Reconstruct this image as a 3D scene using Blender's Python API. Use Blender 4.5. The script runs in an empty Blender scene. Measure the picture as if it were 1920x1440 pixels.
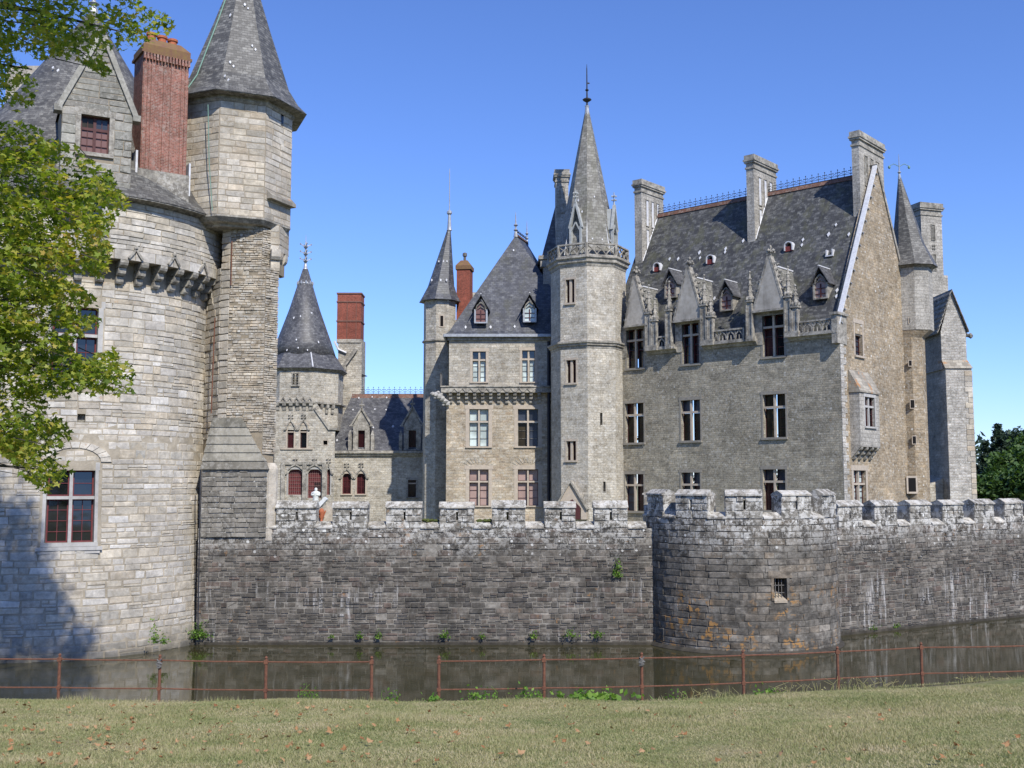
import bpy, math, random
import numpy as np
from mathutils import Vector, Matrix

R = math.radians
rnd = random.Random(7)
SC = bpy.context.scene
COL = SC.collection

# ------------------------------------------------------------------ camera, sky, sun, exposure
PITCH = R(5.28)
FPX = 2000.0
EYE = Vector((0.0, 0.0, 7.2))
cam_d = bpy.data.cameras.new("camera")
cam_d.sensor_width = 36.0
cam_d.lens = FPX / 1920.0 * 36.0
cam_d.clip_start = 0.1
cam_d.clip_end = 6000.0
cam = bpy.data.objects.new("camera", cam_d)
cam.location = EYE
cam.rotation_euler = (math.pi / 2 + PITCH, 0, 0)
COL.objects.link(cam)
SC.camera = cam

SUN_AZ = R(26.0)      # to the right of straight behind the camera
SUN_EL = R(44.0)
SUNV = Vector((math.sin(SUN_AZ) * math.cos(SUN_EL), -math.cos(SUN_AZ) * math.cos(SUN_EL), math.sin(SUN_EL)))
world = bpy.data.worlds.new("World")
SC.world = world
world.use_nodes = True
wn = world.node_tree
wn.nodes.clear()
sky = wn.nodes.new("ShaderNodeTexSky")
sky.sky_type = 'NISHITA'
sky.sun_disc = False
sky.sun_elevation = SUN_EL
sky.sun_rotation = math.atan2(SUNV.x, SUNV.y)
sky.altitude = 50
sky.air_density = 1.0
sky.dust_density = 0.05
sky.ozone_density = 5.0
bg = wn.nodes.new("ShaderNodeBackground")
bg.inputs[1].default_value = 0.15
wo = wn.nodes.new("ShaderNodeOutputWorld")
tint = wn.nodes.new("ShaderNodeMix"); tint.data_type = 'RGBA'; tint.blend_type = 'MULTIPLY'
tint.inputs[0].default_value = 1.0; tint.inputs[7].default_value = (.75, .87, 1.24, 1)
wn.links.new(sky.outputs[0], tint.inputs[6])
wn.links.new(tint.outputs[2], bg.inputs[0])
wn.links.new(bg.outputs[0], wo.inputs[0])
sun_d = bpy.data.lights.new("sun", 'SUN')
sun_d.energy = 5.0
sun_d.angle = R(0.53)
sun_d.color = (1.0, 0.945, 0.85)
sun = bpy.data.objects.new("sun", sun_d)
sun.rotation_euler = (-SUNV).to_track_quat('-Z', 'Y').to_euler()
sun.location = (30, -40, 60)
COL.objects.link(sun)
SC.view_settings.view_transform = 'Standard'
SC.view_settings.look = 'None'
SC.view_settings.exposure = 0.08
SC.view_settings.gamma = 1.0
SC.view_settings.use_curve_mapping = False
SC.cycles.max_bounces = 6
SC.cycles.transparent_max_bounces = 8

# ------------------------------------------------------------------ sight lines used to take measurements
CP, SP = math.cos(PITCH), math.sin(PITCH)
def ray(px, py):
    u = (px - 960.0) / FPX
    v = (720.0 - py) / FPX
    return Vector((u, CP - v * SP, SP + v * CP))
def at(px, py, Y):
    r = ray(px, py)
    return EYE + r * (Y / r.y)
def on_plane(px, py, p0, n):
    r = ray(px, py)
    return EYE + r * ((Vector(p0) - EYE).dot(n) / r.dot(n))
def project(p):
    d = Vector(p) - EYE
    f = d.y * CP + d.z * SP
    up = -d.y * SP + d.z * CP
    if f < 0.1: return (-9999, -9999)
    return (960 + FPX * d.x / f, 720 - FPX * up / f)

# ------------------------------------------------------------------ mesh builder
class MB:
    def __init__(s):
        s.v = []; s.f = []
    def add(s, vs, fs):
        o = len(s.v)
        s.v.extend([tuple(p) for p in vs])
        s.f.extend([tuple(o + i for i in f) for f in fs])
        return s
    def hexa(s, b, t):           # b, t: four corners each
        return s.add(list(b) + list(t), [(3, 2, 1, 0), (4, 5, 6, 7), (0, 1, 5, 4), (1, 2, 6, 5), (2, 3, 7, 6), (3, 0, 4, 7)])
    def box(s, x0, x1, y0, y1, z0, z1):
        return s.hexa([(x0, y0, z0), (x1, y0, z0), (x1, y1, z0), (x0, y1, z0)], [(x0, y0, z1), (x1, y0, z1), (x1, y1, z1), (x0, y1, z1)])
    def prism(s, poly, z0, z1):
        n = len(poly)
        zz = z1 if hasattr(z1, '__len__') else [z1] * n
        s.add([(p[0], p[1], z0) for p in poly] + [(p[0], p[1], zz[i]) for i, p in enumerate(poly)],
              [tuple(reversed(range(n))), tuple(range(n, 2 * n))] + [(i, (i + 1) % n, n + (i + 1) % n, n + i) for i in range(n)])
        return s
    def loft(s, rings, cap0=True, cap1=True):
        n = len(rings[0]); vs = [p for r in rings for p in r]; fs = []
        for k in range(len(rings) - 1):
            a = k * n; b = a + n
            fs += [(a + i, a + (i + 1) % n, b + (i + 1) % n, b + i) for i in range(n)]
        if cap0: fs.append(tuple(reversed(range(n))))
        if cap1: fs.append(tuple((len(rings) - 1) * n + i for i in range(n)))
        return s.add(vs, fs)
    def lathe(s, cx, cy, prof, n=12, phase=0.0, cap0=True, cap1=True):
        return s.loft([ring(cx, cy, max(r, .002), n, phase, z) for r, z in prof], cap0, cap1)
    def tube(s, p0, p1, r0, r1=None, n=6):
        p0 = Vector(p0); p1 = Vector(p1); r1 = r0 if r1 is None else r1
        d = (p1 - p0).normalized(); a = d.orthogonal().normalized(); b = d.cross(a)
        rr = []
        for p, r in ((p0, r0), (p1, r1)):
            rr.append([p + (a * math.cos(2 * math.pi * i / n) + b * math.sin(2 * math.pi * i / n)) * r for i in range(n)])
        return s.loft(rr)
    def path(s, pts, rad, n=6):
        for i in range(len(pts) - 1):
            ra = rad[i] if hasattr(rad, '__len__') else rad
            rb = rad[i + 1] if hasattr(rad, '__len__') else rad
            s.tube(pts[i], pts[i + 1], ra, rb, n)
        return s
    def blob(s, c, rx, ry, rz, n=7, m=4, jit=0.0):
        rings = []
        for k in range(m + 1):
            t = math.pi * (k + .35) / (m + .7) if 0 < k < m else (0.12 if k == 0 else math.pi - .12)
            rr = math.sin(t)
            rings.append([(c[0] + rx * rr * math.cos(2 * math.pi * i / n) * (1 + jit * rnd.uniform(-1, 1)),
                           c[1] + ry * rr * math.sin(2 * math.pi * i / n) * (1 + jit * rnd.uniform(-1, 1)),
                           c[2] - rz * math.cos(t)) for i in range(n)])
        return s.loft(rings)

def ring(cx, cy, r, n, phase, z):
    return [(cx + r * math.sin(phase + 2 * math.pi * i / n), cy - r * math.cos(phase + 2 * math.pi * i / n), z) for i in range(n)]

def set_uv(me, cyl=None, scale=1.0):
    nl = len(me.loops)
    if nl == 0: return
    co = np.empty(len(me.vertices) * 3, 'f'); me.vertices.foreach_get('co', co); co = co.reshape(-1, 3)
    vi = np.empty(nl, 'i'); me.loops.foreach_get('vertex_index', vi)
    npol = len(me.polygons)
    ls = np.empty(npol, 'i'); me.polygons.foreach_get('loop_start', ls)
    lt = np.empty(npol, 'i'); me.polygons.foreach_get('loop_total', lt)
    nr = np.empty(npol * 3, 'f'); me.polygons.foreach_get('normal', nr); nr = nr.reshape(-1, 3)
    pn = np.repeat(nr, lt, axis=0)
    order = np.concatenate([np.arange(a, a + b) for a, b in zip(ls, lt)]) if npol < 200000 else np.arange(nl)
    P = co[vi[order]]
    h = np.hypot(pn[:, 0], pn[:, 1])
    flat = h < .05
    hx = np.where(flat, 0, -pn[:, 1] / np.maximum(h, 1e-6)); hy = np.where(flat, 0, pn[:, 0] / np.maximum(h, 1e-6))
    hx = np.where(flat, 1, hx)
    u = P[:, 0] * hx + P[:, 1] * hy
    v = np.where(flat, P[:, 1], -P[:, 0] * pn[:, 2] * hy + P[:, 1] * pn[:, 2] * hx + P[:, 2] * (pn[:, 0] * hy - pn[:, 1] * hx))
    if cyl is not None:
        cx, cy, rr = cyl
        ang = np.arctan2(P[:, 0] - cx, -(P[:, 1] - cy))
        u = np.where(flat, u, ang * rr)
        v = np.where(flat, v, P[:, 2] * np.where(np.abs(pn[:, 2]) > .12, 1.15, 1.0))
    uv = np.empty((nl, 2), 'f'); uv[order, 0] = u * scale; uv[order, 1] = v * scale
    lay = me.uv_layers.new(name="UVMap")
    lay.data.foreach_set('uv', uv.ravel())

def link(name, me, mat, parent=None, loc=(0, 0, 0)):
    o = bpy.data.objects.new(name, me)
    if mat is not None and len(me.materials) == 0: me.materials.append(mat)
    o.location = loc
    if parent is not None: o.parent = parent
    COL.objects.link(o)
    return o

def base_of(parent):
    b = Vector((0, 0, 0)); p = parent
    while p is not None:
        b += Vector(p.location); p = p.parent
    return b

def build(name, mb, mat, parent=None, cyl=None, kind=None, smooth=False, label=None):
    """link the collected shape as one mesh; coordinates are given in the world and kept relative to the parent"""
    b = base_of(parent)
    me = bpy.data.meshes.new(name)
    me.from_pydata(mb.v, [], mb.f)
    me.update()
    set_uv(me, cyl)
    if b.length > 0: me.transform(Matrix.Translation(-b))
    if smooth: me.polygons.foreach_set('use_smooth', [True] * len(me.polygons))
    o = link(name, me, mat, parent)
    if kind: o["kind"] = kind
    if label: o["label"] = label
    return o

def thing(name, loc, label, cat, group=None, kind=None):
    o = bpy.data.objects.new(name, None)
    o.location = loc; o.empty_display_size = .5
    COL.objects.link(o)
    o["label"] = label; o["category"] = cat
    if group: o["group"] = group
    if kind: o["kind"] = kind
    return o

def tag(o, label=None, cat=None, group=None, kind=None):
    if label: o["label"] = label
    if cat: o["category"] = cat
    if group: o["group"] = group
    if kind: o["kind"] = kind
    return o

# ------------------------------------------------------------------ surfaces (u to the right as seen, z up, d outward)
class Plane:
    def __init__(s, x, y, deg):
        s.o = Vector((x, y, 0)); t = R(deg); s.t = t
        s.n = Vector((math.sin(t), -math.cos(t), 0)); s.u = Vector((math.cos(t), math.sin(t), 0))
        s.cyl = None
    def pt(s, u, z, d=0.0):
        p = s.o + s.u * u + s.n * d; p.z = z
        return p
    def frame(s, u): return s.u, s.n
    def inv(s, px, py, d=0.0):
        p = on_plane(px, py, s.o + s.n * d, s.n)
        return (p - s.o).dot(s.u), p.z
    def rect(s, x0, y0, x1, y1, d=0.0):
        ym = (y0 + y1) / 2; xm = (x0 + x1) / 2
        return s.inv(x0, ym, d)[0], s.inv(x1, ym, d)[0], s.inv(xm, y1, d)[1], s.inv(xm, y0, d)[1]
class Cyl:
    def __init__(s, cx, cy, r, rf=None):
        s.cx, s.cy, s.r = cx, cy, r; s.rf = rf or (lambda z: r); s.cyl = (cx, cy, r)
    def pt(s, u, z, d=0.0):
        a = u / s.r; rr = s.rf(z) + d
        return Vector((s.cx + rr * math.sin(a), s.cy - rr * math.cos(a), z))
    def frame(s, u):
        a = u / s.r
        return Vector((math.cos(a), math.sin(a), 0)), Vector((math.sin(a), -math.cos(a), 0))
    def inv(s, px, py, d=0.0):
        r = ray(px, py); rr = s.r + d
        ox, oy = EYE.x - s.cx, EYE.y - s.cy
        a = r.x ** 2 + r.y ** 2; b = 2 * (ox * r.x + oy * r.y); c = ox * ox + oy * oy - rr * rr
        D = max(b * b - 4 * a * c, 0)
        k = (-b - math.sqrt(D)) / (2 * a)
        p = EYE + r * k
        return math.atan2(p.x - s.cx, -(p.y - s.cy)) * s.r, p.z
    rect = Plane.rect

def sbox(mb, S, u0, u1, z0, z1, d0, d1):
    return mb.hexa([S.pt(u0, z0, d1), S.pt(u1, z0, d1), S.pt(u1, z0, d0), S.pt(u0, z0, d0)],
                   [S.pt(u0, z1, d1), S.pt(u1, z1, d1), S.pt(u1, z1, d0), S.pt(u0, z1, d0)])
def sbar(mb, S, a, b, w, d0, d1):
    """flat bar of width w on a surface from a=(u,z) to b=(u,z)"""
    du, dz = b[0] - a[0], b[1] - a[1]; L = math.hypot(du, dz) or 1; nu, nz = -dz / L * w / 2, du / L * w / 2
    c = [(a[0] + nu, a[1] + nz), (a[0] - nu, a[1] - nz), (b[0] - nu, b[1] - nz), (b[0] + nu, b[1] + nz)]
    return mb.hexa([S.pt(*p, d0) for p in c], [S.pt(*p, d1) for p in c])
def spoly(mb, S, pts, d0, d1):
    n = len(pts)
    return mb.add([S.pt(p[0], p[1], d0) for p in pts] + [S.pt(p[0], p[1], d1) for p in pts],
                  [tuple(reversed(range(n))), tuple(range(n, 2 * n))] + [(i, (i + 1) % n, n + (i + 1) % n, n + i) for i in range(n)])

def wall_grid(mb, S, u0, u1, z0, z1, holes=(), depth=.35, ustep=None, zstep=None):
    us = {u0, u1}; zs = {z0, z1}
    for h in holes:
        us |= {min(max(h[0], u0), u1), min(max(h[1], u0), u1)}; zs |= {min(max(h[2], z0), z1), min(max(h[3], z0), z1)}
    if ustep:
        k = u0
        while k < u1: us.add(k); k += ustep
    if zstep:
        k = z0
        while k < z1: zs.add(k); k += zstep
    def clean(a):
        a = sorted(a); out = [a[0]]
        for x in a[1:]:
            if x - out[-1] > 1e-4: out.append(x)
        return out
    us = clean(us); zs = clean(zs)
    for i in range(len(us) - 1):
        for j in range(len(zs) - 1):
            cu, cz = (us[i] + us[i + 1]) / 2, (zs[j] + zs[j + 1]) / 2
            if any(h[0] < cu < h[1] and h[2] < cz < h[3] for h in holes): continue
            mb.add([S.pt(us[i], zs[j]), S.pt(us[i + 1], zs[j]), S.pt(us[i + 1], zs[j + 1]), S.pt(us[i], zs[j + 1])], [(0, 1, 2, 3)])
    for h in holes:
        a, b, c, d = h[:4]
        if b < u0 or a > u1: continue
        q = [(a, c), (b, c), (b, d), (a, d)]
        for k in range(4):
            p, r_ = q[k], q[(k + 1) % 4]
            mb.add([S.pt(*p), S.pt(*r_), S.pt(r_[0], r_[1], -depth), S.pt(p[0], p[1], -depth)], [(0, 1, 2, 3)])
    return mb

# ------------------------------------------------------------------ procedural materials
class NT:
    def __init__(s, name):
        s.m = bpy.data.materials.new(name); s.m.use_nodes = True
        s.t = s.m.node_tree; s.t.nodes.clear()
        s.out = s.n('ShaderNodeOutputMaterial'); s.b = s.n('ShaderNodeBsdfPrincipled')
        s.t.links.new(s.b.outputs[0], s.out.inputs[0])
        s.geo = s.n('ShaderNodeNewGeometry')
    def n(s, t, **k):
        x = s.t.nodes.new(t)
        for a, b in k.items(): setattr(x, a, b)
        return x
    def l(s, a, b): s.t.links.new(a, b)
    def setv(s, sock, v):
        if hasattr(v, 'node'): s.l(v, sock)
        elif isinstance(v, (tuple, list)) and len(v) == 3 and sock.type == 'RGBA': sock.default_value = (*v, 1)
        else: sock.default_value = v
    def math(s, op, a, b=0.0, c=0.0, clamp=False):
        x = s.n('ShaderNodeMath', operation=op); x.use_clamp = clamp
        s.setv(x.inputs[0], a); s.setv(x.inputs[1], b)
        if op in ('MULTIPLY_ADD',): s.setv(x.inputs[2], c)
        return x.outputs[0]
    def mix(s, f, a, b, mode='MIX'):
        x = s.n('ShaderNodeMix', data_type='RGBA', blend_type=mode)
        x.clamp_factor = True
        s.setv(x.inputs[0], f); s.setv(x.inputs[6], a); s.setv(x.inputs[7], b)
        return x.outputs[2]
    def noise(s, scale, vec=None, detail=4, rough=.6, dist=0.0):
        x = s.n('ShaderNodeTexNoise'); x.inputs['Scale'].default_value = scale; x.inputs['Detail'].default_value = detail
        x.inputs['Roughness'].default_value = rough; x.inputs['Distortion'].default_value = dist
        s.l(vec if vec is not None else s.geo.outputs['Position'], x.inputs['Vector'])
        return x.outputs['Fac']
    def ramp(s, f, stops, interp='LINEAR'):
        x = s.n('ShaderNodeValToRGB'); x.color_ramp.interpolation = interp
        e = x.color_ramp.elements
        while len(e) > 1: e.remove(e[-1])
        for i, (p, c) in enumerate(stops):
            c = (c, c, c) if not hasattr(c, '__len__') else c
            if i == 0: e[0].position = p; e[0].color = (*c, 1)
            else:
                k = e.new(p); k.color = (*c, 1)
        s.setv(x.inputs[0], f)
        return x.outputs[0]
    def scalevec(s, sx, sy, sz, vec=None):
        x = s.n('ShaderNodeMapping'); x.inputs['Scale'].default_value = (sx, sy, sz)
        s.l(vec if vec is not None else s.geo.outputs['Position'], x.inputs[0])
        return x.outputs[0]
    def posz(s):
        x = s.n('ShaderNodeSeparateXYZ'); s.l(s.geo.outputs['Position'], x.inputs[0]); return x.outputs[2]
    def bump(s, h, strength=.4, dist=.02):
        x = s.n('ShaderNodeBump'); x.inputs['Strength'].default_value = strength; x.inputs['Distance'].default_value = dist
        s.setv(x.inputs['Height'], h); s.l(x.outputs[0], s.b.inputs['Normal'])
    def fin(s, col, rough=.9, spec=.25):
        s.setv(s.b.inputs['Base Color'], col); s.setv(s.b.inputs['Roughness'], rough)
        s.b.inputs['Specular IOR Level'].default_value = spec
        return s.m

def weather(N, col, mottle=0.0, crust=0.0, lw=0.0, lo=0.0, stain=0.0, streak=0.0, top=None, green=0.0, base=None, spots=0.0):
    """lichen, run-off stains and water marks laid over a stone colour"""
    big = N.noise(.35, detail=3)
    col = N.mix(1.0, col, N.ramp(big, [(.3, .74), (.7, 1.12)]), 'MULTIPLY')
    if mottle:
        a = N.noise(1.7, N.scalevec(1., 1., 1.5), 5, .75)
        col = N.mix(mottle, col, N.mix(1., col, N.ramp(a, [(.36, .45), (.5, .95), (.64, 1.55)]), 'MULTIPLY'))
    if stain:
        st = N.noise(1.0, N.scalevec(1.6, 1.6, .16), 4, .65)
        col = N.mix(N.math('MULTIPLY', N.ramp(st, [(.48, 0.), (.7, 1.)]), stain), col, (.05, .048, .042))
    if streak:
        st = N.noise(1.0, N.scalevec(4.6, 4.6, .35), 5, .7)
        f = N.math('MULTIPLY', N.ramp(st, [(.53, 0.), (.68, 1.)]), streak)
        f = N.math('MULTIPLY', f, N.ramp(N.math('MULTIPLY', N.posz(), .25), [(.0, 1.), (.55, .9), (.8, 0.)]))
        f = N.math('MULTIPLY', f, N.ramp(N.noise(.3, detail=2), [(.45, 0.), (.56, 1.)]))
        col = N.mix(f, col, (.55, .54, .52))
    if lw:
        m = N.ramp(N.noise(5.5, detail=6, rough=.8), [(.515, 0.), (.56, 1.)])
        a = N.ramp(N.noise(.8, detail=3), [(.35, .25), (.62, 1.)])
        f = N.math('MULTIPLY', N.math('MULTIPLY', m, a), lw)
        if top is not None:
            g = N.math('MULTIPLY', N.math('SUBTRACT', N.posz(), top[0]), 1.0 / (top[1] - top[0]), clamp=True)
            f = N.math('MULTIPLY', f, N.ramp(g, [(0., .12), (1., 1.)]))
        col = N.mix(f, col, (.50, .485, .44))
    if crust:
        m = N.ramp(N.noise(2.6, detail=7, rough=.82), [(.505, 0.), (.53, 1.)])
        f = N.math('MULTIPLY', m, crust)
        if top is not None:
            g = N.math('MULTIPLY', N.math('SUBTRACT', N.math('ADD', N.posz(), N.math('MULTIPLY', N.noise(.5, detail=2), 1.6)), top[0] + 1.5), 1.0 / (top[1] - top[0]), clamp=True)
            f = N.math('MULTIPLY', f, g)
        col = N.mix(f, col, (.62, .61, .57))
    if spots:
        v = N.n('ShaderNodeTexVoronoi'); v.inputs['Scale'].default_value = 3.2; v.inputs['Randomness'].default_value = 1
        N.l(N.geo.outputs['Position'], v.inputs['Vector'])
        sz = N.n('ShaderNodeSeparateColor'); N.l(v.outputs['Color'], sz.inputs[0])
        thr = N.math('MULTIPLY', N.ramp(sz.outputs[0], [(.45, 0.), (1., .32)]), 1.0)
        f = N.math('MULTIPLY', N.math('LESS_THAN', N.math('ADD', v.outputs['Distance'], N.math('MULTIPLY', N.noise(14), .12)), N.math('ADD', thr, .0)), spots)
        if top is not None:
            g = N.math('MULTIPLY', N.math('SUBTRACT', N.posz(), top[0]), 1.0 / (top[1] - top[0]), clamp=True)
            f = N.math('MULTIPLY', f, N.ramp(g, [(0., .1), (1., 1.)]))
        col = N.mix(f, col, (.70, .70, .66))
    if lo:
        m = N.ramp(N.noise(3.1, detail=4, rough=.7), [(.62, 0.), (.68, 1.)] if lo <= 1 else [(.54, 0.), (.60, 1.)])
        a = N.ramp(N.noise(.5, detail=2), [(.48, 0.), (.6, 1.)] if lo <= 1 else [(.42, 0.), (.55, 1.)])
        if lo > 1:
            a = N.math('MULTIPLY', a, N.ramp(N.math('MULTIPLY', N.posz(), .25), [(.45, 1.), (.75, .05)]))
        col = N.mix(N.math('MULTIPLY', N.math('MULTIPLY', m, a), lo), col, (.34, .19, .07) if lo > 1 else (.40, .20, .06))
    if base is not None:
        g = N.math('MULTIPLY', N.math('SUBTRACT', N.posz(), base[0]), 1.0 / (base[1] - base[0]), clamp=True)
        g = N.math('ADD', g, N.math('MULTIPLY', N.math('SUBTRACT', N.noise(1.3), .5), .5))
        col = N.mix(N.ramp(g, [(0., .75), (.8, 0.)]), col, (.045, .043, .033))
    return col

def mat_masonry(name, cs, mortar, bw=.5, bh=.2, ms=.02, distort=.05, bump=.5, rough=.92, mvar=1.0, **w):
    """coursed stone on walls too far away to build stone by stone"""
    N = NT(name)
    uv = N.n('ShaderNodeUVMap').outputs[0]
    ns = N.n('ShaderNodeTexNoise'); ns.inputs['Scale'].default_value = 2.3; ns.inputs['Detail'].default_value = 3
    N.l(uv, ns.inputs['Vector'])
    sub = N.n('ShaderNodeVectorMath', operation='SUBTRACT'); N.l(ns.outputs['Color'], sub.inputs[0]); sub.inputs[1].default_value = (.5, .5, .5)
    sc = N.n('ShaderNodeVectorMath', operation='MULTIPLY'); N.l(sub.outputs[0], sc.inputs[0]); sc.inputs[1].default_value = (distort * 3, distort, 0)
    ad = N.n('ShaderNodeVectorMath', operation='ADD'); N.l(uv, ad.inputs[0]); N.l(sc.outputs[0], ad.inputs[1])
    br = N.n('ShaderNodeTexBrick'); br.inputs['Scale'].default_value = 1
    br.inputs['Color1'].default_value = (0, 0, 0, 1); br.inputs['Color2'].default_value = (1, 1, 1, 1); br.inputs['Mortar'].default_value = (.5, .5, .5, 1)
    br.inputs['Mortar Size'].default_value = ms; br.inputs['Mortar Smooth'].default_value = .3
    br.inputs['Brick Width'].default_value = bw; br.inputs['Row Height'].default_value = bh
    br.offset = .43
    N.l(ad.outputs[0], br.inputs['Vector'])
    k = len(cs)
    col = N.ramp(br.outputs['Color'], [(i / max(k - 1, 1), c) for i, c in enumerate(cs)])
    fine = N.noise(9, detail=5, rough=.7)
    col = N.mix(1.0, col, N.ramp(fine, [(.3, .5), (.7, 1.45)]), 'MULTIPLY')
    pit = N.ramp(N.noise(4.2, detail=6, rough=.8), [(.34, .55), (.44, 1.)])
    col = N.mix(mvar, col, N.mix(1., col, pit, 'MULTIPLY'))
    vo = N.n('ShaderNodeTexVoronoi'); vo.inputs['Scale'].default_value = 1.0
    N.l(N.scalevec(.8, 2.2, 1., ad.outputs[0]), vo.inputs['Vector'])
    vs = N.n('ShaderNodeSeparateColor'); N.l(vo.outputs['Color'], vs.inputs[0])
    col = N.mix(1., col, N.ramp(vs.outputs[0], [(0., .84), (1., 1.12)]), 'MULTIPLY')
    col = N.mix(br.outputs['Fac'], col, mortar)
    col = weather(N, col, **w)
    h = N.math('SUBTRACT', N.math('MULTIPLY', fine, .5), br.outputs['Fac'])
    N.bump(h, bump, .035)
    return N.fin(col, rough)

def mat_stone(name, cs, rough=.9, tex=6.0, bump=.35, var=1.0, **w):
    """stones that are built one by one: each takes its own colour"""
    N = NT(name)
    oi = N.n('ShaderNodeObjectInfo')
    r_ = N.math('FRACT', N.math('ADD', oi.outputs['Random'], N.geo.outputs['Random Per Island']))
    k = len(cs)
    col = N.ramp(r_, [(i / max(k - 1, 1), c) for i, c in enumerate(cs)])
    r2 = N.math('FRACT', N.math('MULTIPLY', r_, 17.31))
    col = N.mix(1., col, N.ramp(r2, [(0., 1 - .3 * var), (1., 1 + .25 * var)]), 'MULTIPLY')
    fine = N.noise(tex, detail=6, rough=.72)
    col = N.mix(1.0, col, N.ramp(fine, [(.3, .72), (.7, 1.2)]), 'MULTIPLY')
    col = weather(N, col, **w)
    N.bump(fine, bump, .03)
    return N.fin(col, rough)

def mat_plain(name, c, c2=None, rough=.7, tex=5., bump=.1, metal=0., spec=.3, **w):
    N = NT(name)
    f = N.noise(tex, detail=5, rough=.65)
    col = N.mix(N.ramp(f, [(.35, 0.), (.65, 1.)]), c, c2 or tuple(x * .75 for x in c))
    if w: col = weather(N, col, **w)
    N.bump(f, bump, .02)
    N.b.inputs['Metallic'].default_value = metal
    return N.fin(col, rough, spec)

def mat_slate(name, c, c2, bw=.22, bh=.13, lich=.25, rough=.5, moss=0., orange=0.0, cyl=False):
    N = NT(name)
    uv = N.n('ShaderNodeUVMap').outputs[0]
    br = N.n('ShaderNodeTexBrick'); br.inputs['Scale'].default_value = 1
    br.inputs['Color1'].default_value = (0, 0, 0, 1); br.inputs['Color2'].default_value = (1, 1, 1, 1); br.inputs['Mortar'].default_value = (.3, .3, .3, 1)
    br.inputs['Mortar Size'].default_value = .012; br.inputs['Mortar Smooth'].default_value = .1
    br.inputs['Brick Width'].default_value = bw; br.inputs['Row Height'].default_value = bh
    N.l(uv, br.inputs['Vector'])
    col = N.ramp(br.outputs['Color'], [(0, tuple(x * .72 for x in c)), (.5, c), (1., c2)])
    big = N.noise(.9, detail=5, rough=.7)
    col = N.mix(1., col, N.ramp(big, [(.3, .68), (.7, 1.35)]), 'MULTIPLY')
    col = N.mix(N.math('MULTIPLY', br.outputs['Fac'], .55), col, tuple(x * .35 for x in c))
    if lich:
        m = N.ramp(N.noise(3.6, detail=6, rough=.78), [(.54, 0.), (.66, 1.)])
        col = N.mix(N.math('MULTIPLY', m, lich), col, (.32, .32, .29))
    if moss:
        m = N.ramp(N.noise(1.1, N.scalevec(1.4, 1.4, .5), 5, .7), [(.5, 0.), (.62, 1.)])
        col = N.mix(N.math('MULTIPLY', m, moss), col, (.10, .10, .055))
    if orange:
        m = N.ramp(N.noise(1.4, detail=5, rough=.7), [(.58, 0.), (.64, 1.)])
        col = N.mix(N.math('MULTIPLY', m, orange), col, (.40, .2, .08))
    sep = N.n('ShaderNodeSeparateXYZ'); N.l(uv, sep.inputs[0])
    saw = N.math('FRACT', N.math('DIVIDE', sep.outputs[1], bh))
    h = N.math('SUBTRACT', N.math('MULTIPLY', br.outputs['Color'], .4), saw)
    N.bump(h, .35, .02)
    return N.fin(col, rough, .4)

M = {}
M['tower_mortar'] = mat_plain('tower_mortar', (.42, .37, .29), (.33, .29, .225), .95, 3, .2, mottle=.3, base=(-.5, 1.0))
M['tower_stone'] = mat_stone('tower_stone', [(.43, .41, .365), (.56, .50, .40), (.50, .465, .40), (.60, .565, .505), (.52, .45, .345), (.55, .515, .46), (.46, .415, .335), (.66, .635, .59)], tex=5, var=.45, mottle=.35, lw=.3, lo=.35, stain=.14, base=(.0, 1.3))
M['turret_mortar'] = mat_plain('turret_mortar', (.33, .28, .21), None, .95, 3, .3)
M['turret_stone'] = mat_stone('turret_stone', [(.43, .39, .32), (.55, .485, .38), (.49, .45, .385), (.60, .55, .465), (.49, .41, .305), (.52, .475, .40)], var=.5, mottle=.35, lw=.35, stain=.15, lo=.3)
M['shale'] = mat_stone('shale', [(.33, .275, .20), (.44, .37, .275), (.38, .335, .265), (.50, .44, .34), (.29, .25, .195), (.47, .385, .275)], var=.8, mottle=.7, crust=.25, lw=.6, spots=.5, lo=.4, tex=9)
M['shale_mortar'] = mat_plain('shale_mortar', (.30, .25, .18), (.20, .17, .125), .95, 4, .4)
M['moat_stone'] = mat_stone('moat_stone', [(.085, .078, .068), (.14, .125, .105), (.11, .10, .086), (.175, .155, .13), (.07, .064, .058), (.15, .128, .105), (.12, .09, .075)], tex=8, var=.8, mottle=.8, crust=.85, lw=.6, spots=.9, lo=.5, stain=.5, streak=.9, top=(3.3, 4.9), base=(-.2, .5))
M['moat_mortar'] = mat_plain('moat_mortar', (.27, .25, .215), (.12, .11, .095), .95, 1.2, .4, mottle=.7, crust=.8, lw=.5, stain=.3, streak=.8, top=(3.2, 5.3), base=(-.2, .4))
M['merlon_stone'] = mat_stone('merlon_stone', [(.15, .14, .12), (.22, .205, .175), (.18, .168, .145), (.25, .235, .20), (.13, .12, .105)], tex=8, var=.8, mottle=.9, crust=.7, lw=.8, spots=.9, lo=.35, stain=.4)
M['coping'] = mat_stone('coping', [(.31, .285, .24), (.38, .35, .295), (.27, .25, .21)], tex=7, mottle=1., crust=.55, lw=.7, spots=.5, lo=.3, stain=.7)
M['bastion_stone'] = mat_stone('bastion_stone', [(.115, .105, .09), (.18, .165, .14), (.145, .132, .113), (.22, .20, .17), (.17, .14, .105), (.19, .178, .155)], tex=7, var=.8, mottle=1., crust=.8, lw=.6, spots=.85, lo=1.2, stain=.7, top=(3.4, 5.0), base=(-.3, .3))
M['bastion_mortar'] = mat_plain('bastion_mortar', (.17, .155, .13), (.10, .092, .08), .95, 2, .4, mottle=.8, stain=.4)
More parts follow.
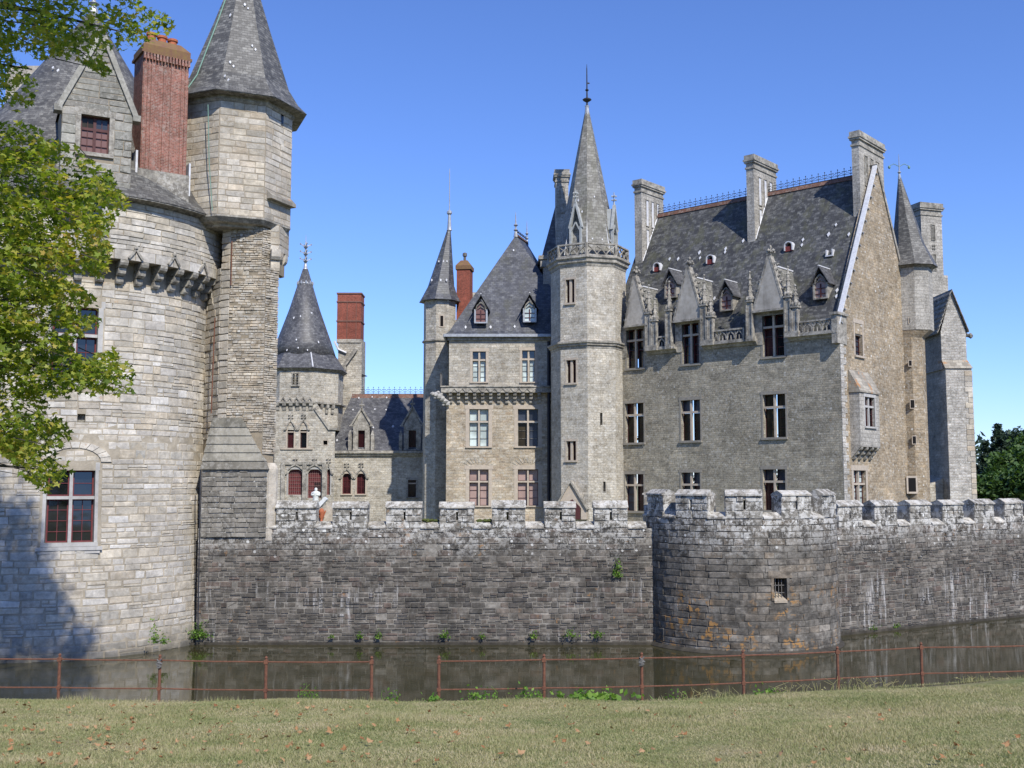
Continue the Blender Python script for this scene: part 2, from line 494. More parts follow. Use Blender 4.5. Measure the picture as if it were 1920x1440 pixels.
M['facade'] = mat_masonry('facade', [(.25, .228, .175), (.36, .325, .25), (.30, .275, .215), (.41, .36, .27)], (.29, .262, .205), .40, .135, .018, .06, mottle=.4, lw=.45, lo=.2, spots=.35, stain=.2)
M['gable'] = mat_masonry('gable', [(.26, .20, .13), (.40, .31, .205), (.33, .265, .18), (.46, .38, .28)], (.33, .265, .18), .34, .16, .022, .14, mottle=.45, lw=.5, spots=.7, lo=.35, stain=.15)
M['rubble'] = mat_masonry('rubble', [(.32, .265, .195), (.48, .40, .29), (.40, .35, .275), (.56, .50, .40), (.38, .29, .20)], (.42, .345, .245), .46, .19, .024, .13, mottle=.4, lw=.5, lo=.3)
M['rubble_grey'] = mat_masonry('rubble_grey', [(.32, .29, .235), (.46, .42, .345), (.39, .36, .295), (.54, .50, .42)], (.38, .335, .265), .45, .19, .026, .12, mottle=.45, crust=.2, lw=.6, lo=.25, stain=.15)
M['stair_stone'] = mat_masonry('stair_stone', [(.38, .34, .27), (.50, .455, .375), (.44, .40, .325), (.57, .53, .45)], (.38, .34, .27), .44, .16, .016, .07, mottle=.35, crust=.25, lw=.6, spots=.4, lo=.35, stain=.22)
M['ashlar'] = mat_masonry('ashlar', [(.36, .34, .30), (.44, .415, .365), (.40, .375, .33)], (.25, .23, .20), .6, .24, .012, .01, lw=.4, stain=.3)
M['buttress'] = mat_masonry('buttress', [(.38, .365, .33), (.52, .495, .455), (.45, .43, .385), (.56, .54, .50)], (.40, .36, .30), .5, .18, .02, .09, mottle=.5, lw=.7, spots=.5, lo=.15, stain=.1)
M['carved'] = mat_plain('carved', (.38, .355, .30), (.24, .22, .19), .9, 5, .35, mottle=.8, lw=.6, stain=.4)
M['carved_dark'] = mat_plain('carved_dark', (.24, .225, .19), (.13, .125, .11), .9, 4, .35, mottle=.7, lw=.55, stain=.35)
M['dressed'] = mat_plain('dressed', (.49, .42, .34), (.38, .33, .27), .88, 4, .2)
M['pale_dressed'] = mat_plain('pale_dressed', (.47, .46, .44), (.37, .36, .34), .88, 4, .2, lw=.3)
M['brick'] = mat_masonry('brick', [(.24, .09, .07), (.33, .14, .11), (.28, .11, .085), (.21, .09, .075)], (.34, .26, .20), .22, .07, .008, .0, .35, stain=.2, lw=.3)
M['brick_rib'] = mat_plain('brick_rib', (.31, .12, .09), (.23, .085, .065), .9, 6, .2, stain=.15)
M['brick_far'] = mat_masonry('brick_far', [(.24, .07, .045), (.31, .09, .06), (.28, .08, .05)], (.27, .13, .1), .25, .08, .008, .0, .3, stain=.1)
M['slate_warm'] = mat_slate('slate_warm', (.10, .097, .09), (.17, .165, .15), .26, .14, .5, .55)
M['slate_far'] = mat_slate('slate_far', (.085, .085, .09), (.13, .13, .135), .26, .16, .35, .5)
M['slate_blue'] = mat_slate('slate_blue', (.068, .072, .085), (.105, .11, .122), .26, .17, .25, .5, .25)
M['slate_moss'] = mat_slate('slate_moss', (.062, .063, .064), (.118, .118, .115), .34, .2, .55, .7, .5)
M['slate_orange'] = mat_slate('slate_orange', (.3, .27, .22), (.36, .33, .27), .4, .25, .3, .8, 0, 1.)
M['ridge_tile'] = mat_plain('ridge_tile', (.20, .095, .065), (.12, .075, .06), .85, 3, .2, lw=.3)
M['lead'] = mat_plain('lead', (.42, .44, .46), (.3, .31, .33), .45, 6, .1, .3)
M['lead_white'] = mat_plain('lead_white', (.66, .67, .68), (.5, .5, .52), .5, 6, .1)
M['iron'] = mat_plain('iron', (.03, .033, .04), (.05, .05, .055), .6, 10, .1, .2)
M['rust'] = mat_plain('rust', (.115, .05, .033), (.19, .085, .05), .85, 18, .4)
M['galv'] = mat_plain('galv', (.17, .165, .155), (.10, .095, .09), .7, 18, .3)
M['red_paint'] = mat_plain('red_paint', (.17, .035, .04), (.11, .028, .03), .5, 9, .1)
M['dark_red'] = mat_plain('dark_red', (.09, .028, .028), (.06, .02, .02), .55, 9, .1)
M['blue_pipe'] = mat_plain('blue_pipe', (.022, .026, .036), (.03, .032, .04), .5)
M['copper'] = mat_plain('copper', (.20, .33, .27), (.14, .25, .2), .7)
M['yellow_pipe'] = mat_plain('yellow_pipe', (.5, .46, .34), (.42, .38, .27), .7)
M['white_stone'] = mat_plain('white_stone', (.70, .72, .70), (.55, .57, .56), .7, 8, .15)
M['terracotta'] = mat_plain('terracotta', (.45, .15, .07), (.33, .1, .05), .8, 8, .2)
M['moss'] = mat_plain('moss', (.10, .12, .03), (.05, .065, .02), .95, 12, .6)
M['reed'] = mat_plain('reed', (.28, .30, .10), (.18, .2, .07), .8, 12, .1)

def mat_glass(name, c, rough=.06, spec=.8, var=.5):
    N = NT(name)
    f = N.noise(.9, detail=2)
    col = N.mix(N.ramp(f, [(.4, 0.), (.6, 1.)]), c, tuple(x * var for x in c))
    N.bump(N.noise(1.7, detail=1), .06, .05)
    return N.fin(col, rough, spec)
M['glass'] = mat_glass('glass', (.012, .013, .015))
M['glass_green'] = mat_glass('glass_green', (.05, .04, .022), .28, .25)
M['glass_red'] = mat_glass('glass_red', (.055, .016, .018), .2, .4)
M['glass_blue'] = mat_glass('glass_blue', (.05, .06, .085), .25, .4)
M['blind_white'] = mat_glass('blind_white', (.62, .72, .70), .25, .6, .6)
M['blind_pink'] = mat_glass('blind_pink', (.38, .27, .24), .35, .5, .8)
M['blind_brown'] = mat_glass('blind_brown', (.20, .10, .08), .3, .5, .8)

# ------------------------------------------------------------------ stones laid one by one
def stone_meshes():
    out = []
    for k in range(7):
        r_ = random.Random(100 + k)
        j = lambda a: r_.uniform(-a, a)
        # unit block: x,z in -.5..+.5, y 0 (back) .. 1 (front); outline worn, arris chamfered
        o = [(-.5, -.5), (.5, -.5), (.5, .5), (-.5, .5)]
        o = [(x + j(.03), z + j(.09)) for x, z in o]
        v = [(x, 0, z) for x, z in o] + [(x, .62, z) for x, z in o] + [(x * (.955 + j(.015)), 1 + j(.12), z * (.86 + j(.05))) for x, z in o]
        f = []
        for a, b in ((0, 4), (4, 8)):
            f += [(a + i, a + (i + 1) % 4, b + (i + 1) % 4, b + i) for i in range(4)]
        f.append((8, 9, 10, 11))
        out.append((np.array(v, 'f'), f))
    return out
STONES = stone_meshes()
_stone_me = {}
def stone_mesh(kind, k, mat, name):
    key = (kind, k, name, mat.name)
    if key not in _stone_me:
        me = bpy.data.meshes.new(name)
        me.from_pydata([tuple(p) for p in STONES[k][0]], [], STONES[k][1]); me.update()
        me.materials.append(mat); _stone_me[key] = me
    return _stone_me[key]

def lay_courses(S, u0, u1, z0, z1, hr, wr, holes=(), gap=.022, seed=1, edge=None, split=0.0):
    """returns blocks (u, z, w, h)"""
    r_ = random.Random(seed); out = []; z = z0
    while z < z1 - .04:
        h = min(r_.uniform(*hr), z1 - z)
        if z1 - z - h < hr[0] * .5: h = z1 - z
        a, b = (u0, u1) if edge is None else edge(z + h / 2)
        cuts = [(a, b)]
        for hh in holes:
            if hh[2] < z + h * .75 and hh[3] > z + h * .25:
                nc = []
                for c0, c1 in cuts:
                    if hh[1] <= c0 or hh[0] >= c1: nc.append((c0, c1)); continue
                    if hh[0] - c0 > .05: nc.append((c0, hh[0]))
                    if c1 - hh[1] > .05: nc.append((hh[1], c1))
                cuts = nc
        for c0, c1 in cuts:
            u = c0
            first = True
            while u < c1 - 1e-4:
                w = r_.uniform(*wr)
                if first: w *= r_.uniform(.4, 1); first = False
                if c1 - u - w < wr[0] * .6: w = c1 - u
                if w > wr[1] * 1.3 and c1 - u >= w: w = w / 2
                if split and h > .15 and r_.random() < split:
                    f = r_.uniform(.35, .65)
                    out.append((u + w / 2, z + h * f / 2, max(w - gap, .03), max(h * f - gap, .03)))
                    f2 = r_.uniform(.3, .7) if w > .5 and r_.random() < .5 else 1.
                    out.append((u + w * f2 / 2, z + h * (1 + f) / 2, max(w * f2 - gap, .03), max(h * (1 - f) - gap, .03)))
                    if f2 < 1: out.append((u + w * (1 + f2) / 2, z + h * (1 + f) / 2, max(w * (1 - f2) - gap, .03), max(h * (1 - f) - gap, .03)))
                else:
                    out.append((u + w / 2, z + h / 2 + r_.uniform(-.012, .012), max(w - gap, .03), max(h - gap * r_.uniform(.7, 1.5), .03)))
                u += w
        z += h
    return out

def place_stones(parent, S, blocks, mat, name='stone', depth=.05, d=0.0, singles=300, seed=3, jit=.012, rest='stonework', depthvar=.5):
    r_ = random.Random(seed)
    items = []
    for (u, z, w, h) in blocks:
        p = S.pt(u, z, d); px, py = project(p)
        ud, n = S.frame(u)
        facing = (EYE - p).normalized().dot(n)
        vis = (-20 < px < 1940) and (-20 < py < 1460) and facing > .03
        sc = w * h * max(facing, 0) / max(p.y, 1) ** 2 if vis else -1
        items.append((sc, u, z, w, h, vis))
    items.sort(key=lambda t: -t[0])
    b = base_of(parent)
    V = []; F = []; off = 0
    for i, (sc, u, z, w, h, vis) in enumerate(items):
        k = r_.randrange(7); dd = depth * r_.uniform(1 - depthvar, 1 + depthvar)
        ud, n = S.frame(u); p = S.pt(u, z, d + r_.uniform(-jit, jit) * .5 - .01)
        tilt = r_.uniform(-.012, .012)
        if i < singles and vis:
            o = link(name, stone_mesh('s', k, mat, name), None, parent)
            m = Matrix(((ud.x, n.x, 0, 0), (ud.y, n.y, 0, 0), (0, 0, 1, 0), (0, 0, 0, 1)))
            o.matrix_local = Matrix.Translation(p - b) @ m @ Matrix.Rotation(tilt, 4, 'Y') @ Matrix.Diagonal((w, dd, h, 1))
        else:
            vv = STONES[k][0]
            x = vv[:, 0] * w; y = vv[:, 1] * dd; zz = vv[:, 2] * h + x * tilt
            P = np.stack([p.x + x * ud.x + y * n.x, p.y + x * ud.y + y * n.y, p.z + zz], 1)
            V.append(P); F += [tuple(off + q for q in f) for f in STONES[k][1]]; off += len(vv)
    if V:
        me = bpy.data.meshes.new(rest)
        VV = np.concatenate(V) - np.array(b)
        me.from_pydata(VV.tolist(), [], F); me.update()
        o = link(rest, me, mat, parent); o["kind"] = "stuff"
M['facade_trim'] = mat_plain('facade_trim', (.30, .275, .23), (.22, .205, .18), .9, 4, .2)
M['spire_stone'] = mat_slate('spire_stone', (.15, .145, .13), (.22, .21, .19), .3, .2, .6, .7, .3)
M['carved_pale'] = mat_plain('carved_pale', (.42, .44, .43), (.30, .31, .30), .8, 5, .2)
M['red_vent'] = mat_plain('red_vent', (.24, .05, .045), (.18, .04, .035), .7)
M['door_red'] = mat_plain('door_red', (.14, .028, .03), (.10, .022, .025), .6)
M['door_lattice'] = mat_plain('door_lattice', (.28, .16, .14), (.22, .12, .11), .6)
M['brick_rib_dark'] = mat_plain('brick_rib_dark', (.22, .11, .085), (.16, .08, .06), .9)
M['slab_stone'] = mat_stone('slab_stone', [(.24, .225, .18), (.31, .29, .24), (.27, .25, .21)], tex=4, stain=.6, lw=.3)
M['footing'] = mat_plain('footing', (.07, .062, .048), (.045, .04, .032), .9, 3, .4, mottle=.6)
M['slate_lichen'] = mat_slate('slate_lichen', (.16, .155, .135), (.24, .23, .20), .3, .18, .7, .75, .4)
M['spire_stone'] = mat_slate('spire_stone', (.19, .18, .155), (.27, .26, .23), .3, .2, .8, .7, .3)
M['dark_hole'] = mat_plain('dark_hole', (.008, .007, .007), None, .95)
# ------------------------------------------------------------------ building pieces
def sprofile(mb, S, prof, ua, ub):
    n = len(prof)
    return mb.add([S.pt(ua, z, d) for d, z in prof] + [S.pt(ub, z, d) for d, z in prof],
                  [tuple(reversed(range(n))), tuple(range(n, 2 * n))] + [(i, (i + 1) % n, n + (i + 1) % n, n + i) for i in range(n)])

def window(T, S, r, depth=.3, cols=2, trans=(.64,), mull=.1, frame='dark_red', pane='glass', top_pane=None, bars=(0, 2), topbars=(0, 0),
           sur='dressed', sw=.14, sill=.1, lintel=None, stonecross=True, mullmat='dressed', fw=.035, hood=False, label=None, bardepth=None):
    u0, u1, z0, z1 = r
    a = MB()
    lh = lintel or sw * 1.3
    sbox(a, S, u0 - sw, u0, z0, z1, -.03, .018); sbox(a, S, u1, u1 + sw, z0, z1, -.03, .018)
    sbox(a, S, u0 - sw * 1.3, u1 + sw * 1.3, z1, z1 + lh, -.03, .026)
    if hood:
        sbox(a, S, u0 - sw * 1.3, u1 + sw * 1.3, z1 + lh, z1 + lh + .07, -.03, .1)
    w = build('window', a, M[sur], T, label=label)
    W, H = u1 - u0, z1 - z0
    ux = [u0 + W * k / cols for k in range(cols + 1)]
    zx = [z0] + [z0 + H * t for t in trans] + [z1]
    if stonecross and (cols > 1 or trans):
        c = MB(); e = mull / 2
        for x in ux[1:-1]: sbox(c, S, x - e, x + e, z0, z1, -.2, -.06)
        for z in zx[1:-1]:
            for i in range(cols):
                sbox(c, S, ux[i] + (e if i else 0), ux[i + 1] - (e if i < cols - 1 else 0), z - e, z + e, -.196, -.064)
        if c.v: build('mullion', c, M[mullmat], w)
    if sill:
        c = MB(); sbox(c, S, u0 - sw, u1 + sw, z0 - sill, z0, -.04, .11)
        build('sill', c, M[sur], w)
    c = MB(); e = mull / 2 if stonecross else 0
    for i in range(cols):
        for j in range(len(zx) - 1):
            a0, a1 = ux[i] + (e if i else 0), ux[i + 1] - (e if i < cols - 1 else 0)
            b0, b1 = zx[j] + (e if j else 0), zx[j + 1] - (e if j < len(zx) - 2 else 0)
            d0, d1 = -depth + .04, -depth + .09
            sbox(c, S, a0, a0 + fw, b0, b1, d0, d1); sbox(c, S, a1 - fw, a1, b0, b1, d0, d1)
            sbox(c, S, a0 + fw, a1 - fw, b0, b0 + fw, d0, d1); sbox(c, S, a0 + fw, a1 - fw, b1 - fw, b1, d0, d1)
            nb = bars if j == 0 else topbars
            t = .016 + fw * .15
            for k in range(nb[0]):
                x = a0 + (a1 - a0) * (k + 1) / (nb[0] + 1); sbox(c, S, x - t / 2, x + t / 2, b0 + fw, b1 - fw, d0 + .01, d1 - .012)
            for k in range(nb[1]):
                z = b0 + (b1 - b0) * (k + 1) / (nb[1] + 1); sbox(c, S, a0 + fw, a1 - fw, z - t / 2, z + t / 2, d0 + .01, d1 - .01)
            g = MB(); sbox(g, S, a0, a1, b0, b1, -depth, -depth + .03)
            pm = (top_pane or pane) if j == len(zx) - 2 and j > 0 else pane
            if pm in ('glass', 'glass_green', 'glass_blue') and rnd.random() < .3: pm = rnd.choice(('glass', 'glass_green', 'glass_blue', 'glass_red'))
            build('pane', g, M[pm], w)
    build('casement', c, M[frame], w)
    return w

def slit(T, S, r, depth=.4, sur='dressed', sw=.1, pane='dark_hole'):
    u0, u1, z0, z1 = r
    a = MB()
    sbox(a, S, u0 - sw, u0, z0 - sw, z1 + sw, -.03, .016); sbox(a, S, u1, u1 + sw, z0 - sw, z1 + sw, -.03, .016)
    sbox(a, S, u0, u1, z1, z1 + sw, -.03, .02); sbox(a, S, u0, u1, z0 - sw, z0, -.03, .03)
    w = build('window', a, M[sur], T)
    g = MB(); sbox(g, S, u0, u1, z0, z1, -depth, -depth + .03); build('pane', g, M[pane], w)  # flat black sheet painted in for the dark inside the opening
    return w

def facet(cx, cy, Rr, deg):
    ap = Rr * math.cos(R(22.5))
    return Plane(cx + ap * math.sin(R(deg)), cy - ap * math.cos(R(deg)), deg)
def octring(cx, cy, Rr, n0, z): return ring(cx, cy, Rr, 8, R(n0 + 22.5), z)

def finial(T, x, y, z, h, r=.06, knobs=2, mat='lead', name='finial', cross=False):
    m = MB()
    prof = [(r * 1.9, z - .05), (r * 1.5, z + h * .12), (r * .9, z + h * .2)]
    for k in range(knobs):
        zz = z + h * (.26 + .2 * k)
        prof += [(r * .7, zz - .06 * h), (r * 2.0, zz), (r * .7, zz + .06 * h)]
    prof += [(r * .4, z + h * .8), (.012, z + h)]
    m.lathe(x, y, prof, 8)
    if cross:
        for k in range(knobs):
            zz = z + h * (.26 + .2 * k) + .02
            for a in range(4):
                t = a * math.pi / 2 + .4
                m.tube((x, y, zz), (x + math.cos(t) * r * 4.2, y + math.sin(t) * r * 4.2, zz + r * 1.6), r * .35, r * .5, 4)
                m.blob((x + math.cos(t) * r * 4.4, y + math.sin(t) * r * 4.4, zz + r * 2), r * .8, r * .8, r * .8, 5, 3)
    return build(name, m, M[mat], T)

def patches(T, pts, n, mat='lead_white', s=.16, name='roof_hook_patch'):
    """small squares of lead left under the roof hooks, lying on a slope with normal n"""
    n = Vector(n).normalized(); a = n.cross(Vector((0, 0, 1))).normalized(); b = n.cross(a)
    for p in pts:
        m = MB(); q = s * rnd.uniform(.7, 1.1); p = Vector(p) + n * .03
        m.hexa([p + a * q * .55, p + b * q, p - a * q * .55, p - b * q], [p + a * q * .5 + n * .03, p + b * q * .9 + n * .03, p - a * q * .5 + n * .03, p - b * q * .9 + n * .03])
        build(name, m, M[mat], T)

def ridge_crest(T, p0, p1, step=.42, h=.55, mat='iron'):
    m = MB(); p0 = Vector(p0); p1 = Vector(p1); L = (p1 - p0).length; d = (p1 - p0) / L; n = int(L / step)
    up = Vector((0, 0, 1))
    m.tube(p0 + up * .06, p1 + up * .06, .022, n=4)
    m.tube(p0 + up * .2, p1 + up * .2, .016, n=4)
    for i in range(n + 1):
        c = p0 + d * (L * i / n)
        m.tube(c, c + up * h, .024, .014, 4)
        z = c + up * h * .68
        m.tube(z - d * .13, z + d * .13, .022, n=4)
        m.blob(z + up * h * .3, .04, .04, .05, 5, 3); m.blob(z - d * .14, .036, .036, .036, 5, 3); m.blob(z + d * .14, .036, .036, .036, 5, 3)
        if i < n:
            e = c + d * (L / n)
            m.tube(c + up * .2, c + d * (L / n / 2) + up * .36, .014, n=3); m.tube(c + d * (L / n / 2) + up * .36, e + up * .2, .014, n=3)
    return build('ridge_cresting', m, M[mat], T)

def crockets(mb, a, b, n, s, out):
    a = Vector(a); b = Vector(b)
    for i in range(n):
        p = a.lerp(b, (i + .5) / n) + Vector(out) * s * .6
        mb.blob(p, s * rnd.uniform(.6, 1), s * rnd.uniform(.6, 1), s * rnd.uniform(.7, 1.1), 5, 3, .25)
        mb.blob(p + Vector(out) * s * .7 + Vector((0, 0, s * .3)), s * .5, s * .5, s * .5, 5, 3, .2)

def pinnacle(T, S, u, z0, z1, w, d, name='pinnacle', mat='carved'):
    """slim gothic pinnacle: clustered shaft, gablets, crocketed spirelet"""
    m = MB(); zs = z0 + (z1 - z0) * .56
    sbox(m, S, u - w * .6, u + w * .6, z0, z0 + .35, d - w * .6, d + w * .6)
    sbox(m, S, u - w * .42, u + w * .42, z0 + .35, zs, d - w * .42, d + w * .42)
    for k in (-1, 1):
        sbox(m, S, u + k * w * .46 - w * .1, u + k * w * .46 + w * .1, z0 + .35, zs - .15, d + w * .2, d + w * .56)
    sbox(m, S, u - w * .62, u + w * .62, zs, zs + .12, d - w * .62, d + w * .62)
    for k in range(6):
        t = k / 6 * 2 * math.pi
        c = S.pt(u + math.cos(t) * w * .5, zs + .22, d + math.sin(t) * w * .5)
        m.blob(c, w * .3, w * .3, w * .42, 5, 3, .3)
    c0 = S.pt(u, zs, d)
    m.loft([ring(c0.x, c0.y, w * .5, 4, S.t, zs + .12), ring(c0.x, c0.y, .03, 4, S.t, z1)])
    for k in range(4):
        zz = zs + .3 + (z1 - zs - .35) * k / 4
        rr = w * .5 * (1 - (zz - zs) / (z1 - zs))
        for q in range(4):
            t = S.t + q * math.pi / 2
            m.blob((c0.x + math.sin(t) * (rr + .03), c0.y - math.cos(t) * (rr + .03), zz), .055, .055, .07, 5, 3, .3)
    m.blob((c0.x, c0.y, z1), .09, .09, .08, 6, 3, .2)
    return build(name, m, M[mat], T)

def tracery_rail(T, S, u0, u1, z0, z1, d, n, mat='carved', name='balustrade', style='x'):
    m = MB(); h = z1 - z0
    sbox(m, S, u0, u1, z1 - .1, z1, d - .1, d + .1); sbox(m, S, u0, u1, z0, z0 + .09, d - .08, d + .08)
    sbox(m, S, u0, u0 + .1, z0, z1 - .1, d - .1, d + .1); sbox(m, S, u1 - .1, u1, z0, z1 - .1, d - .1, d + .1)
    w = (u1 - u0 - .2) / n
    for i in range(n):
        a = u0 + .1 + i * w; b = a + w; c = (a + b) / 2; zm = (z0 + z1) / 2
        if style == 'x':
            pts = [(a, z0 + .09), (a + w * .18, z0 + h * .32), (c, zm + h * .05), (b - w * .18, z0 + h * .7), (b, z1 - .1)]
            for q in range(4): sbar(m, S, pts[q], pts[q + 1], .07, d - .05, d + .05)
            pts = [(b, z0 + .09), (b - w * .18, z0 + h * .32), (c, zm + h * .05), (a + w * .18, z0 + h * .7), (a, z1 - .1)]
            for q in range(4): sbar(m, S, pts[q], pts[q + 1], .066, d - .045, d + .045)
        else:
            pts = [(a, z0 + .09), (a + w * .1, zm), (c, z1 - .14), (b - w * .1, zm), (b, z0 + .09)]
            for q in range(4): sbar(m, S, pts[q], pts[q + 1], .075, d - .05, d + .05)
            sbar(m, S, (c, z0 + .09), (c, zm - .02), .05, d - .04, d + .04)
            sbar(m, S, (a, z1 - .1), (a + w * .1, zm), .06, d - .04, d + .04)
    return build(name, m, M[mat], T)

def chimney(T, S, u0, u1, d0, d1, z0, z1, mat='ashlar', panels=3, side='u', label=None, name='chimney_stack'):
    """tall dressed stack with moulded cap and sunk panels on the face looking along +u"""
    m = MB()
    sbox(m, S, u0, u1, z0, z1 - .95, d1, d0)
    ch = build(name, m, M[mat], T, label=label)
    m = MB()
    for k, (e, za, zb) in enumerate([(.06, z1 - .95, z1 - .82), (.0, z1 - .82, z1 - .55), (.1, z1 - .55, z1 - .42), (.16, z1 - .42, z1 - .3), (.1, z1 - .3, z1)]):
        sbox(m, S, u0 - e, u1 + e, za, zb, d1 - e, d0 + e)
    build('chimney_cap', m, M['carved'], ch)
    return ch

def sunk_panel(parent, S, u0, u1, z0, z1, mat, fr=.05, d=.0):
    m = MB()
    sbox(m, S, u0 - fr, u0, z0, z1, d - .01, d + .05); sbox(m, S, u1, u1 + fr, z0, z1, d - .01, d + .05)
    sbox(m, S, u0 - fr, u1 + fr, z1, z1 + fr, d - .01, d + .06); sbox(m, S, u0 - fr, u1 + fr, z0 - fr, z0, d - .01, d + .06)
    p = build('panel_frame', m, M['carved'], parent)
    m = MB(); sbox(m, S, u0, u1, z0, z1, d - .01, d + .012); build('panel', m, M[mat], parent)

def corbel(T, S, u, z0, z1, w, out, steps=3, mat='carved', name='corbel'):
    m = MB(); h = (z1 - z0) / steps
    for k in range(steps):
        d = out * (k + 1) / steps; za = z0 + h * k
        sprofile(m, S, [(-.03, za + .02), (d * .72, za + .02), (d * .94, za + h * .3), (d, za + h * .62), (d, za + h * .98), (-.03, za + h * .98)], u - w / 2, u + w / 2)
    return build(name, m, M[mat], T)

# ================================================================== GROUND, WATER, LAWN
EDGE = [(-60, 19.5), (-30, 19.2), (-8, 18.9), (-2.4, 18.65), (3, 18.85), (6, 19.4), (10, 20.7), (20, 25.0), (60, 44.0)]
def yedge(x):
    for (a, ya), (b, yb) in zip(EDGE, EDGE[1:]):
        if x <= b: return ya + (yb - ya) * max(0, (x - a)) / (b - a)
    return EDGE[-1][1]
def lawn_z(x, y):
    e = yedge(x)
    z = 5.55 - .11 * min(y, e) + .035 * max(min(x, 14) - 2, 0)
    if y > e - .5:
        t = y - e + .5
        z -= .06 * t + (0 if y < e else (y - e) * .95 + .0)
    return max(z, -1.5) + .02 * math.sin(x * 1.3 + y * .7) + .015 * math.sin(x * .6 - y * 1.9)

def grid_mesh(name, xs, ys, zf, mat, kind):
    V = [(x, y, zf(x, y)) for y in ys for x in xs]; n = len(xs)
    F = [(j * n + i, j * n + i + 1, (j + 1) * n + i + 1, (j + 1) * n + i) for j in range(len(ys) - 1) for i in range(n - 1)]
    me = bpy.data.meshes.new(name); me.from_pydata(V, [], F); me.update()
    me.polygons.foreach_set('use_smooth', [True] * len(F))
    o = link(name, me, mat); o['kind'] = kind
    return o

def mat_lawn():
    N = NT('lawn')
    a = N.noise(.55, detail=5, rough=.7); b = N.noise(7, detail=6, rough=.8)
    col = N.ramp(a, [(.32, (.13, .165, .05)), (.5, (.23, .225, .10)), (.66, (.31, .26, .15))])
    col = N.mix(1., col, N.ramp(b, [(.25, .55), (.75, 1.35)]), 'MULTIPLY')
    N.bump(b, .8, .04)
    return N.fin(col, .95, .1)
M['lawn'] = mat_lawn()
def frange(a, b, s):
    n = int(round((b - a) / s)); return [a + (b - a) * i / n for i in range(n + 1)]
xs = [-300, -150, -80] + frange(-60, -16, 4) + frange(-15, 16, .5) + frange(18, 60, 4) + [90, 200, 400]
ys = [-300, -100, -40, -10, 0, 5] + frange(7, 28, .35) + [32, 40, 50]
lawn = grid_mesh('lawn_ground', xs, ys, lawn_z, M['lawn'], 'structure')

def mat_water():
    N = NT('moat_water')
    v = N.scalevec(.45, 1.5, 1.0)
    a = N.noise(1.6, v, 3, .55); b = N.noise(.25, v, 2)
    N.bump(N.math('ADD', a, N.math('MULTIPLY', N.noise(7., v, 2), .18)), .055, .06)
    col = N.mix(N.ramp(b, [(.4, 0.), (.6, 1.)]), (.036, .034, .015), (.048, .043, .02))
    N.fin(col, .045, .55)
    N.b.inputs['IOR'].default_value = 1.33
    return N.m
M['water'] = mat_water()
m = MB(); m.add([(-300, 8, 0), (400, 8, 0), (400, 120, 0), (-300, 120, 0)], [(0, 1, 2, 3)])
o = build('moat_water', m, M['water']); o['kind'] = 'structure'
m = MB(); m.prism([(-300, 53), (-22, 52), (-13.6, 49.2), (6.5, 49.2), (10.8, 50.5), (15.7, 52.6), (67, 83.0), (900, 500), (3000, 5000), (-3000, 5000), (-600, 60)], 2.0, 3.3)
M['court'] = mat_plain('court', (.25, .24, .15), (.17, .19, .08), .95, 1.5, .3)
o = build('courtyard_ground', m, M['court']); o['kind'] = 'structure'

# ================================================================== ROUND TOWER (with its brick chimney and dormer)
TC = (-21.0, 50.5)
T = thing('round_tower', (*TC, 0), 'big pale round stone tower with corbelled gallery, slate cone roof and red brick chimney', 'tower')
S = Cyl(*TC, 6.5, lambda z: 6.5 + .055 * max(9 - z, 0))
zc0 = at(233, 530, 44.9).z      # foot of the corbels
zc1 = at(233, 481, 44.2).z      # underside of the gallery
zg1 = at(250, 368, 44.0).z      # gallery top under the eaves
w1 = S.rect(87, 882, 176, 1017); w2 = S.rect(96, 575, 183, 714); h3 = S.rect(145, 776, 160, 792)
holes = [w1, w2, h3]
m = wall_grid(MB(), S, -10, 10.2, -1.0, zc1 + .05, holes, .5, .5, 3)
m.lathe(*TC, [(5.6, -1), (5.6, zc1)], 40, cap0=False, cap1=False)
build('wall', m, M['tower_mortar'], T, cyl=S.cyl)
archc = ((w1[0] + w1[1]) / 2 + .1, w1[3] + .36)
bl = lay_courses(S, -5.0, 10.2, -.05, zc0 + .1, (.19, .40), (.32, 1.1), [(a - .22, b + .24, c - .2, d + .34) for a, b, c, d in (w1, w2)] + [h3], .034, 5, None, .10)
ev = lambda b: (b[0] - archc[0]) ** 2 / 2.3 + (b[1] - archc[1]) ** 2 / .8
bl = [b for b in bl if not (ev(b) < 1 and b[1] > w1[3] + .2)]
bl += [b for b in lay_courses(S, archc[0] - .95, archc[0] + .95, archc[1] + .01, archc[1] + .62, (.17, .24), (.3, .5), [], .03, 77) if ev(b) < .27]
place_stones(T, S, bl, M['tower_stone'], 'stone', .024, 0, 300, 5, .008)
m = MB(); sbox(m, S, w1[0] - .3, w1[1] + .3, w1[2] - .32, w1[2] - .17, -.03, .16); sbox(m, S, w1[0] - .22, w1[1] + .22, w1[2] - .45, w1[2] - .32, -.03, .1); build('sill_moulding', m, M['pale_dressed'], T)
SG = Cyl(*TC, 7.25)
wg = SG.rect(112, 352, 192, 432)
m = wall_grid(MB(), SG, -10.5, 11.3, zc1, zg1 + .15, [wg], .5, .5)
m.lathe(*TC, [(6.3, zc1 + .01), (7.25, zc1)], 48, cap0=False, cap1=False)
build('gallery_wall', m, M['tower_mortar'], T, cyl=SG.cyl)
bl = lay_courses(SG, -5, 11.3, zc1 + .42, zg1 + .1, (.15, .3), (.4, 1.2), [(wg[0] - .2, wg[1] + .2, wg[2], wg[3])], .024, 9)
gal = bpy.data.objects['gallery_wall']
place_stones(gal, SG, bl, M['tower_stone'], 'gallery_stone', .03, 0, 170, 6, .015)
c1 = SG.inv(233, 500)[0]; c2 = SG.inv(272, 503)[0]; cs = (c2 - c1)
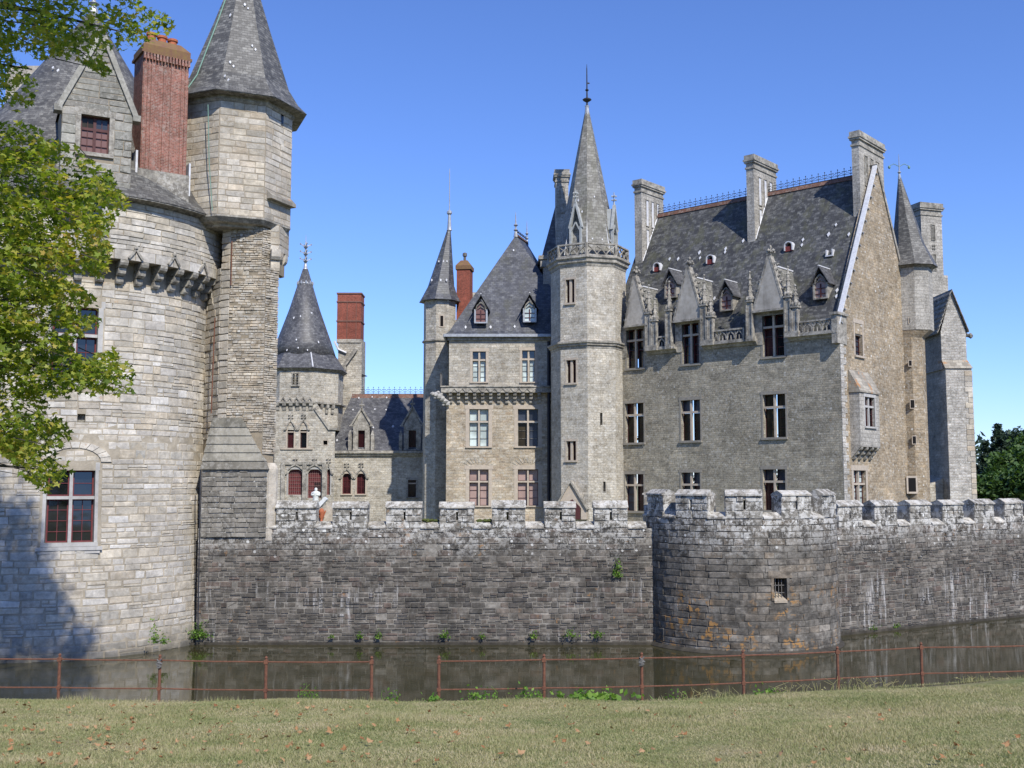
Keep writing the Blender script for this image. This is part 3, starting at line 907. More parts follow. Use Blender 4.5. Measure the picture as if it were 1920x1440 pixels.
for i in range(-5, 10):
    u = c1 + cs * i
    if u > 10.9: break
    corbel(T, Cyl(*TC, 6.5), u * 6.5 / 7.25, zc0, zc1, .3, .78)
    m = MB(); ub = u + cs / 2
    # the band over the gap, on every second gap with a small ogee head
    sbox(m, SG, u - cs / 2 + .02, u + cs / 2 - .02, zc1 + .0, zc1 + .42, -.05, .05)
    build('gallery_lintel', m, M['tower_stone'], T)
    if i % 2 == 0:
        m = MB()
        for a_, b_ in (((-.3, .06), (-.12, .3)), ((-.12, .3), (0, .5)), ((0, .5), (.12, .3)), ((.12, .3), (.3, .06))):
            sbar(m, SG, (ub + a_[0], zc1 + a_[1]), (ub + b_[0], zc1 + b_[1]), .09, .03, .13)
        m.blob(SG.pt(ub, zc1 + .55, .1), .1, .1, .12, 6, 3, .2)
        build('ogee_carving', m, M['carved'], T)
# relieving arch of thin voussoirs
for k in range(11):
    t = math.pi * (k + .5) / 11
    m = MB(); ca, sa = math.cos(t), math.sin(t); e = math.pi / 24
    pts = [(archc[0] + rr * 1.25 * math.cos(t + q), archc[1] + rr * .72 * math.sin(t + q)) for rr, q in ((.82, -e), (1.16, -e), (1.16, e), (.82, e))]
    spoly(m, S, pts, -.02, .06); build('voussoir', m, M['tower_stone'], T)
m = MB(); spoly(m, S, [(archc[0] + 1.0 * math.cos(math.pi * k / 8), archc[1] + .57 * math.sin(math.pi * k / 8)) for k in range(9)], -.02, .008)
build('arch_infill', m, M['tower_mortar'], T)
window(T, S, w1, .42, 2, (.62,), .13, 'red_paint', 'glass', None, (1, 3), (0, 1), 'pale_dressed', .13, .16, .34, True, 'pale_dressed', .06)
window(T, S, w2, .42, 2, (.62,), .13, 'red_paint', 'glass', None, (1, 2), (0, 1), 'pale_dressed', .2, .14, .3, True, 'pale_dressed', .06)
window(T, SG, wg, .42, 2, (.6,), .13, 'red_paint', 'glass', None, (1, 2), (0, 1), 'pale_dressed', .2, .14, .3, True, 'pale_dressed', .06)
m = MB(); sbox(m, S, *h3, -.3, -.25); build('vent_hole', m, M['carved_dark'], T)
# footing ledge in the water
# slate cone
zr = zg1 + .12
m = MB()
apex = (-20.6, 50.6, 30.4)
rings_ = []
for t, rr in ((0, 7.75), (.06, 7.15), (.16, 6.35), (.5, 3.55), (.985, .12)):
    z = zr + (apex[2] - zr) * t
    rings_.append([(TC[0] + (apex[0] - TC[0]) * t + rr * math.sin(a), TC[1] - rr * math.cos(a), z) for a in [2 * math.pi * i / 48 for i in range(48)]])
m.loft(rings_)
build('roof', m, M['slate_warm'], T, cyl=(TC[0], TC[1], 5.5))
m = MB(); m.lathe(*TC, [(7.2, zr - .16), (7.72, zr - .06), (7.72, zr - .004), (7.2, zr - .004)], 48); build('eaves_board', m, M['carved_dark'], T)
finial(T, apex[0], apex[1], apex[2] - .3, 2.2, .14, 2, 'lead')
# dormer
th = 27.0
D = Plane(TC[0] + 7.22 * math.sin(R(th)), TC[1] - 7.22 * math.cos(R(th)), th)
dl, dr = D.inv(113, 290)[0], D.inv(246, 300)[0]
dw = D.rect(151, 217, 205, 287)
zk = D.inv(180, 206)[1]; zp = D.inv(190, 72)[1]; zb = D.inv(180, 372)[1]
m = wall_grid(MB(), D, dl, dr, zb, zk, [dw], .4)
m.hexa([D.pt(dl, zb), D.pt(dl, zb, -3), D.pt(dl, zk, -3.2), D.pt(dl, zk)], [D.pt(dl + .3, zb), D.pt(dl + .3, zb, -3), D.pt(dl + .3, zk, -3.2), D.pt(dl + .3, zk)])
m.hexa([D.pt(dr, zb), D.pt(dr, zb, -3), D.pt(dr, zk, -3.2), D.pt(dr, zk)], [D.pt(dr - .3, zb), D.pt(dr - .3, zb, -3), D.pt(dr - .3, zk, -3.2), D.pt(dr - .3, zk)])
um = (dl + dr) / 2 + .05
spoly(m, D, [(dl, zk), (dr, zk), (um + .08, zp), (um - .08, zp)], -.4, 0)
dorm = build('dormer', m, M['turret_mortar'], T)
bl = lay_courses(D, dl, dr, zb + .1, zk, (.28, .42), (.5, 1.0), [(dw[0] - .2, dw[1] + .2, dw[2] - .3, dw[3] + .3)], .02, 3)
n_ = 12
for k in range(n_):
    z = zk + (zp - zk) * k / n_; z2 = zk + (zp - zk) * (k + 1) / n_; f = 1 - (k + .6) / n_
    a_, b_ = um + (dl - um) * f, um + (dr - um) * f
    c = max(1, int((b_ - a_) / .75))
    for q in range(c):
        bl.append((a_ + (b_ - a_) * (q + .5) / c, (z + z2) / 2, (b_ - a_) / c - .02, z2 - z - .02))
M['dormer_stone'] = mat_stone('dormer_stone', [(.25, .245, .21), (.33, .32, .28), (.29, .28, .24), (.36, .34, .30)], lw=.5, stain=.35, lo=.15)
place_stones(dorm, D, bl, M['dormer_stone'], 'stone', .035, 0, 90, 4, .006)
m = MB()
for s_, ue in ((-1, dl), (1, dr)):
    sbar(m, D, (ue + s_ * .12, zk - .05), (um + s_ * .08, zp + .1), .22, -.5, .12)
    sbox(m, D, min(ue, ue + s_ * .32), max(ue, ue + s_ * .32), zk - .28, zk - .02, -.4, .14)
build('gable_coping', m, M['dormer_stone'], dorm)
m = MB()
b0 = D.pt(um, zp, -.4); b1 = D.pt(um, zp, -4.2)
m.add([b0, b1, D.pt(dl - .1, zk, -4.2), D.pt(dl - .1, zk, -.4)], [(0, 1, 2, 3)]); m.add([b0, b1, D.pt(dr + .1, zk, -4.2), D.pt(dr + .1, zk, -.4)], [(0, 1, 2, 3)])
build('dormer_roof', m, M['slate_warm'], dorm)
window(dorm, D, dw, .3, 2, (.66,), .0, 'dark_red', 'blind_brown', 'glass_blue', (1, 2), (1, 0), 'carved', .2, .16, .3, False, 'dressed', .06)
# brick chimney
B = Plane(at(305, 340, 46.6).x, 46.3, 34)
bu0, bu1 = B.inv(266, 200)[0], B.inv(352, 200)[0]
zt = B.inv(315, 88)[1]; zbb = B.inv(312, 345)[1]
bm = (bu0 + bu1) / 2
m = MB(); sbox(m, B, bu0, bu1, zbb, zt - .5, -1.5, 0); ch = build('chimney', m, M['brick'], T)
m = MB()
for k in (0, 1, 2, 5.2, 7.2, 10, 11):
    u = bu0 + .1 + (bu1 - bu0 - .2) * k / 11
    sbox(m, B, u - .06, u + .06, zbb + .4, zt - .62, -.02, .05)
build('brick_rib', m, M['brick'], ch)
m = MB(); k = 0
while k < 15:
    u = bu0 - .04 + (bu1 - bu0 + .08) * (k + .5) / 15; sbox(m, B, u - .045, u + .045, zt - .78, zt - .5, -.02, .16); k += 1
build('dentil_course', m, M['brick'], ch)
m = MB(); sbox(m, B, bu0 - .1, bu1 + .1, zt - .5, zt - .38, -1.6, .15); sbox(m, B, bu0 - .04, bu1 + .04, zt - .38, zt - .1, -1.55, .1)
m.hexa([B.pt(bu0 - .04, zt - .1, .1), B.pt(bu1 + .04, zt - .1, .1), B.pt(bu1 + .04, zt - .1, -1.55), B.pt(bu0 - .04, zt - .1, -1.55)],
       [B.pt(bu0 + .3, zt + .32, -.3), B.pt(bu1 - .3, zt + .32, -.3), B.pt(bu1 - .3, zt + .32, -1.2), B.pt(bu0 + .3, zt + .32, -1.2)])
M['mossy_brick'] = mat_plain('mossy_brick', (.17, .09, .06), (.20, .13, .055), .95, 5, .4)
build('chimney_cap', m, M['mossy_brick'], ch)
for k in range(3):
    c = B.pt(bm + (k - 1) * .5, 0, -.7 - .1 * k); m = MB()
    m.lathe(c.x, c.y, [(.2, zt + .1), (.19, zt + .62), (.24, zt + .64), (.24, zt + .74), (.17, zt + .74)], 12)
    build('chimney_pot', m, M['terracotta'], ch)
m = MB(); sbox(m, B, bu0 - .1, bu1 + .12, zbb - 1.2, zbb + .5, -1.6, .12); build('chimney_base', m, M['carved'], ch)
for a_ in ((bu1 + .125, bu1 + .2, zbb - .4, zbb + 1.1), (bu0 - .2, bu0 - .11, zbb - .1, zbb + 1.3)):
    m = MB(); sbox(m, B, *a_, -.6, .05); build('lead_flashing', m, M['lead_white'], ch)
# small far chimney stack behind the cone
m = MB(); c = at(60, 140, 56); m.box(c.x - .9, c.x + .9, 55, 57, 20, c.z + .1); sbx = build('rear_chimney', m, M['turret_stone'], T)
def cone_n(a): return (math.sin(a) * .82, -math.cos(a) * .82, .57)
for px, py in ((100, 128), (85, 225), (268, 350), (373, 377)):
    for Y in [46 + .1 * k for k in range(90)]:
        p = at(px, py, Y)
        t = (p.z - zr) / (apex[2] - zr)
        rr = 7.75 * (1 - t) * .93 + .1
        if math.hypot(p.x - TC[0] - .4 * t, p.y - TC[1]) < rr:
            a = math.atan2(p.x - TC[0], -(p.y - TC[1])); patches(T, [p, p + Vector((.22, .05, -.12))], cone_n(a), s=.13); break

# ================================================================== STAIR TURRET ON ITS BUTTRESS
T = thing('stair_turret', (-13.2, 50.0, 0), 'octagonal ashlar turret with tall slate spire standing on a rough shale buttress beside the moat', 'tower')
OC = (-13.3, 50.0); OR = 2.72; N0 = 22
ze = at(440, 172, 46.9).z; zs0 = at(455, 402, 47.4).z
zlow = at(530, 470, 49.2).z
fac = {a: facet(*OC, OR, a) for a in (-68, -23, 22, 67, 112)}
hs = OR * math.sin(R(22.5))
m = MB(); m.loft([octring(*OC, OR, N0, zs0), octring(*OC, OR, N0, ze)])
Fr = fac[67]
# lower part of the right side hangs further down on corbels
tur = build('turret_wall', m, M['turret_mortar'], T)
sl = Fr.rect(527, 215, 531, 232)
for a, n1 in ((22, 120), (-23, 120), (67, 80), (112, 20)):
    P_ = fac[a]
    bl = lay_courses(P_, -hs + .015, hs - .015, zs0, ze - .25, (.27, .31), (.45, .95), [sl] if a == 67 else [], .022, 40 + a)
    place_stones(tur, P_, bl, M['turret_stone'], 'stone', .022, 0, n1, a + 80, .006, depthvar=.25)
m = MB(); sbox(m, Fr, *sl, .0, .02); build('slit_opening', m, M['glass'], T)
# cornice band and eaves
m = MB(); m.loft([octring(*OC, OR + .03, N0, ze - .25), octring(*OC, OR + .1, N0, ze - .18), octring(*OC, OR + .1, N0, ze)]); build('cornice', m, M['carved'], T)
za = 33.2; rings_ = []
for t, rr in ((0, 3.42), (.05, 2.98), (.14, 2.5), (.5, 1.42), (.99, .05)):
    z = ze + .03 + (za - ze) * t; rings_.append(octring(OC[0] + .25 * t, OC[1], rr, N0, z))
m = MB().loft(rings_); build('spire', m, M['slate_warm'], T)
m = MB(); m.loft([octring(*OC, 2.8, N0, ze - .01), octring(*OC, 3.38, N0, ze + .0), octring(*OC, 3.4, N0, ze + .028)]); build('eaves_board', m, M['carved_dark'], T)
# moulded slab under the turret
m = MB(); m.loft([octring(*OC, OR - .55, N0, zs0 - .42), octring(*OC, OR - .5, N0, zs0 - .3), octring(*OC, OR - .2, N0, zs0 - .27), octring(*OC, OR + .02, N0, zs0 - .08), octring(*OC, OR + .02, N0, zs0)])
build('base_moulding', m, M['carved'], T)
# projecting lower bay on the right with corbels
Q = Plane(at(507, 430, 48.9).x, 48.9, 22)
q1 = Q.inv(524, 430)[0]
zt2 = Q.inv(515, 350)[1]; zl2 = Q.inv(515, 470)[1]
poly = [Q.pt(0, 0, 0), Q.pt(q1, 0, 0)]
poly += [poly[1] + Vector((math.cos(R(82)), math.sin(R(82)), 0)) * 1.3, poly[0] + Vector((0.1, 1.9, 0))]
m = MB().prism([(p.x, p.y) for p in poly], zl2, zs0 - .06); lb = build('lower_bay', m, M['turret_mortar'], T)
P2 = Plane(poly[1].x, poly[1].y, 82)
bl = lay_courses(Q, .0, q1 - .01, zl2, zs0 - .1, (.27, .31), (.4, .8), [], .022, 91); place_stones(lb, Q, bl, M['turret_stone'], 'stone', .022, 0, 40, 92, .006)
bl = lay_courses(P2, .01, 1.3, zl2, zs0 - .1, (.27, .31), (.5, .9), [], .022, 93); place_stones(lb, P2, bl, M['turret_stone'], 'stone', .022, 0, 40, 94, .006)
bc = Vector((sum(p.x for p in poly) / 4, sum(p.y for p in poly) / 4, 0))
m = MB().prism([(p.x + (bc.x - p.x) * .45, p.y + (bc.y - p.y) * .45) for p in poly], zl2 - 1.05, zl2); build('bay_foot', m, M['shale_mortar'], lb)
for k, u in enumerate((.22,)):
    corbel(lb, Q, u, zl2 - 1.0, zl2, .42, .0 + .45, 2, 'turret_stone')
P3_ = Plane(P2.pt(0, 0, -.4).x, P2.pt(0, 0, -.4).y, 82)
corbel(lb, P3_, .35, zl2 - 1.0, zl2, .3, .44, 2, 'turret_stone'); corbel(lb, P3_, .95, zl2 - 1.0, zl2, .3, .44, 2, 'turret_stone')
m = MB(); sbox(m, Fr, -hs + .15, hs + .05, zs0 + .95, zs0 + 1.12, -.02, .28)
sprofile(m, Fr, [(.27, zs0 + 1.12), (0, zs0 + 1.4), (-.02, zs0 + 1.12)], -hs + .15, hs + .05)
build('rain_ledge', m, M['slate_orange'], T)
# shale buttress shaft
zb1 = at(430, 785, 48.48).z; zb2 = at(440, 880, 48.4).z
bp = [(-13.45, 48.75), (-13.0, 48.5), (-11.35, 48.5), (-10.95, 49.0), (-11.45, 51.5), (-16.0, 52.0)]
rb = [(-13.45 + .05, 48.75), (-13.0, 48.52), (-11.55, 48.52), (-11.3, 49.0), (-11.75, 51), (-14.2, 51.4)]
m = MB().prism(bp, 5.6, zlow - .9); m.prism(rb, zlow - .95, zs0 - .3)
sh = build('buttress_shaft', m, M['shale_mortar'], T)
PF = Plane(-13.0, 48.5, 0)
bl = lay_courses(PF, .0, 1.65, zb1 - .6, zlow - .9, (.07, .16), (.15, .55), [], .018, 61)
place_stones(sh, PF, bl, M['shale'], 'stone', .035, 0, 240, 62, .025, depthvar=.7)
bl = lay_courses(PF, .0, 1.45, zlow - .9, zs0 - .35, (.07, .16), (.15, .55), [], .018, 63)
place_stones(sh, PF, bl, M['shale'], 'stone', .035, 0, 40, 64, .025, depthvar=.7)
e = Vector((.5, .5)); PR = Plane(-11.35, 48.5, 45)
bl = lay_courses(PR, .0, .7, zb1 - 1.6, zlow - .9, (.07, .13), (.2, .5), [], .018, 65); place_stones(sh, PR, bl, M['shale'], 'stone', .035, 0, 20, 66, .04)
PR = Plane(-11.55, 48.52, 54)
bl = lay_courses(PR, .0, .58, zlow - .9, zs0 - .35, (.07, .13), (.2, .5), [], .018, 165); place_stones(sh, PR, bl, M['shale'], 'stone', .035, 0, 10, 66, .04)
PQ = Plane(-16.0, 52.0, -51.9)
bl = lay_courses(PQ, 1.6, 4.12, zb1 - .9, zlow - .9, (.24, .36), (.4, .8), [], .02, 167); place_stones(sh, PQ, bl, M['turret_stone'], 'stone', .05, 0, 60, 168, .01)
PL = Plane(-13.45, 48.75, -29)
bl = lay_courses(PL, .0, .52, zb1 - .3, zs0 - .35, (.24, .36), (.5, .6), [], .02, 67); place_stones(sh, PL, bl, M['turret_stone'], 'quoin', .05, 0, 60, 68, .01)
# battered lower stage with slab cap
x0, x1 = at(377, 900, 48.25).x, at(499, 900, 48.25).x
m = MB().prism([(x0, 48.42), (x1, 48.42), (x1 + .1, 49.5), (x0 - 1.2, 51.5)], 4.75, zb2)
st = build('lower_stage', m, M['moat_mortar'], T)
PS = Plane(x0, 48.42, 0)
M['stage_stone'] = mat_stone('stage_stone', [(.16, .15, .13), (.24, .22, .185), (.2, .185, .16), (.28, .26, .22), (.13, .12, .105)], tex=6, lw=.4, stain=.7, lo=.2)
bl = lay_courses(PS, .0, x1 - x0, 4.75, zb2, (.19, .27), (.35, .75), [], .02, 71); place_stones(st, PS, bl, M['stage_stone'], 'stone', .05, 0, 150, 72, .01)
t0, t1 = at(399, 786, 48.48).x, at(454, 786, 48.48).x
ns = 6
for k in range(ns):
    f0, f1 = k / ns, (k + 1) / ns
    L = lambda f: (x0 - .06 + (t0 - x0 + .06) * f, 48.34 + .12 * f, x1 + .06 + (t1 - x1 - .06) * f, zb2 + (zb1 - zb2) * f)
    a_ = L(f0); b_ = L(f1 + .02); m = MB(); lip = 0.0; b_ = (b_[0], a_[1] + .03 + .04, b_[2], b_[3]) if False else b_
    a_ = (a_[0] - .03, a_[1] - .05, a_[2] + .03, a_[3])
    m.hexa([(a_[0], a_[1] - lip, a_[3]), (a_[2], a_[1] - lip, a_[3]), (a_[2] + .1, 49.4, a_[3]), (a_[0] - .5, 50.4, a_[3])],
           [(b_[0], b_[1] - lip, b_[3]), (b_[2], b_[1] - lip, b_[3]), (b_[2] + .1, 49.4, b_[3]), (b_[0] - .5, 50.4, b_[3])])
    build('cap_slab', m, M['slab_stone'], st)
# engaged round shaft at the junction with the moat wall
m = MB(); c = at(507, 930, 48.75); m.lathe(c.x, 48.75, [(.32, 4.6), (.32, at(507, 880, 48.75).z), (.2, at(507, 868, 48.75).z)], 12); build('corner_shaft', m, M['turret_stone'], T)
# pipes and lightning cable
m = MB(); m.path([at(390, 196, 47.0), at(392, 300, 47.1), at(398, 395, 47.2)], .02, 5); build('lightning_cable', m, M['copper'], T)
m = MB(); pts = []
for t in (0., .05, .14, .5, .8):
    rr = [3.45, 3.0, 2.52, 1.45, .62][(0., .05, .14, .5, .8).index(t)] * .95
    z = ze + .06 + (za - ze) * t; a = R(-35); pts.append((OC[0] + .25 * t + rr * math.sin(a), OC[1] - rr * math.cos(a), z))
m.path(pts, .035, 5); build('lightning_cable', m, M['copper'], T)
m = MB(); m.path([at(435, 452, 48.4), at(433, 535, 48.4)], .03, 6); build('drain_pipe', m, M['rust'], T)
m = MB(); m.path([at(403, 596, 48.7), at(396, 775, 48.7)], .03, 6); build('drain_pipe', m, M['rust'], T)
m = MB(); m.path([at(376, 880, 48.0), at(374, 1000, 48.0), at(371, 1180, 48.0)], .03, 6); build('drain_pipe', m, M['iron'], T)
for a in (22, -23):
    P_ = fac[a]
    nn = Vector((math.sin(R(a)) * .93, -math.cos(R(a)) * .93, .36))
    for t, uo in (((.2, -.3), (.33, .2), (.6, 0)) if a == 22 else ((.18, -.6), (.1, .5), (.52, .3))):
        rr = (2.5 - (t - .14) / .36 * 1.08 if t < .5 else 1.42 - (t - .5) / .49 * 1.37) * math.cos(R(22.5))
        z = ze + .03 + (za - ze) * t
        p = Vector((OC[0] + .25 * t + rr * math.sin(R(a)) + math.cos(R(a)) * uo * rr, OC[1] - rr * math.cos(R(a)) + math.sin(R(a)) * uo * rr, z))
        patches(T, [p, p + Vector((.15, .02, -.18))], nn, s=.12)
# ================================================================== MOAT WALLS AND BASTION
def merlon(T, S, u0, u1, z0, z1, thick=.75, cap=.3, seed=1, mat='merlon_stone', slot=True, capn=.03, n1=9):
    u0 += rnd.uniform(-.03, .03); u1 += rnd.uniform(-.03, .03)
    m = MB(); us = (u0 + u1) / 2 + rnd.uniform(-.05, .05); hw = .045; za = z0 + (z1 - z0) * .42; zb = z0 + (z1 - z0) * .82
    if slot:
        sbox(m, S, u0, us - hw, z0, z1, -thick, -.035); sbox(m, S, us + hw, u1, z0, z1, -thick, -.035)
        sbox(m, S, us - hw, us + hw, z0, za, -thick, -.037); sbox(m, S, us - hw, us + hw, zb, z1, -thick, -.037)
    else: sbox(m, S, u0, u1, z0, z1, -thick, -.035)
    o = build('merlon', m, M['moat_mortar'], T)
    if slot:
        m = MB(); sbox(m, S, us - hw, us + hw, za, zb, -.5, -.4); build('slit_dark_back', m, M['glass'], o)  # dark box behind the slot, its colour standing in for the shade inside
    bl = lay_courses(S, u0, u1, z0, z1, (.26, .36), (.4, .85), [(us - hw, us + hw, za, zb)] if slot else [], .02, seed)
    place_stones(o, S, bl, M[mat], 'stone', .045, -.035, n1, seed + 1, .01)
    m = MB(); e = capn; cap += rnd.uniform(-.03, .03); z1 += rnd.uniform(-.004, .02)
    sprofile(m, S, [(.06, z1 + .004), (.06, z1 + .07), (-.3, z1 + cap), (-thick - .04, z1 + .07), (-thick - .04, z1 + .004)], u0 - e, u1 + e)
    build('cap_stone', m, M['coping'], o)
    return o
def crenel_sill(T, S, u0, u1, z0, h=.3, thick=.75):
    m = MB()
    sprofile(m, S, [(.07, z0 + .004), (.07, z0 + .07), (-.32, z0 + h), (-thick, z0 + h), (-thick, z0 + .004)], u0 + .004, u1 - .004)
    return build('crenel_sill', m, M['coping'], T)

T = thing('curtain_wall', (-4, 48, 0), 'dark lichened moat wall with seven merlons between the big round tower and the bastion', 'wall')
S = Plane(0, 48.5, 0)
X = lambda px: S.inv(px, 960)[0]
zs = S.inv(850, 991)[1]; zm = S.inv(850, 953)[1]; ztop = S.inv(850, 938)[1]
ul, ur = X(373), X(1208) + .4
m = MB(); m.hexa([(ul, 48.5, -1.2), (ur, 48.5, -1.2), (ur, 49.6, -1.2), (ul, 51.5, -1.2)], [(ul, 48.5, zs), (ur, 48.5, zs), (ur, 49.6, zs), (ul, 51.5, zs)])
cw = build('wall', m, M['moat_mortar'], T)
bl = lay_courses(S, ul, ur, -.1, 3.9, (.13, .27), (.2, .7), [], .032, 201, None, .35)
bl2 = lay_courses(S, ul, ur, 3.9, zs, (.22, .32), (.4, .9), [], .022, 202)
place_stones(T, S, [b for b in bl2 if b[0] > X(470) or b[1] < 4.7] + [b for b in bl if True], M['moat_stone'], 'stone', .035, -.0, 300, 203, .02, depthvar=.6)
mer = [(519, 591), (624, 690), (724, 789), (823, 888), (922, 985), (1020, 1080), (1114, 1177)]
for k, (a, b) in enumerate(mer): merlon(T, S, X(a), X(b), zs + .004, zm, .75, ztop - zm - .04, 300 + k * 3)
sil = [(490, 519)] + [(mer[k][1], mer[k + 1][0]) for k in range(6)] + [(1177, 1212)]
for a, b in sil: crenel_sill(T, S, X(a), X(b), zs, .3)
m = MB(); sbox(m, S, ul - 1, ur, -1.2, .1, -.02, .12); build('footing', m, M['footing'], T)
# second bigger merlon course: moss tufts on three sills
for k in (3, 4):
    m = MB(); u = X(mer[k][0]) - .35; r_ = random.Random(k)
    for q in range(9): m.blob(S.pt(u + r_.uniform(-.35, .3), zs + .32 + r_.uniform(0, .05), -.35 + r_.uniform(-.1, .1)), .14, .12, .07, 6, 3, .3)
    build('moss_tuft', m, M['moss'], T)
# ---- bastion
BC = (10.5, 49.9); BR = 4.36
T = thing('bastion', (*BC, 0), 'half-round dark stone bastion with crenellated top and one barred opening, standing in the moat', 'tower')
S = Cyl(*BC, BR, lambda z: BR + .02 * max(2 - z, 0))
zs = S.inv(1411, 974)[1]; zm = S.inv(1362, 930)[1]; zt = S.inv(1362, 917)[1]
op = S.rect(1451, 1084, 1475, 1126)
m = wall_grid(MB(), S, -9.5, 9.5, -1.2, zs, [op], .8, .5)
m.lathe(*BC, [(2.8, zs + .003), (BR, zs)], 48, cap0=False, cap1=False)
m.lathe(*BC, [(3.6, 3.2), (3.6, zs + .003)], 40, cap0=False, cap1=False)
build('wall', m, M['bastion_mortar'], T, cyl=S.cyl)
bl = lay_courses(S, -8.4, 8.4, -.05, zs, (.25, .33), (.4, .95), [(op[0] - .12, op[1] + .12, op[2] - .1, op[3] + .3)], .02, 401)
place_stones(T, S, bl, M['bastion_stone'], 'stone', .022, -.0, 300, 402, .01)
m = MB(); sbox(m, S, op[0] - .25, op[1] + .25, op[3], op[3] + .3, -.05, .05); sbox(m, S, op[0] - .12, op[0], op[2], op[3], -.05, .04); sbox(m, S, op[1], op[1] + .12, op[2], op[3], -.05, .04)
w = build('barred_opening', m, M['bastion_stone'], T)
m = MB(); sbox(m, S, *op, -.8, -.75); build('opening_back', m, M['glass'], w)
m = MB(); sprofile(m, S, [(.05, op[2] - .1), (.05, op[2]), (-.7, op[2] + .35), (-.7, op[2] - .1)], op[0], op[1]); build('sloping_sill', m, M['turret_stone'], w)
m = MB()
for k in (1, 2, 3): sbox(m, S, op[0] + (op[1] - op[0]) * k / 4 - .015, op[0] + (op[1] - op[0]) * k / 4 + .015, op[2], op[3], -.2, -.17)
for k in (1, 2): z = op[2] + (op[3] - op[2]) * k / 3; sbox(m, S, op[0], op[1], z - .015, z + .015, -.165, -.14)
build('iron_bars', m, M['galv'], w)
m = MB(); m.lathe(*BC, [(BR + .05, -1.2), (BR + .24, -1.0), (BR + .22, .02), (BR + .1, .14), (BR - .02, .16)], 64, cap0=False, cap1=False); build('footing', m, M['footing'], T, cyl=S.cyl)
step = R(31.2); a0 = R(-8.2)
for k in range(-3, 4):
    a = a0 + step * k; hw = R(10.2)
    Sm = Plane(BC[0] + BR * math.cos(hw) * math.sin(a), BC[1] - BR * math.cos(hw) * math.cos(a), math.degrees(a))
    w_ = BR * math.sin(hw)
    merlon(T, Sm, -w_, w_, zs + .004, zm, .7, zt - zm - .04, 500 + 3 * k + 20, 'merlon_stone', True, .0)
    if k < 3:
        ac = a + step / 2; hc = (step / 2 - hw); Sc = Plane(BC[0] + BR * math.cos(hc) * math.sin(ac), BC[1] - BR * math.cos(hc) * math.cos(ac), math.degrees(ac))
        crenel_sill(T, Sc, -BR * math.sin(hc), BR * math.sin(hc), zs, .3, .7)
# ---- right curtain wall
WP = (15.55, 51.4)
T = thing('curtain_wall', (*WP, 0), 'moat wall running back to the right of the bastion, white lichen along its crenellated top', 'wall')
S = Plane(*WP, 30.6)
zs = S.inv(1650, 987)[1]; zm = S.inv(1650, 949)[1]; zt = S.inv(1662, 937)[1]
m = MB(); sbox(m, S, -1.2, 60, -1.2, zs, -1.1, -.0); build('wall', m, M['moat_mortar'], T)
bl = lay_courses(S, -.8, 22, -.1, 3.9, (.14, .28), (.22, .7), [], .032, 601, None, .35)
bl2 = lay_courses(S, -.8, 22, 3.9, zs, (.24, .32), (.4, .9), [], .022, 602)
place_stones(T, S, bl2 + bl, M['moat_stone'], 'stone', .035, -.0, 300, 603, .02, depthvar=.6)
u = .1; k = 0
while u < 26:
    n_ = 9 if u < 16 else 0
    merlon(T, S, u, u + 1.64, zs + .004, zm, .85, zt - zm - .03, 700 + 3 * k, n1=n_)
    crenel_sill(T, S, u + 1.64, u + 2.54, zs, .3, .85)
    u += 2.54; k += 1
m = MB(); sbox(m, S, -1, 60, -1.2, .1, -.02, .12); build('footing', m, M['footing'], T)

# ================================================================== MAIN WING
T = thing('main_wing', (19.2, 62, 4.8), 'great wing with steep mossy slate roof, three carved stone dormers and tall chimneys', 'castle wing')
WO = (19.2, 62.0); WT = -41.4
S = Plane(*WO, WT); G = Plane(*WO, WT + 90)
zcor = 15.92; zeave = 16.15; zrid = 26.9; hb = 6.2
wins = {}
rows = [[(1175, 618, 1207, 690), (1279, 607, 1311, 682), (1430, 591, 1470, 668)],
        [(1172, 756, 1207, 830), (1277, 750, 1313, 826), (1431, 739, 1473, 820)],
        [(1172, 889, 1207, 958), (1278, 886, 1313, 962), (1431, 880, 1473, 957)]]
R_ = [[S.rect(*q) for q in row] for row in rows]
m = wall_grid(MB(), S, -17, 0, 2.8, zcor, [q for row in R_ for q in row], .45)
facade = build('facade_wall', m, M['facade'], T)
for j, row in enumerate(R_):
    for i, q in enumerate(row):
        pm = [['glass', 'glass', 'glass'], ['glass_green', 'glass_green', 'glass_green'], ['glass_blue', 'glass_blue', 'glass_blue']][j][i]
        window(T, S, q, .4, 2, (.7,) if j else (.72,), .13, 'dark_red' if j else 'red_paint', pm, 'glass_blue' if (j == 1 and i == 1) else None, (0, 2), (0, 0), 'facade_trim' if 'facade_trim' in M else 'carved', .12, .14, .2, True, 'dressed', .03)
# cornice and parapet floor
Dm = [(R_[0][i][0], R_[0][i][1]) for i in range(3)]
def segs(full, cuts):
    out = []; a = full[0]
    for c in cuts:
        out.append((a, c[0])); a = c[1]
    out.append((a, full[1])); return out
cuts = [(a - .35, b + .35) for a, b in Dm]
for a, b in segs((-16, -.0), cuts):
    if b - a < .3: continue
    m = MB(); sprofile(m, S, [(-.05, zcor - .22), (.12, zcor - .2), (.2, zcor - .06), (.42, zcor), (.42, zcor + .12), (-.6, zcor + .12), (-.6, zcor - .1)], a, b)
    build('cornice', m, M['carved'], T)
rails = [(S.inv(1222, 645)[0], S.inv(1255, 645)[0], 2), (S.inv(1334, 632)[0], S.inv(1401, 632)[0], 4), (S.inv(1490, 615)[0], -.25, 4)]
for a, b, n in rails: tracery_rail(T, S, a, b, zcor + .12, zcor + .12 + .78, .28, n, style='y')
# corner kneeler block
m = MB(); sbox(m, S, -.3, .05, zcor - .6, zeave + .85, -.9, .4); sbox(m, S, -.38, .15, zeave + .85, zeave + 1.0, -1.0, .5); build('kneeler', m, M['carved'], T)
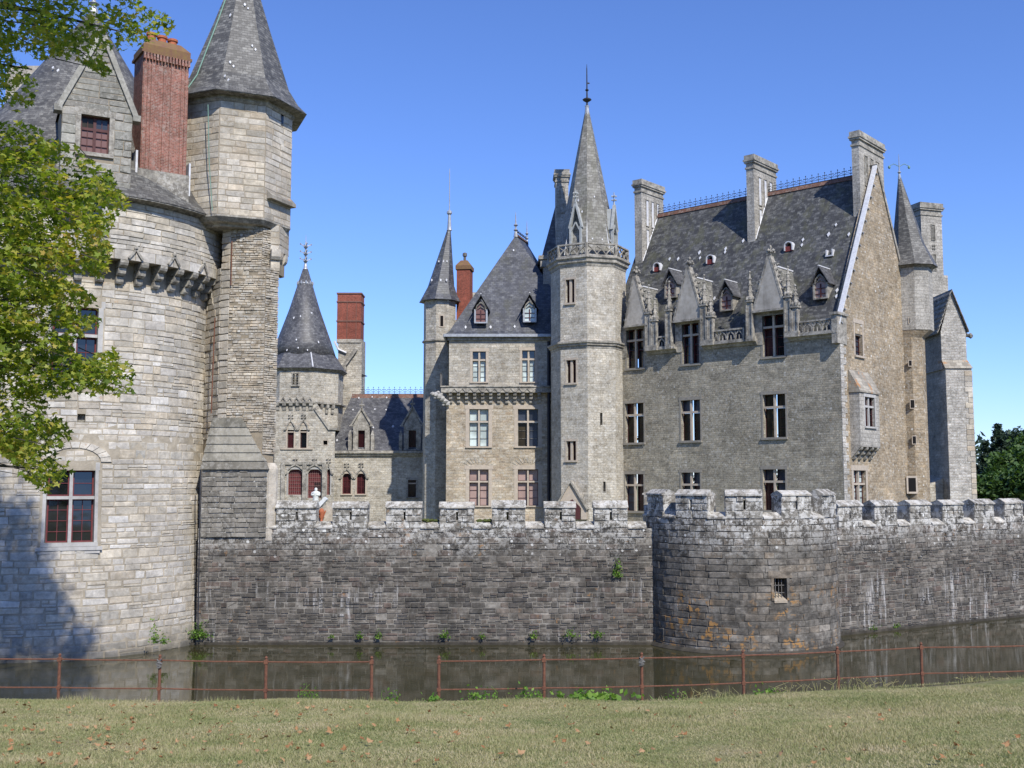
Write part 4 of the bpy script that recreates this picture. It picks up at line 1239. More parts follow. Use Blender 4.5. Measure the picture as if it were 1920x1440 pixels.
# gable wall
g1 = G.rect(1603, 607, 1617, 667); g3 = G.rect(1601, 882, 1624, 957)
m = wall_grid(MB(), G, 0, 2 * hb, 2.8, zeave, [g1, g3], .4)
spoly(m, G, [(0, zeave), (2 * hb, zeave), (hb, zrid + .35)], -.5, 0)
build('gable_wall', m, M['gable'], T)
window(T, G, g1, .3, 1, (.66,), .1, 'dark_red', 'glass_blue', None, (1, 3), (1, 0), 'dressed', .16, .12, .25, True, 'dressed', .04)
window(T, G, g3, .3, 2, (.66,), .12, 'dark_red', 'blind_white', None, (0, 3), (0, 1), 'dressed', .25, .12, .3, True, 'dressed', .04)
# quoins
r_ = random.Random(5); z = 5.0; k = 0
while z < zeave - .3:
    h = r_.uniform(.3, .42); w_ = .75 if k % 2 else .45
    m = MB(); sbox(m, G, .0, w_, z, z + h - .02, -.02, .03); build('quoin', m, M['buttress'], T); z += h; k += 1
# roof
def roof_pt(u, t, side=1):
    d = -(.35 + (hb - .35) * t) if side > 0 else -(2 * hb - .35 - (hb - .35) * t)
    return S.pt(u, zeave + (zrid - zeave) * t, d)
m = MB()
A = [roof_pt(-.35, 0), roof_pt(-17.5, 0), roof_pt(-17.5, 1), roof_pt(-.35, 1)]
Bk = [roof_pt(-.35, 0, -1), roof_pt(-17.5, 0, -1), roof_pt(-17.5, 1, -1), roof_pt(-.35, 1, -1)]
m.add(A, [(0, 1, 2, 3)]); m.add(Bk, [(0, 1, 2, 3)]); m.add([A[1], A[2], Bk[1]], [(0, 1, 2)])
roof = build('roof', m, M['slate_moss'], T)
rn = (A[3] - A[0]).cross(A[1] - A[0]).normalized()
if rn.z < 0: rn = -rn
# gable copings: lead on the front rake, stone on the back rake
m = MB(); sbar(m, G, (-.1, zeave + .3), (hb, zrid + .5), .12, -.22, .06); build('rake_coping', m, M['lead_white'], T)
m = MB(); sbar(m, G, (hb, zrid + .62), (2 * hb, zeave + .3), .22, -.62, .08); build('rake_coping', m, M['carved'], T)
for k in range(26):
    f = (k + .5) / 26; p = (-.12 + (hb + .12) * f + .12, zeave + .3 + (zrid + .32 - zeave) * f - .05)
    m = MB(); sbar(m, G, p, (p[0] + .16, p[1] - .1), .05, .0, .12)
    if k % 2 == 0: build('coping_clip', m, M['lead'], T)
# ridge tiles and cresting
m = MB(); sprofile(m, S, [(-hb + .16, zrid - .16), (-hb, zrid + .14), (-hb - .16, zrid - .16)], -17.3, -.4); build('ridge_tiles', m, M['ridge_tile'], T)
ridge_crest(T, S.pt(-17, zrid + .1, -hb), S.pt(-.8, zrid + .1, -hb), .44, .62)
# chimneys: long faces look along the ridge
def stack(px0, pxm, px1, ytop, ybot, tfront, du, lab):
    """px0..pxm narrow face, pxm..px1 long face"""
    # depth of the front face behind the facade
    dn = -(.35 + (hb - .35) * tfront)
    z0 = zeave + (zrid - zeave) * tfront
    ym = (ytop + ybot) / 2
    uc = S.inv(pxm, ym, dn)[0]; ua = S.inv(px0, ym, dn)[0]
    # far end of the long face: plane through uc
    Gp = S.pt(uc, 0, dn); Pg = Plane(Gp.x, Gp.y, WT + 90)
    L = Pg.inv(px1, ym)[0]
    zt = Pg.inv(pxm, ytop + 8)[1]
    ch = chimney(T, S, ua, uc, dn, dn - L, z0 - .5, zt, panels=3, name='chimney_stack', label=lab)
    return ch, Pg, L, z0, zt
for (a, b, c, yt, yb, tf, pm, lab) in ((1190, 1203, 1244, 328, 488, .64, 'lead_white', None), (1400, 1414, 1456, 282, 456, .665, 'lead_white', None), (1598, 1612, 1657, 238, 412, .72, 'carved_dark', None)):  # pale panels on two stacks paint in bright sky showing through openings
    ch, Pg, L, z0, zt = stack(a, b, c, yt, yb, tf, 0, lab)
    zz = zt - 1.35
    for k in range(3):
        u0 = L * (.2 + .24 * k); sunk_panel(ch, Pg, u0, u0 + L * .11, zz - 2.0, zz - .1, pm)
        if zz - 4.2 > z0: sunk_panel(ch, Pg, u0, u0 + L * .11, zz - 4.2, zz - 2.3, pm)
    p = Pg.pt(.05, z0, .02)
    m = MB(); q0 = Pg.pt(.1, z0 + .15, .02); tt = min(1, (zrid - z0) / (zrid - zeave) + 0)
    q1 = Pg.pt(min(L, (zrid - z0) * (hb - .35) / (zrid - zeave)), zrid, .02)
    m.tube(q0, q1, .045, .045, 4); build('lead_flashing', m, M['lead_white'], ch)
# carved stone dormers
def big_dormer(i, tri, pin_l, pin_r, fin_y):
    (xa, ya), (xb, yb), (xc, yc) = tri
    dF = .42
    ua, za = S.inv(xa, ya, dF); ub, zb = S.inv(xb, yb, dF); uc, zc = S.inv(xc, yc, dF)
    zb_ = (za + zb) / 2
    u0, u1, z0, z1 = R_[0][i]
    uc = (ua + ub) / 2 * .5 + uc * .5
    m = MB()
    sbox(m, S, u0 - .5, u0, zcor - .25, zb_, -.5, .05); sbox(m, S, u1, u1 + .5, zcor - .25, zb_, -.5, .05)
    sbox(m, S, u0, u1, z1, zb_ + .02, -.5, .048)
    d = build('dormer', m, M['carved'], T)
    m = MB()
    spoly(m, S, [(ua, zb_), (ub, zb_), (uc + .05, zc), (uc - .05, zc)], .05, dF)
    build('gable_face', m, M['pale_gable'], d)
    m = MB()
    for q, ue in ((-1, ua), (1, ub)):
        sbar(m, S, (ue + q * .06, zb_ - .05), (uc + q * .05, zc + .15), .14, .0, dF + .015)
        crockets(m, S.pt(ue + q * .14, zb_ + .2, dF - .18), S.pt(uc + q * .14, zc - .1, dF - .18), 7, .13, S.u * q * .9)
        crockets(m, S.pt(ue + q * .1, zb_ + .2, -.2), S.pt(uc + q * .1, zc - .1, -.2), 6, .14, S.u * q * .9)
    sbox(m, S, ua - .1, ub + .1, zb_ - .14, zb_ - .01, -.1, dF + .1)
    f = S.pt(uc, zc, .15)
    m.tube(f, f + Vector((0, 0, .7)), .07, .05, 6)
    for k in range(8):
        t = k * math.pi / 4
        m.blob(f + Vector((math.cos(t) * .2, math.sin(t) * .2, .42 + (.1 if k % 2 else 0))), .1, .1, .1, 5, 3, .3)
    m.blob(f + Vector((0, 0, .75)), .1, .1, .13, 6, 3, .2)
    build('crocketed_rake', m, M['carved'], d)
    m = MB()
    e0, e1, ap = S.pt(u0 - .45, zb_, 0), S.pt(u1 + .45, zb_, 0), S.pt((u0 + u1) / 2, zc - .35, 0)
    tb = (zb_ - zeave) / (zrid - zeave); ta = (zc - .35 - zeave) / (zrid - zeave)
    db = -(.35 + (hb - .35) * tb) - .1; da = -(.35 + (hb - .35) * ta) - .1
    m.add([e0, S.pt(u0 - .45, zb_, db), S.pt((u0 + u1) / 2, zc - .35, da), ap], [(0, 1, 2, 3)]); m.add([e1, S.pt(u1 + .45, zb_, db), S.pt((u0 + u1) / 2, zc - .35, da), ap], [(0, 1, 2, 3)])
    build('dormer_roof', m, M['slate_lichen'], d)
    m = MB()
    for us in (u0 - .45, u1 + .4): m.add([S.pt(us, zcor, .0), S.pt(us, zb_, .0), S.pt(us, zb_, db), S.pt(us, zcor, -.3)], [(0, 1, 2, 3)])
    build('dormer_cheek', m, M['slate_warm'], d)
    m = MB(); m.tube(S.pt((u0 + u1) / 2, zc - .33, -.1), S.pt((u0 + u1) / 2, zc - .33, da), .07, .07, 5)
    for q, us in ((-1, u0 - .45), (1, u1 + .45)):
        m.tube(S.pt((u0 + u1) / 2, zc - .33, da), S.pt(us, zb_, db), .06, .06, 5); m.tube(S.pt(us, zb_, db), S.pt(us, zeave + .1, -.5), .06, .06, 5)
    build('lead_ridge', m, M['lead_white'], d)
    for (xp, ybase, ytip) in pin_l + pin_r:
        uu = S.inv(xp, ybase, .3)[0]; zt = S.inv(xp, ytip, .3)[1]
        pinnacle(d, S, uu, zcor - .02, zt, .40, .3)
M['pale_gable'] = mat_plain('pale_gable', (.50, .47, .42), (.38, .35, .30), .9, 3, .25, stain=.3)
big_dormer(0, ((1173, 611), (1212, 606), (1186, 522)), [], [(1218, 662, 535), (1229, 660, 560)], 497)
big_dormer(1, ((1264, 597), (1316, 600), (1290, 505)), [(1256, 648, 528)], [(1322, 645, 516), (1334, 642, 555)], 480)
big_dormer(2, ((1413, 578), (1470, 581), (1443, 484)), [(1408, 626, 510)], [(1480, 626, 500), (1493, 624, 535)], 455)
# small slate dormers and vents on the roof slope
roofp = A[0]
def on_roof(px, py): return on_plane(px, py, roofp, rn)
def small_dormer(parent, SS, base, w, hwall, hgab, dback, pane='blind_pink', roofm='slate_far', name='slate_dormer', wallm='lead'):
    """gothic dormer clad in slate; base = point on the slope at the middle of its sill"""
    P_ = Plane(base.x, base.y, math.degrees(SS.t)); z0 = base.z; d = .0
    m = MB(); h = w / 2
    sbox(m, P_, -h, -h + .12, z0, z0 + hwall, -.1, .0); sbox(m, P_, h - .12, h, z0, z0 + hwall, -.1, 0)
    sbox(m, P_, -h + .12, h - .12, z0, z0 + .1, -.1, 0.0)
    for q in (-1, 1): m.add([P_.pt(q * h, z0, -.1), P_.pt(q * h, z0 + hwall, -.1), P_.pt(q * h, z0 + hwall, -dback), P_.pt(q * h, z0, -.12)], [(0, 1, 2, 3)])
    o = build(name, m, M[wallm], parent)
    m = MB(); rr = h - .12; zz = z0 + hwall - .05
    for q in (-1, 1):
        pts = [(q * rr, zz), (q * rr * .8, zz + rr * .8), (0, zz + rr * 1.6)]
        for k in range(2): sbar(m, P_, pts[k], pts[k + 1], .09, -.08, .02)
    sbar(m, P_, (-rr * .6, zz + .1), (0, zz + rr * .7), .05, -.07, -.01); sbar(m, P_, (rr * .6, zz + .1), (0, zz + rr * .7), .05, -.07, -.01)
    build('pointed_arch', m, M['carved_dark'], o)
    m = MB(); spoly(m, P_, [(-rr, z0 + .1), (rr, z0 + .1), (rr, zz), (0, zz + rr * 1.6), (-rr, zz)], -.14, -.11); build('pane', m, M[pane], o)
    m = MB(); sbar(m, P_, (0, z0 + .1), (0, zz), .07, -.1, -.05)
    for k in (1, 2): sbar(m, P_, (-rr, z0 + (hwall) * k / 3), (rr, z0 + hwall * k / 3), .04, -.1, -.06)
    build('casement', m, M['dark_red'], o)
    m = MB(); e = h + .16; zt = z0 + hwall + hgab
    for q in (-1, 1):
        m.hexa([P_.pt(q * e, z0 + hwall - .12, .15), P_.pt(0, zt, .15), P_.pt(0, zt, -dback - hgab * .45), P_.pt(q * e, z0 + hwall - .12, -dback)],
               [P_.pt(q * e, z0 + hwall - .04, .15), P_.pt(0, zt + .09, .15), P_.pt(0, zt + .09, -dback - hgab * .45), P_.pt(q * e, z0 + hwall - .04, -dback)])
    build('dormer_roof', m, M[roofm], o)
    m = MB(); m.tube(P_.pt(0, zt + .1, .15), P_.pt(0, zt + .1, -dback - hgab * .45), .05, .05, 5); build('lead_ridge', m, M['lead_white'], o)
    return o
for px, py in ((1543, 562), (1367, 584), (1262, 560)):
    b_ = on_roof(px, py); small_dormer(T, S, b_ + S.n * .35, .95, 1.0, .95, 1.0, 'blind_pink', 'slate_far', wallm='carved')
for px, py in ((1233, 508), (1333, 494), (1480, 470)):
    b_ = on_roof(px, py); P_ = Plane(b_.x, b_.y, WT)
    m = MB(); n_ = 8
    arc = [(.27 * math.cos(math.pi * k / n_), b_.z + .3 + .27 * math.sin(math.pi * k / n_)) for k in range(n_ + 1)]
    arc = [(.27, b_.z)] + arc + [(-.27, b_.z)]
    for k in range(len(arc) - 1): sbar(m, P_, arc[k], arc[k + 1], .07, -.8, .16)
    o = build('roof_vent', m, M['lead_white'], T)
    m = MB(); sbox(m, P_, -.24, .24, b_.z - .05, b_.z + .27, -.2, .1); build('vent_board', m, M['red_vent'] if 'red_vent' in M else M['red_paint'], o)
    m = MB(); sbox(m, P_, -.24, .24, b_.z + .27, b_.z + .52, -.3, -.2); build('vent_opening', m, M['glass'], o)
b_ = on_roof(1556, 480); P_ = Plane(b_.x, b_.y, WT)
m = MB(); sbar(m, P_, (-.2, b_.z), (-.2, b_.z + .4), .07, -.3, .1); sbar(m, P_, (.2, b_.z), (.2, b_.z + .4), .07, -.3, .1); sbar(m, P_, (-.25, b_.z), (.25, b_.z), .08, -.2, .14); build('skylight', m, M['lead_white'], T)
patches(T, [on_roof(*q) for q in ((1256, 486), (1313, 484), (1312, 474), (1272, 486), (1361, 467), (1360, 473), (1394, 452), (1506, 450), (1504, 460), (1570, 545), (1569, 556), (1592, 440), (1554, 440), (1248, 553), (1568, 422), (1340, 560), (1498, 590))], rn, s=.2)
# oriel on the gable
Go = Plane(G.pt(0, 0, .62).x, G.pt(0, 0, .62).y, WT + 90)
o0, o1, oz0, oz1 = Go.rect(1612.5, 737, 1649, 838)
ow = Go.rect(1622, 745, 1640, 800)
m = wall_grid(MB(), Go, o0, o1, oz0, oz1, [ow], .3)
for q in (o0, o1): m.add([Go.pt(q, oz0), Go.pt(q, oz1), Go.pt(q, oz1 + .9, -.62), Go.pt(q, oz0 - .7, -.62)], [(0, 1, 2, 3)])
m.add([Go.pt(o0, oz0), Go.pt(o1, oz0), Go.pt(o1, oz0, -.62), Go.pt(o0, oz0, -.62)], [(0, 1, 2, 3)])
ori = build('oriel', m, M['ashlar'], T)
m = MB(); sprofile(m, Go, [(.08, oz1 - .02), (.08, oz1 + .08), (-.6, oz1 + 1.35), (-.6, oz1 - .02)], o0 - .06, o1 + .06); build('oriel_roof', m, M['slate_orange'], ori)
window(ori, Go, ow, .25, 2, (.68,), .12, 'dark_red', 'glass', None, (0, 2), (0, 0), 'pale_dressed', .14, .1, .2, True, 'pale_dressed', .03)
for k in range(4): corbel(ori, G, Go.inv(1612, 838)[0] * 0 + o0 + .25 + (o1 - o0 - .5) * k / 3, oz0 - .75, oz0, .26, .6, 3, 'carved')

# ---- dark rear pavilion roof with chimney, left of the stair tower
m = MB(); a = at(1016, 480, 77); b = at(1095, 480, 77); pk = at(1044, 375, 79)
c0 = [(a.x, 77, a.z), (b.x + 2, 77, a.z), (b.x + 2, 83, a.z), (a.x, 83, a.z)]
c1 = [(pk.x, 79.5, pk.z), (pk.x + 2.5, 79.5, pk.z), (pk.x + 2.5, 81, pk.z), (pk.x, 81, pk.z)]
m.hexa(c0, c1); build('rear_roof', m, M['slate_far'], T)
m = MB(); m.box(a.x + .1, b.x + 2, 77.1, 83, 4, a.z - .01); build('rear_wall', m, M['rubble_grey'], T)
m = MB(); m.box(a.x - .25, b.x + 2, 76.85, 83, a.z - .25, a.z + .02); m.box(a.x - .1, b.x + 2, 76.97, 83, a.z - .8, a.z - .25); build('cornice', m, M['carved'], T)
finial(T, pk.x, 79.5, pk.z - .1, 1.0, .06, 2, 'iron')
CT = Plane(at(1041, 400, 77).x, 77, 0); cr = CT.rect(1041, 318, 1066, 470)
ch = chimney(T, CT, cr[0] + .05, cr[1], 0, -1.4, cr[2], cr[3], name='chimney_stack')
sunk_panel(ch, CT, (cr[0] + cr[1]) / 2 - .12, (cr[0] + cr[1]) / 2 + .18, cr[3] - 3.2, cr[3] - 1.3, 'carved')

# ---- stair turret on the gable side with slate spire
TT = thing('gable_turret', (26.7, 70, 4.8), 'slim polygonal stair turret with mossy spire and lamp arms against the rough gable wall', 'turret')
C2 = (26.55, 70.0); CL = (26.25, 69.95)
zev = at(1712, 497, 68.9).z; zmid = at(1700, 618, 68.9).z; n0 = 10.0
m = MB(); m.loft([octring(*C2, 1.32, n0, zmid), octring(*C2, 1.32, n0, zev)]); build('upper_wall', m, M['ashlar'], TT)
m = MB(); m.loft([octring(*CL, .98, n0, 2.8), octring(*CL, .98, n0, zmid - .5), octring(*C2, 1.3, n0, zmid)]); build('lower_wall', m, M['gable'], TT)
zap = at(1687, 330, 70).z
m = MB(); m.loft([octring(*C2, 1.72, n0, zev), octring(*C2, 1.35, n0, zev + .75), octring(C2[0] - .1, C2[1], 1.02, n0, zev + 1.6), octring(C2[0] - .55, C2[1], .07, n0, zap)]); build('spire', m, M['slate_warm'], TT)
m = MB(); m.loft([octring(*C2, 1.36, n0, zev - .15), octring(*C2, 1.62, n0, zev - .02)]); build('eaves_board', m, M['carved_dark'], TT)
finial(TT, C2[0] - .55, C2[1], zap - .2, 1.7, .06, 1, 'lead')
m = MB(); c = Vector((C2[0] - .55, C2[1], zap + .65))
for q in (-1, 1):
    m.path([c, c + Vector((q * .35, 0, .18)), c + Vector((q * .62, 0, .05))], .022, 5); m.blob(c + Vector((q * .66, 0, -.05)), .09, .09, .12, 6, 4)
build('lamp_arm', m, M['copper'], TT)
Pq = facet(*CL, .98, n0)
for q in ((1704, 676, 1709, 686), (1707, 750, 1714, 765), (1711, 818, 1717, 832), (1704, 596, 1709, 606)):
    pl = Plane(Pq.pt(0, 0, .012).x, Pq.pt(0, 0, .012).y, n0); r4 = pl.rect(*q)
    slit(TT, pl, r4, .0, 'dressed', .04)
pl = Plane(Pq.pt(0, 0, .03).x, Pq.pt(0, 0, .03).y, n0); r4 = pl.rect(1703, 896, 1717, 922); slit(TT, pl, r4, .0, 'dressed', .12)

# ---- great buttress and the chimney behind it
TB = thing('rear_buttress_block', (29.5, 72, 4.8), 'tall pale buttress block with stepped slab roof at the right end of the great wing', 'buttress')
bx0, bx1 = at(1777, 800, 71.5).x, at(1826, 800, 71.5).x
zE = at(1800, 690, 71.5).z; zE2 = at(1790, 620, 71.7).z; zA = at(1783, 545, 71.7).z
m = MB(); m.box(bx0, bx1, 71.5, 77.5, 2.8, zE); build('lower_stage', m, M['buttress'], TB)
ux0, ux1 = at(1765, 650, 71.8).x, at(1812, 650, 71.8).x; um_ = at(1783, 545, 71.8).x
m = MB(); m.prism([(ux0, 71.8), (ux1, 71.8), (ux1, 77.5), (ux0, 77.5)], zE - .05, zE2)
zr2 = zA
m.add([(ux0, 71.8, zE2), (ux1, 71.8, zE2), (um_, 71.8, zA), (ux0, 77, zE2), (ux1, 77, zE2), (um_, 77, zA)], [(0, 1, 2), (3, 4, 5)])
build('upper_stage', m, M['buttress'], TB)
m = MB(); m.hexa([(bx0 - .06, 71.4, zE - .02), (bx1 + .06, 71.4, zE - .02), (bx1 + .06, 72.4, zE - .02), (bx0 - .06, 72.4, zE - .02)], [(ux0 - .02, 71.75, zE + .55), (ux1 + .02, 71.75, zE + .55), (ux1 + .02, 72.4, zE + .55), (ux0 - .02, 72.4, zE + .55)]); build('weathering_slab', m, M['slate_orange'], TB)
r_ = random.Random(8); z = 5
while z < zE - .3:
    m = MB(); w_ = r_.choice((.3, .5)); m.box(bx1 - w_, bx1 + .02, 71.47, 71.6, z, z + .33); build('quoin', m, M['turret_stone'], TB); z += .36
for k in range(8):
    f0, f1 = k / 8, (k + 1) / 8
    m = MB()
    xa, xb = ux0 - .25 + (um_ - ux0 + .25) * f0, ux0 - .25 + (um_ - ux0 + .25) * f1
    za_, zb_ = zE2 - .2 + (zA - zE2 + .2) * f0, zE2 - .2 + (zA - zE2 + .2) * f1
    m.hexa([(xa - .06, 71.6, za_), (xb, 71.6, zb_), (xb, 77, zb_), (xa - .06, 77, za_)], [(xa - .06, 71.6, za_ + .12), (xb, 71.6, zb_ + .05), (xb, 77, zb_ + .05), (xa - .06, 77, za_ + .12)])
    build('roof_slab', m, M['carved'], TB)
m = MB(); m.hexa([(um_, 71.6, zA), (ux1 + .15, 71.6, zE2 - .1), (ux1 + .15, 77, zE2 - .1), (um_, 77, zA)], [(um_, 71.6, zA + .1), (ux1 + .15, 71.6, zE2), (ux1 + .15, 77, zE2), (um_, 77, zA + .1)]); build('roof_slab', m, M['carved'], TB)
m = MB(); g = at(1812, 628, 71.8); m.tube((g.x - .2, 72.2, g.z + .15), (g.x + .25, 71.9, g.z - .05), .16, .12, 6); m.blob((g.x + .3, 71.85, g.z - .05), .17, .15, .2, 6, 4, .2); build('gargoyle', m, M['carved_dark'], TB)
# low lean-to under the dark recess and rear wall of the recess
rx0 = at(1722, 800, 76).x
m = MB(); m.box(rx0, bx0 + 2, 76, 77.8, 2.8, at(1750, 540, 76).z - 1.6); build('recess_wall', m, M['gable'], TB)
m = MB(); a = at(1738, 906, 73); m.hexa([(a.x, 72.6, 4.8), (bx0 - .01, 72.6, 4.8), (bx0 - .01, 76, 4.8), (a.x, 76, 4.8)], [(a.x, 72.6, a.z - .1), (bx0 - .01, 72.6, a.z + .35), (bx0 - .01, 76, a.z + .6), (a.x, 76, a.z + .3)]); build('lean_to', m, M['rubble_grey'], TB)
CT = Plane(at(1728, 450, 76.5).x, 76.5, 18); cr = CT.rect(1728, 381, 1767, 515)
m = MB(); sbox(m, CT, cr[0] - .15, cr[1] + .25, cr[2] - 4, cr[2], -2, .12); build('chimney_base', m, M['ashlar'], TB)
ch = chimney(TB, CT, cr[0], cr[1], 0, -1.6, cr[2] - .1, cr[3], name='chimney_stack')
um = (cr[0] + cr[1]) / 2 + .1
for za_, zb_ in ((cr[2] + .35, cr[2] + 1.5), (cr[2] + 2.6, cr[2] + 3.7)): sunk_panel(ch, CT, um - .13, um + .13, za_, zb_, 'carved_dark')
m = MB()
for k in range(4):
    t = k * math.pi / 2 + math.pi / 4; m.blob(CT.pt(um + .11 * math.cos(t), cr[2] + 2.05 + .16 * math.sin(t), .03), .08, .05, .1, 5, 3)
build('quatrefoil', m, M['carved_dark'], ch)
# ================================================================== CENTRAL STAIR TOWER
T = thing('stair_tower', (5.25, 73.2, 4.8), 'octagonal stone stair tower with carved balustrade and tall lichened spire in the castle centre', 'tower')
OC = (5.3, 73.2); n0 = 16.5; OR = 2.6
zl = at(1130, 640, 70.8).z; zu = at(1130, 492, 70.8).z; zb0 = at(1120, 480, 70.6).z; zb1 = at(1120, 457, 70.6).z
F1 = facet(*OC, OR, n0 - 45); F2 = facet(*OC, OR, n0); F3 = facet(*OC, OR, n0 + 45); F0 = facet(*OC, OR, n0 - 90)
hs = OR * math.sin(R(22.5))
wl = [F1.rect(1061, 524, 1077, 568), F1.rect(1062, 675, 1080, 718), F1.rect(1062, 827, 1080, 863)]
sl = [F2.rect(1125, 774, 1129.5, 797), F2.rect(1131, 903, 1135.5, 922)]
m = MB()
for P_, hh in ((F1, wl), (F2, sl), (F3, []), (F0, []), (facet(*OC, OR, n0 + 90), [])): wall_grid(m, P_, -hs, hs, 2.8, zu, hh, .4)
build('wall', m, M['stair_stone'], T)
for q in wl: window(T, F1, q, .35, 2, (), .16, 'dark_red', 'glass_red', None, (0, 0), sur='dressed', sw=.1, sill=.12, mullmat='dressed')
for q in sl: slit(T, F2, q, .38, 'stair_stone', .05)
def mould(T, prof, mat='carved', name='moulding'):
    m = MB().loft([octring(*OC, OR + e, n0, z) for e, z in prof]); return build(name, m, M[mat], T)
mould(T, [(-.05, zl - .5), (.03, zl - .46), (.05, zl - .3), (.16, zl - .26), (.16, zl - .16), (.26, zl - .1), (.26, zl + .02), (-.02, zl + .1)])
mould(T, [(-.05, zu - .3), (.03, zu - .25), (.08, zu - .05), (.2, zu + .02), (.22, zu + .2), (.34, zu + .3), (.34, zb0 + .02), (-.3, zb0 + .03)], 'carved')
# dark wing wall left of the tower, with dark pipe
ORB = OR + .22
hsb = ORB * math.sin(R(22.5))
for a in (-90, -45, 0, 45, 90):
    P_ = facet(*OC, ORB, n0 + a)
    tracery_rail(T, P_, -hsb, hsb, zb0 + .03, zb1 + .08, -.08, 3, style='x')
zap = at(1100, 205, 73.2).z
m = MB(); m.loft([octring(*OC, 2.28, n0, zb0 + .02), octring(OC[0] - .0, OC[1], .12, n0, zap)]); sp = build('spire', m, M['spire_stone'] if 'spire_stone' in M else M['slate_warm'], T)
m = MB()
for i in range(8):
    t = R(n0 + 22.5 + 45 * i); a = Vector((OC[0] + 2.28 * math.sin(t), OC[1] - 2.28 * math.cos(t), zb0)); b = Vector((OC[0], OC[1], zap))
    m.tube(a, a.lerp(b, .97), .035, .03, 4)
build('spire_arris', m, M['lead'], T)
m = MB(); m.lathe(OC[0], OC[1], [(.34, zap - 1.3), (.3, zap - 1.25), (.13, zap + .1), (.16, zap + .25)], 8); build('lead_cap', m, M['lead'], T)
zz = zap
m = MB(); m.lathe(OC[0], OC[1], [(.1, zz), (.06, zz + .5), (.3, zz + .65), (.32, zz + .72), (.06, zz + .85), (.05, zz + 1.3), (.14, zz + 1.4), (.05, zz + 1.5), (.035, zz + 2.9), (.01, zz + 3.3)], 8)
m.blob((OC[0] + .1, OC[1], zz + 1.9), .12, .03, .06, 5, 3); build('weather_vane', m, M['iron'], T)
# gothic lucarnes at the spire's foot
for a in (-28.5 - 0, 61.5):
    P_ = facet(*OC, 2.16, a); z0 = zb0 + .02
    P_ = Plane(P_.pt(0, 0, .05).x, P_.pt(0, 0, .05).y, a)
    m = MB(); h = .38
    for q in (-1, 1):
        sbox(m, P_, q * h - .07, q * h + .07, z0, z0 + 2.2, -.12, .04)
        sbar(m, P_, (q * h * 1.25, z0 + 2.1), (0, z0 + 3.9), .12, -.14, .06)
        m.hexa([P_.pt(q * h * 1.2, z0 + 2.1, -.1), P_.pt(0, z0 + 3.6, -.1), P_.pt(0, z0 + 3.6, -1.5), P_.pt(q * h * 1.2, z0 + 2.1, -.9)], [P_.pt(q * h * 1.2, z0 + 2.17, -.1), P_.pt(0, z0 + 3.68, -.1), P_.pt(0, z0 + 3.68, -1.5), P_.pt(q * h * 1.2, z0 + 2.17, -.9)])
        m.hexa([P_.pt(q * h, z0, -.12), P_.pt(q * h, z0 + 2.1, -.12), P_.pt(q * h, z0 + 2.1, -.9), P_.pt(q * h, z0, -.2)], [P_.pt(q * h * .8, z0, -.12), P_.pt(q * h * .8, z0 + 2.1, -.12), P_.pt(q * h * .8, z0 + 2.1, -.9), P_.pt(q * h * .8, z0, -.2)])
        sbar(m, P_, (q * h, z0 + 1.8), (0, z0 + 2.5), .08, -.1, .02)
    c = P_.pt(0, z0 + 3.9, -.05); m.tube(c, c + Vector((0, 0, .9)), .06, .03, 5)
    for k, zz in enumerate((.35, .62)):
        for q in range(4):
            t = q * math.pi / 2; m.blob(c + Vector((math.cos(t) * .13, math.sin(t) * .13, zz)), .07, .07, .08, 5, 3, .2)
    o = build('lucarne', m, M['carved_pale'] if 'carved_pale' in M else M['lead'], T)
    m = MB(); spoly(m, P_, [(-h, z0), (h, z0), (h, z0 + 2.0), (0, z0 + 2.9), (-h, z0 + 2.0)], -.5, -.47); build('opening', m, M['glass'], o)
for a, lst in ((n0, ((.12, -.3), (.12, .25), (.40, .0), (.55, -.1))), (n0 - 45, ((.08, .3), (.3, .25), (.38, -.1), (.55, .1))), (n0 + 45, ((.12, -.4), (.39, .1), (.56, 0), (.5, .3)))):
    for t, uo in lst:
        rr = 2.28 * (1 - t) * math.cos(R(22.5)); z = zb0 + (zap - zb0) * t; s_, c_ = math.sin(R(a)), math.cos(R(a))
        p = Vector((OC[0] + rr * s_ + c_ * uo * rr * .7, OC[1] - rr * c_ + s_ * uo * rr * .7, z)); patches(T, [p, p + Vector((.02, 0, -.3))], (s_ * .97, -c_ * .97, .2), s=.12)
# doorway with a steep hood at its foot
Dp = Plane(at(1078, 930, 70.4).x, 70.4, -15)
zg = 4.8
a = Dp.inv(1040, 975)[0]; b = Dp.inv(1102, 975)[0]; c, zpk = Dp.inv(1070, 903)
m = MB(); spoly(m, Dp, [(a + .05, Dp.inv(1060, 952)[1]), (b - .1, Dp.inv(1060, 952)[1]), (c, zpk)], -.6, 0)
sbox(m, Dp, a + .05, a + .45, zg, Dp.inv(1060, 952)[1], -.6, 0); sbox(m, Dp, b - .45, b - .1, zg, Dp.inv(1060, 952)[1], -.6, 0)
pr = build('porch', m, M['dressed'], T)
m = MB()
for ue in (a, b): sbar(m, Dp, (ue, Dp.inv(1060, 955)[1]), (c, zpk + .05), .1, -.7, .15)
build('hood_moulding', m, M['carved'], pr)
m = MB(); spoly(m, Dp, [(a + .5, zg), (b - .5, zg), (b - .5, Dp.inv(1060, 950)[1]), (c + .1, Dp.inv(1060, 936)[1]), (a + .5, Dp.inv(1060, 950)[1])], .0, .02); build('door', m, M['dark_red'], pr)

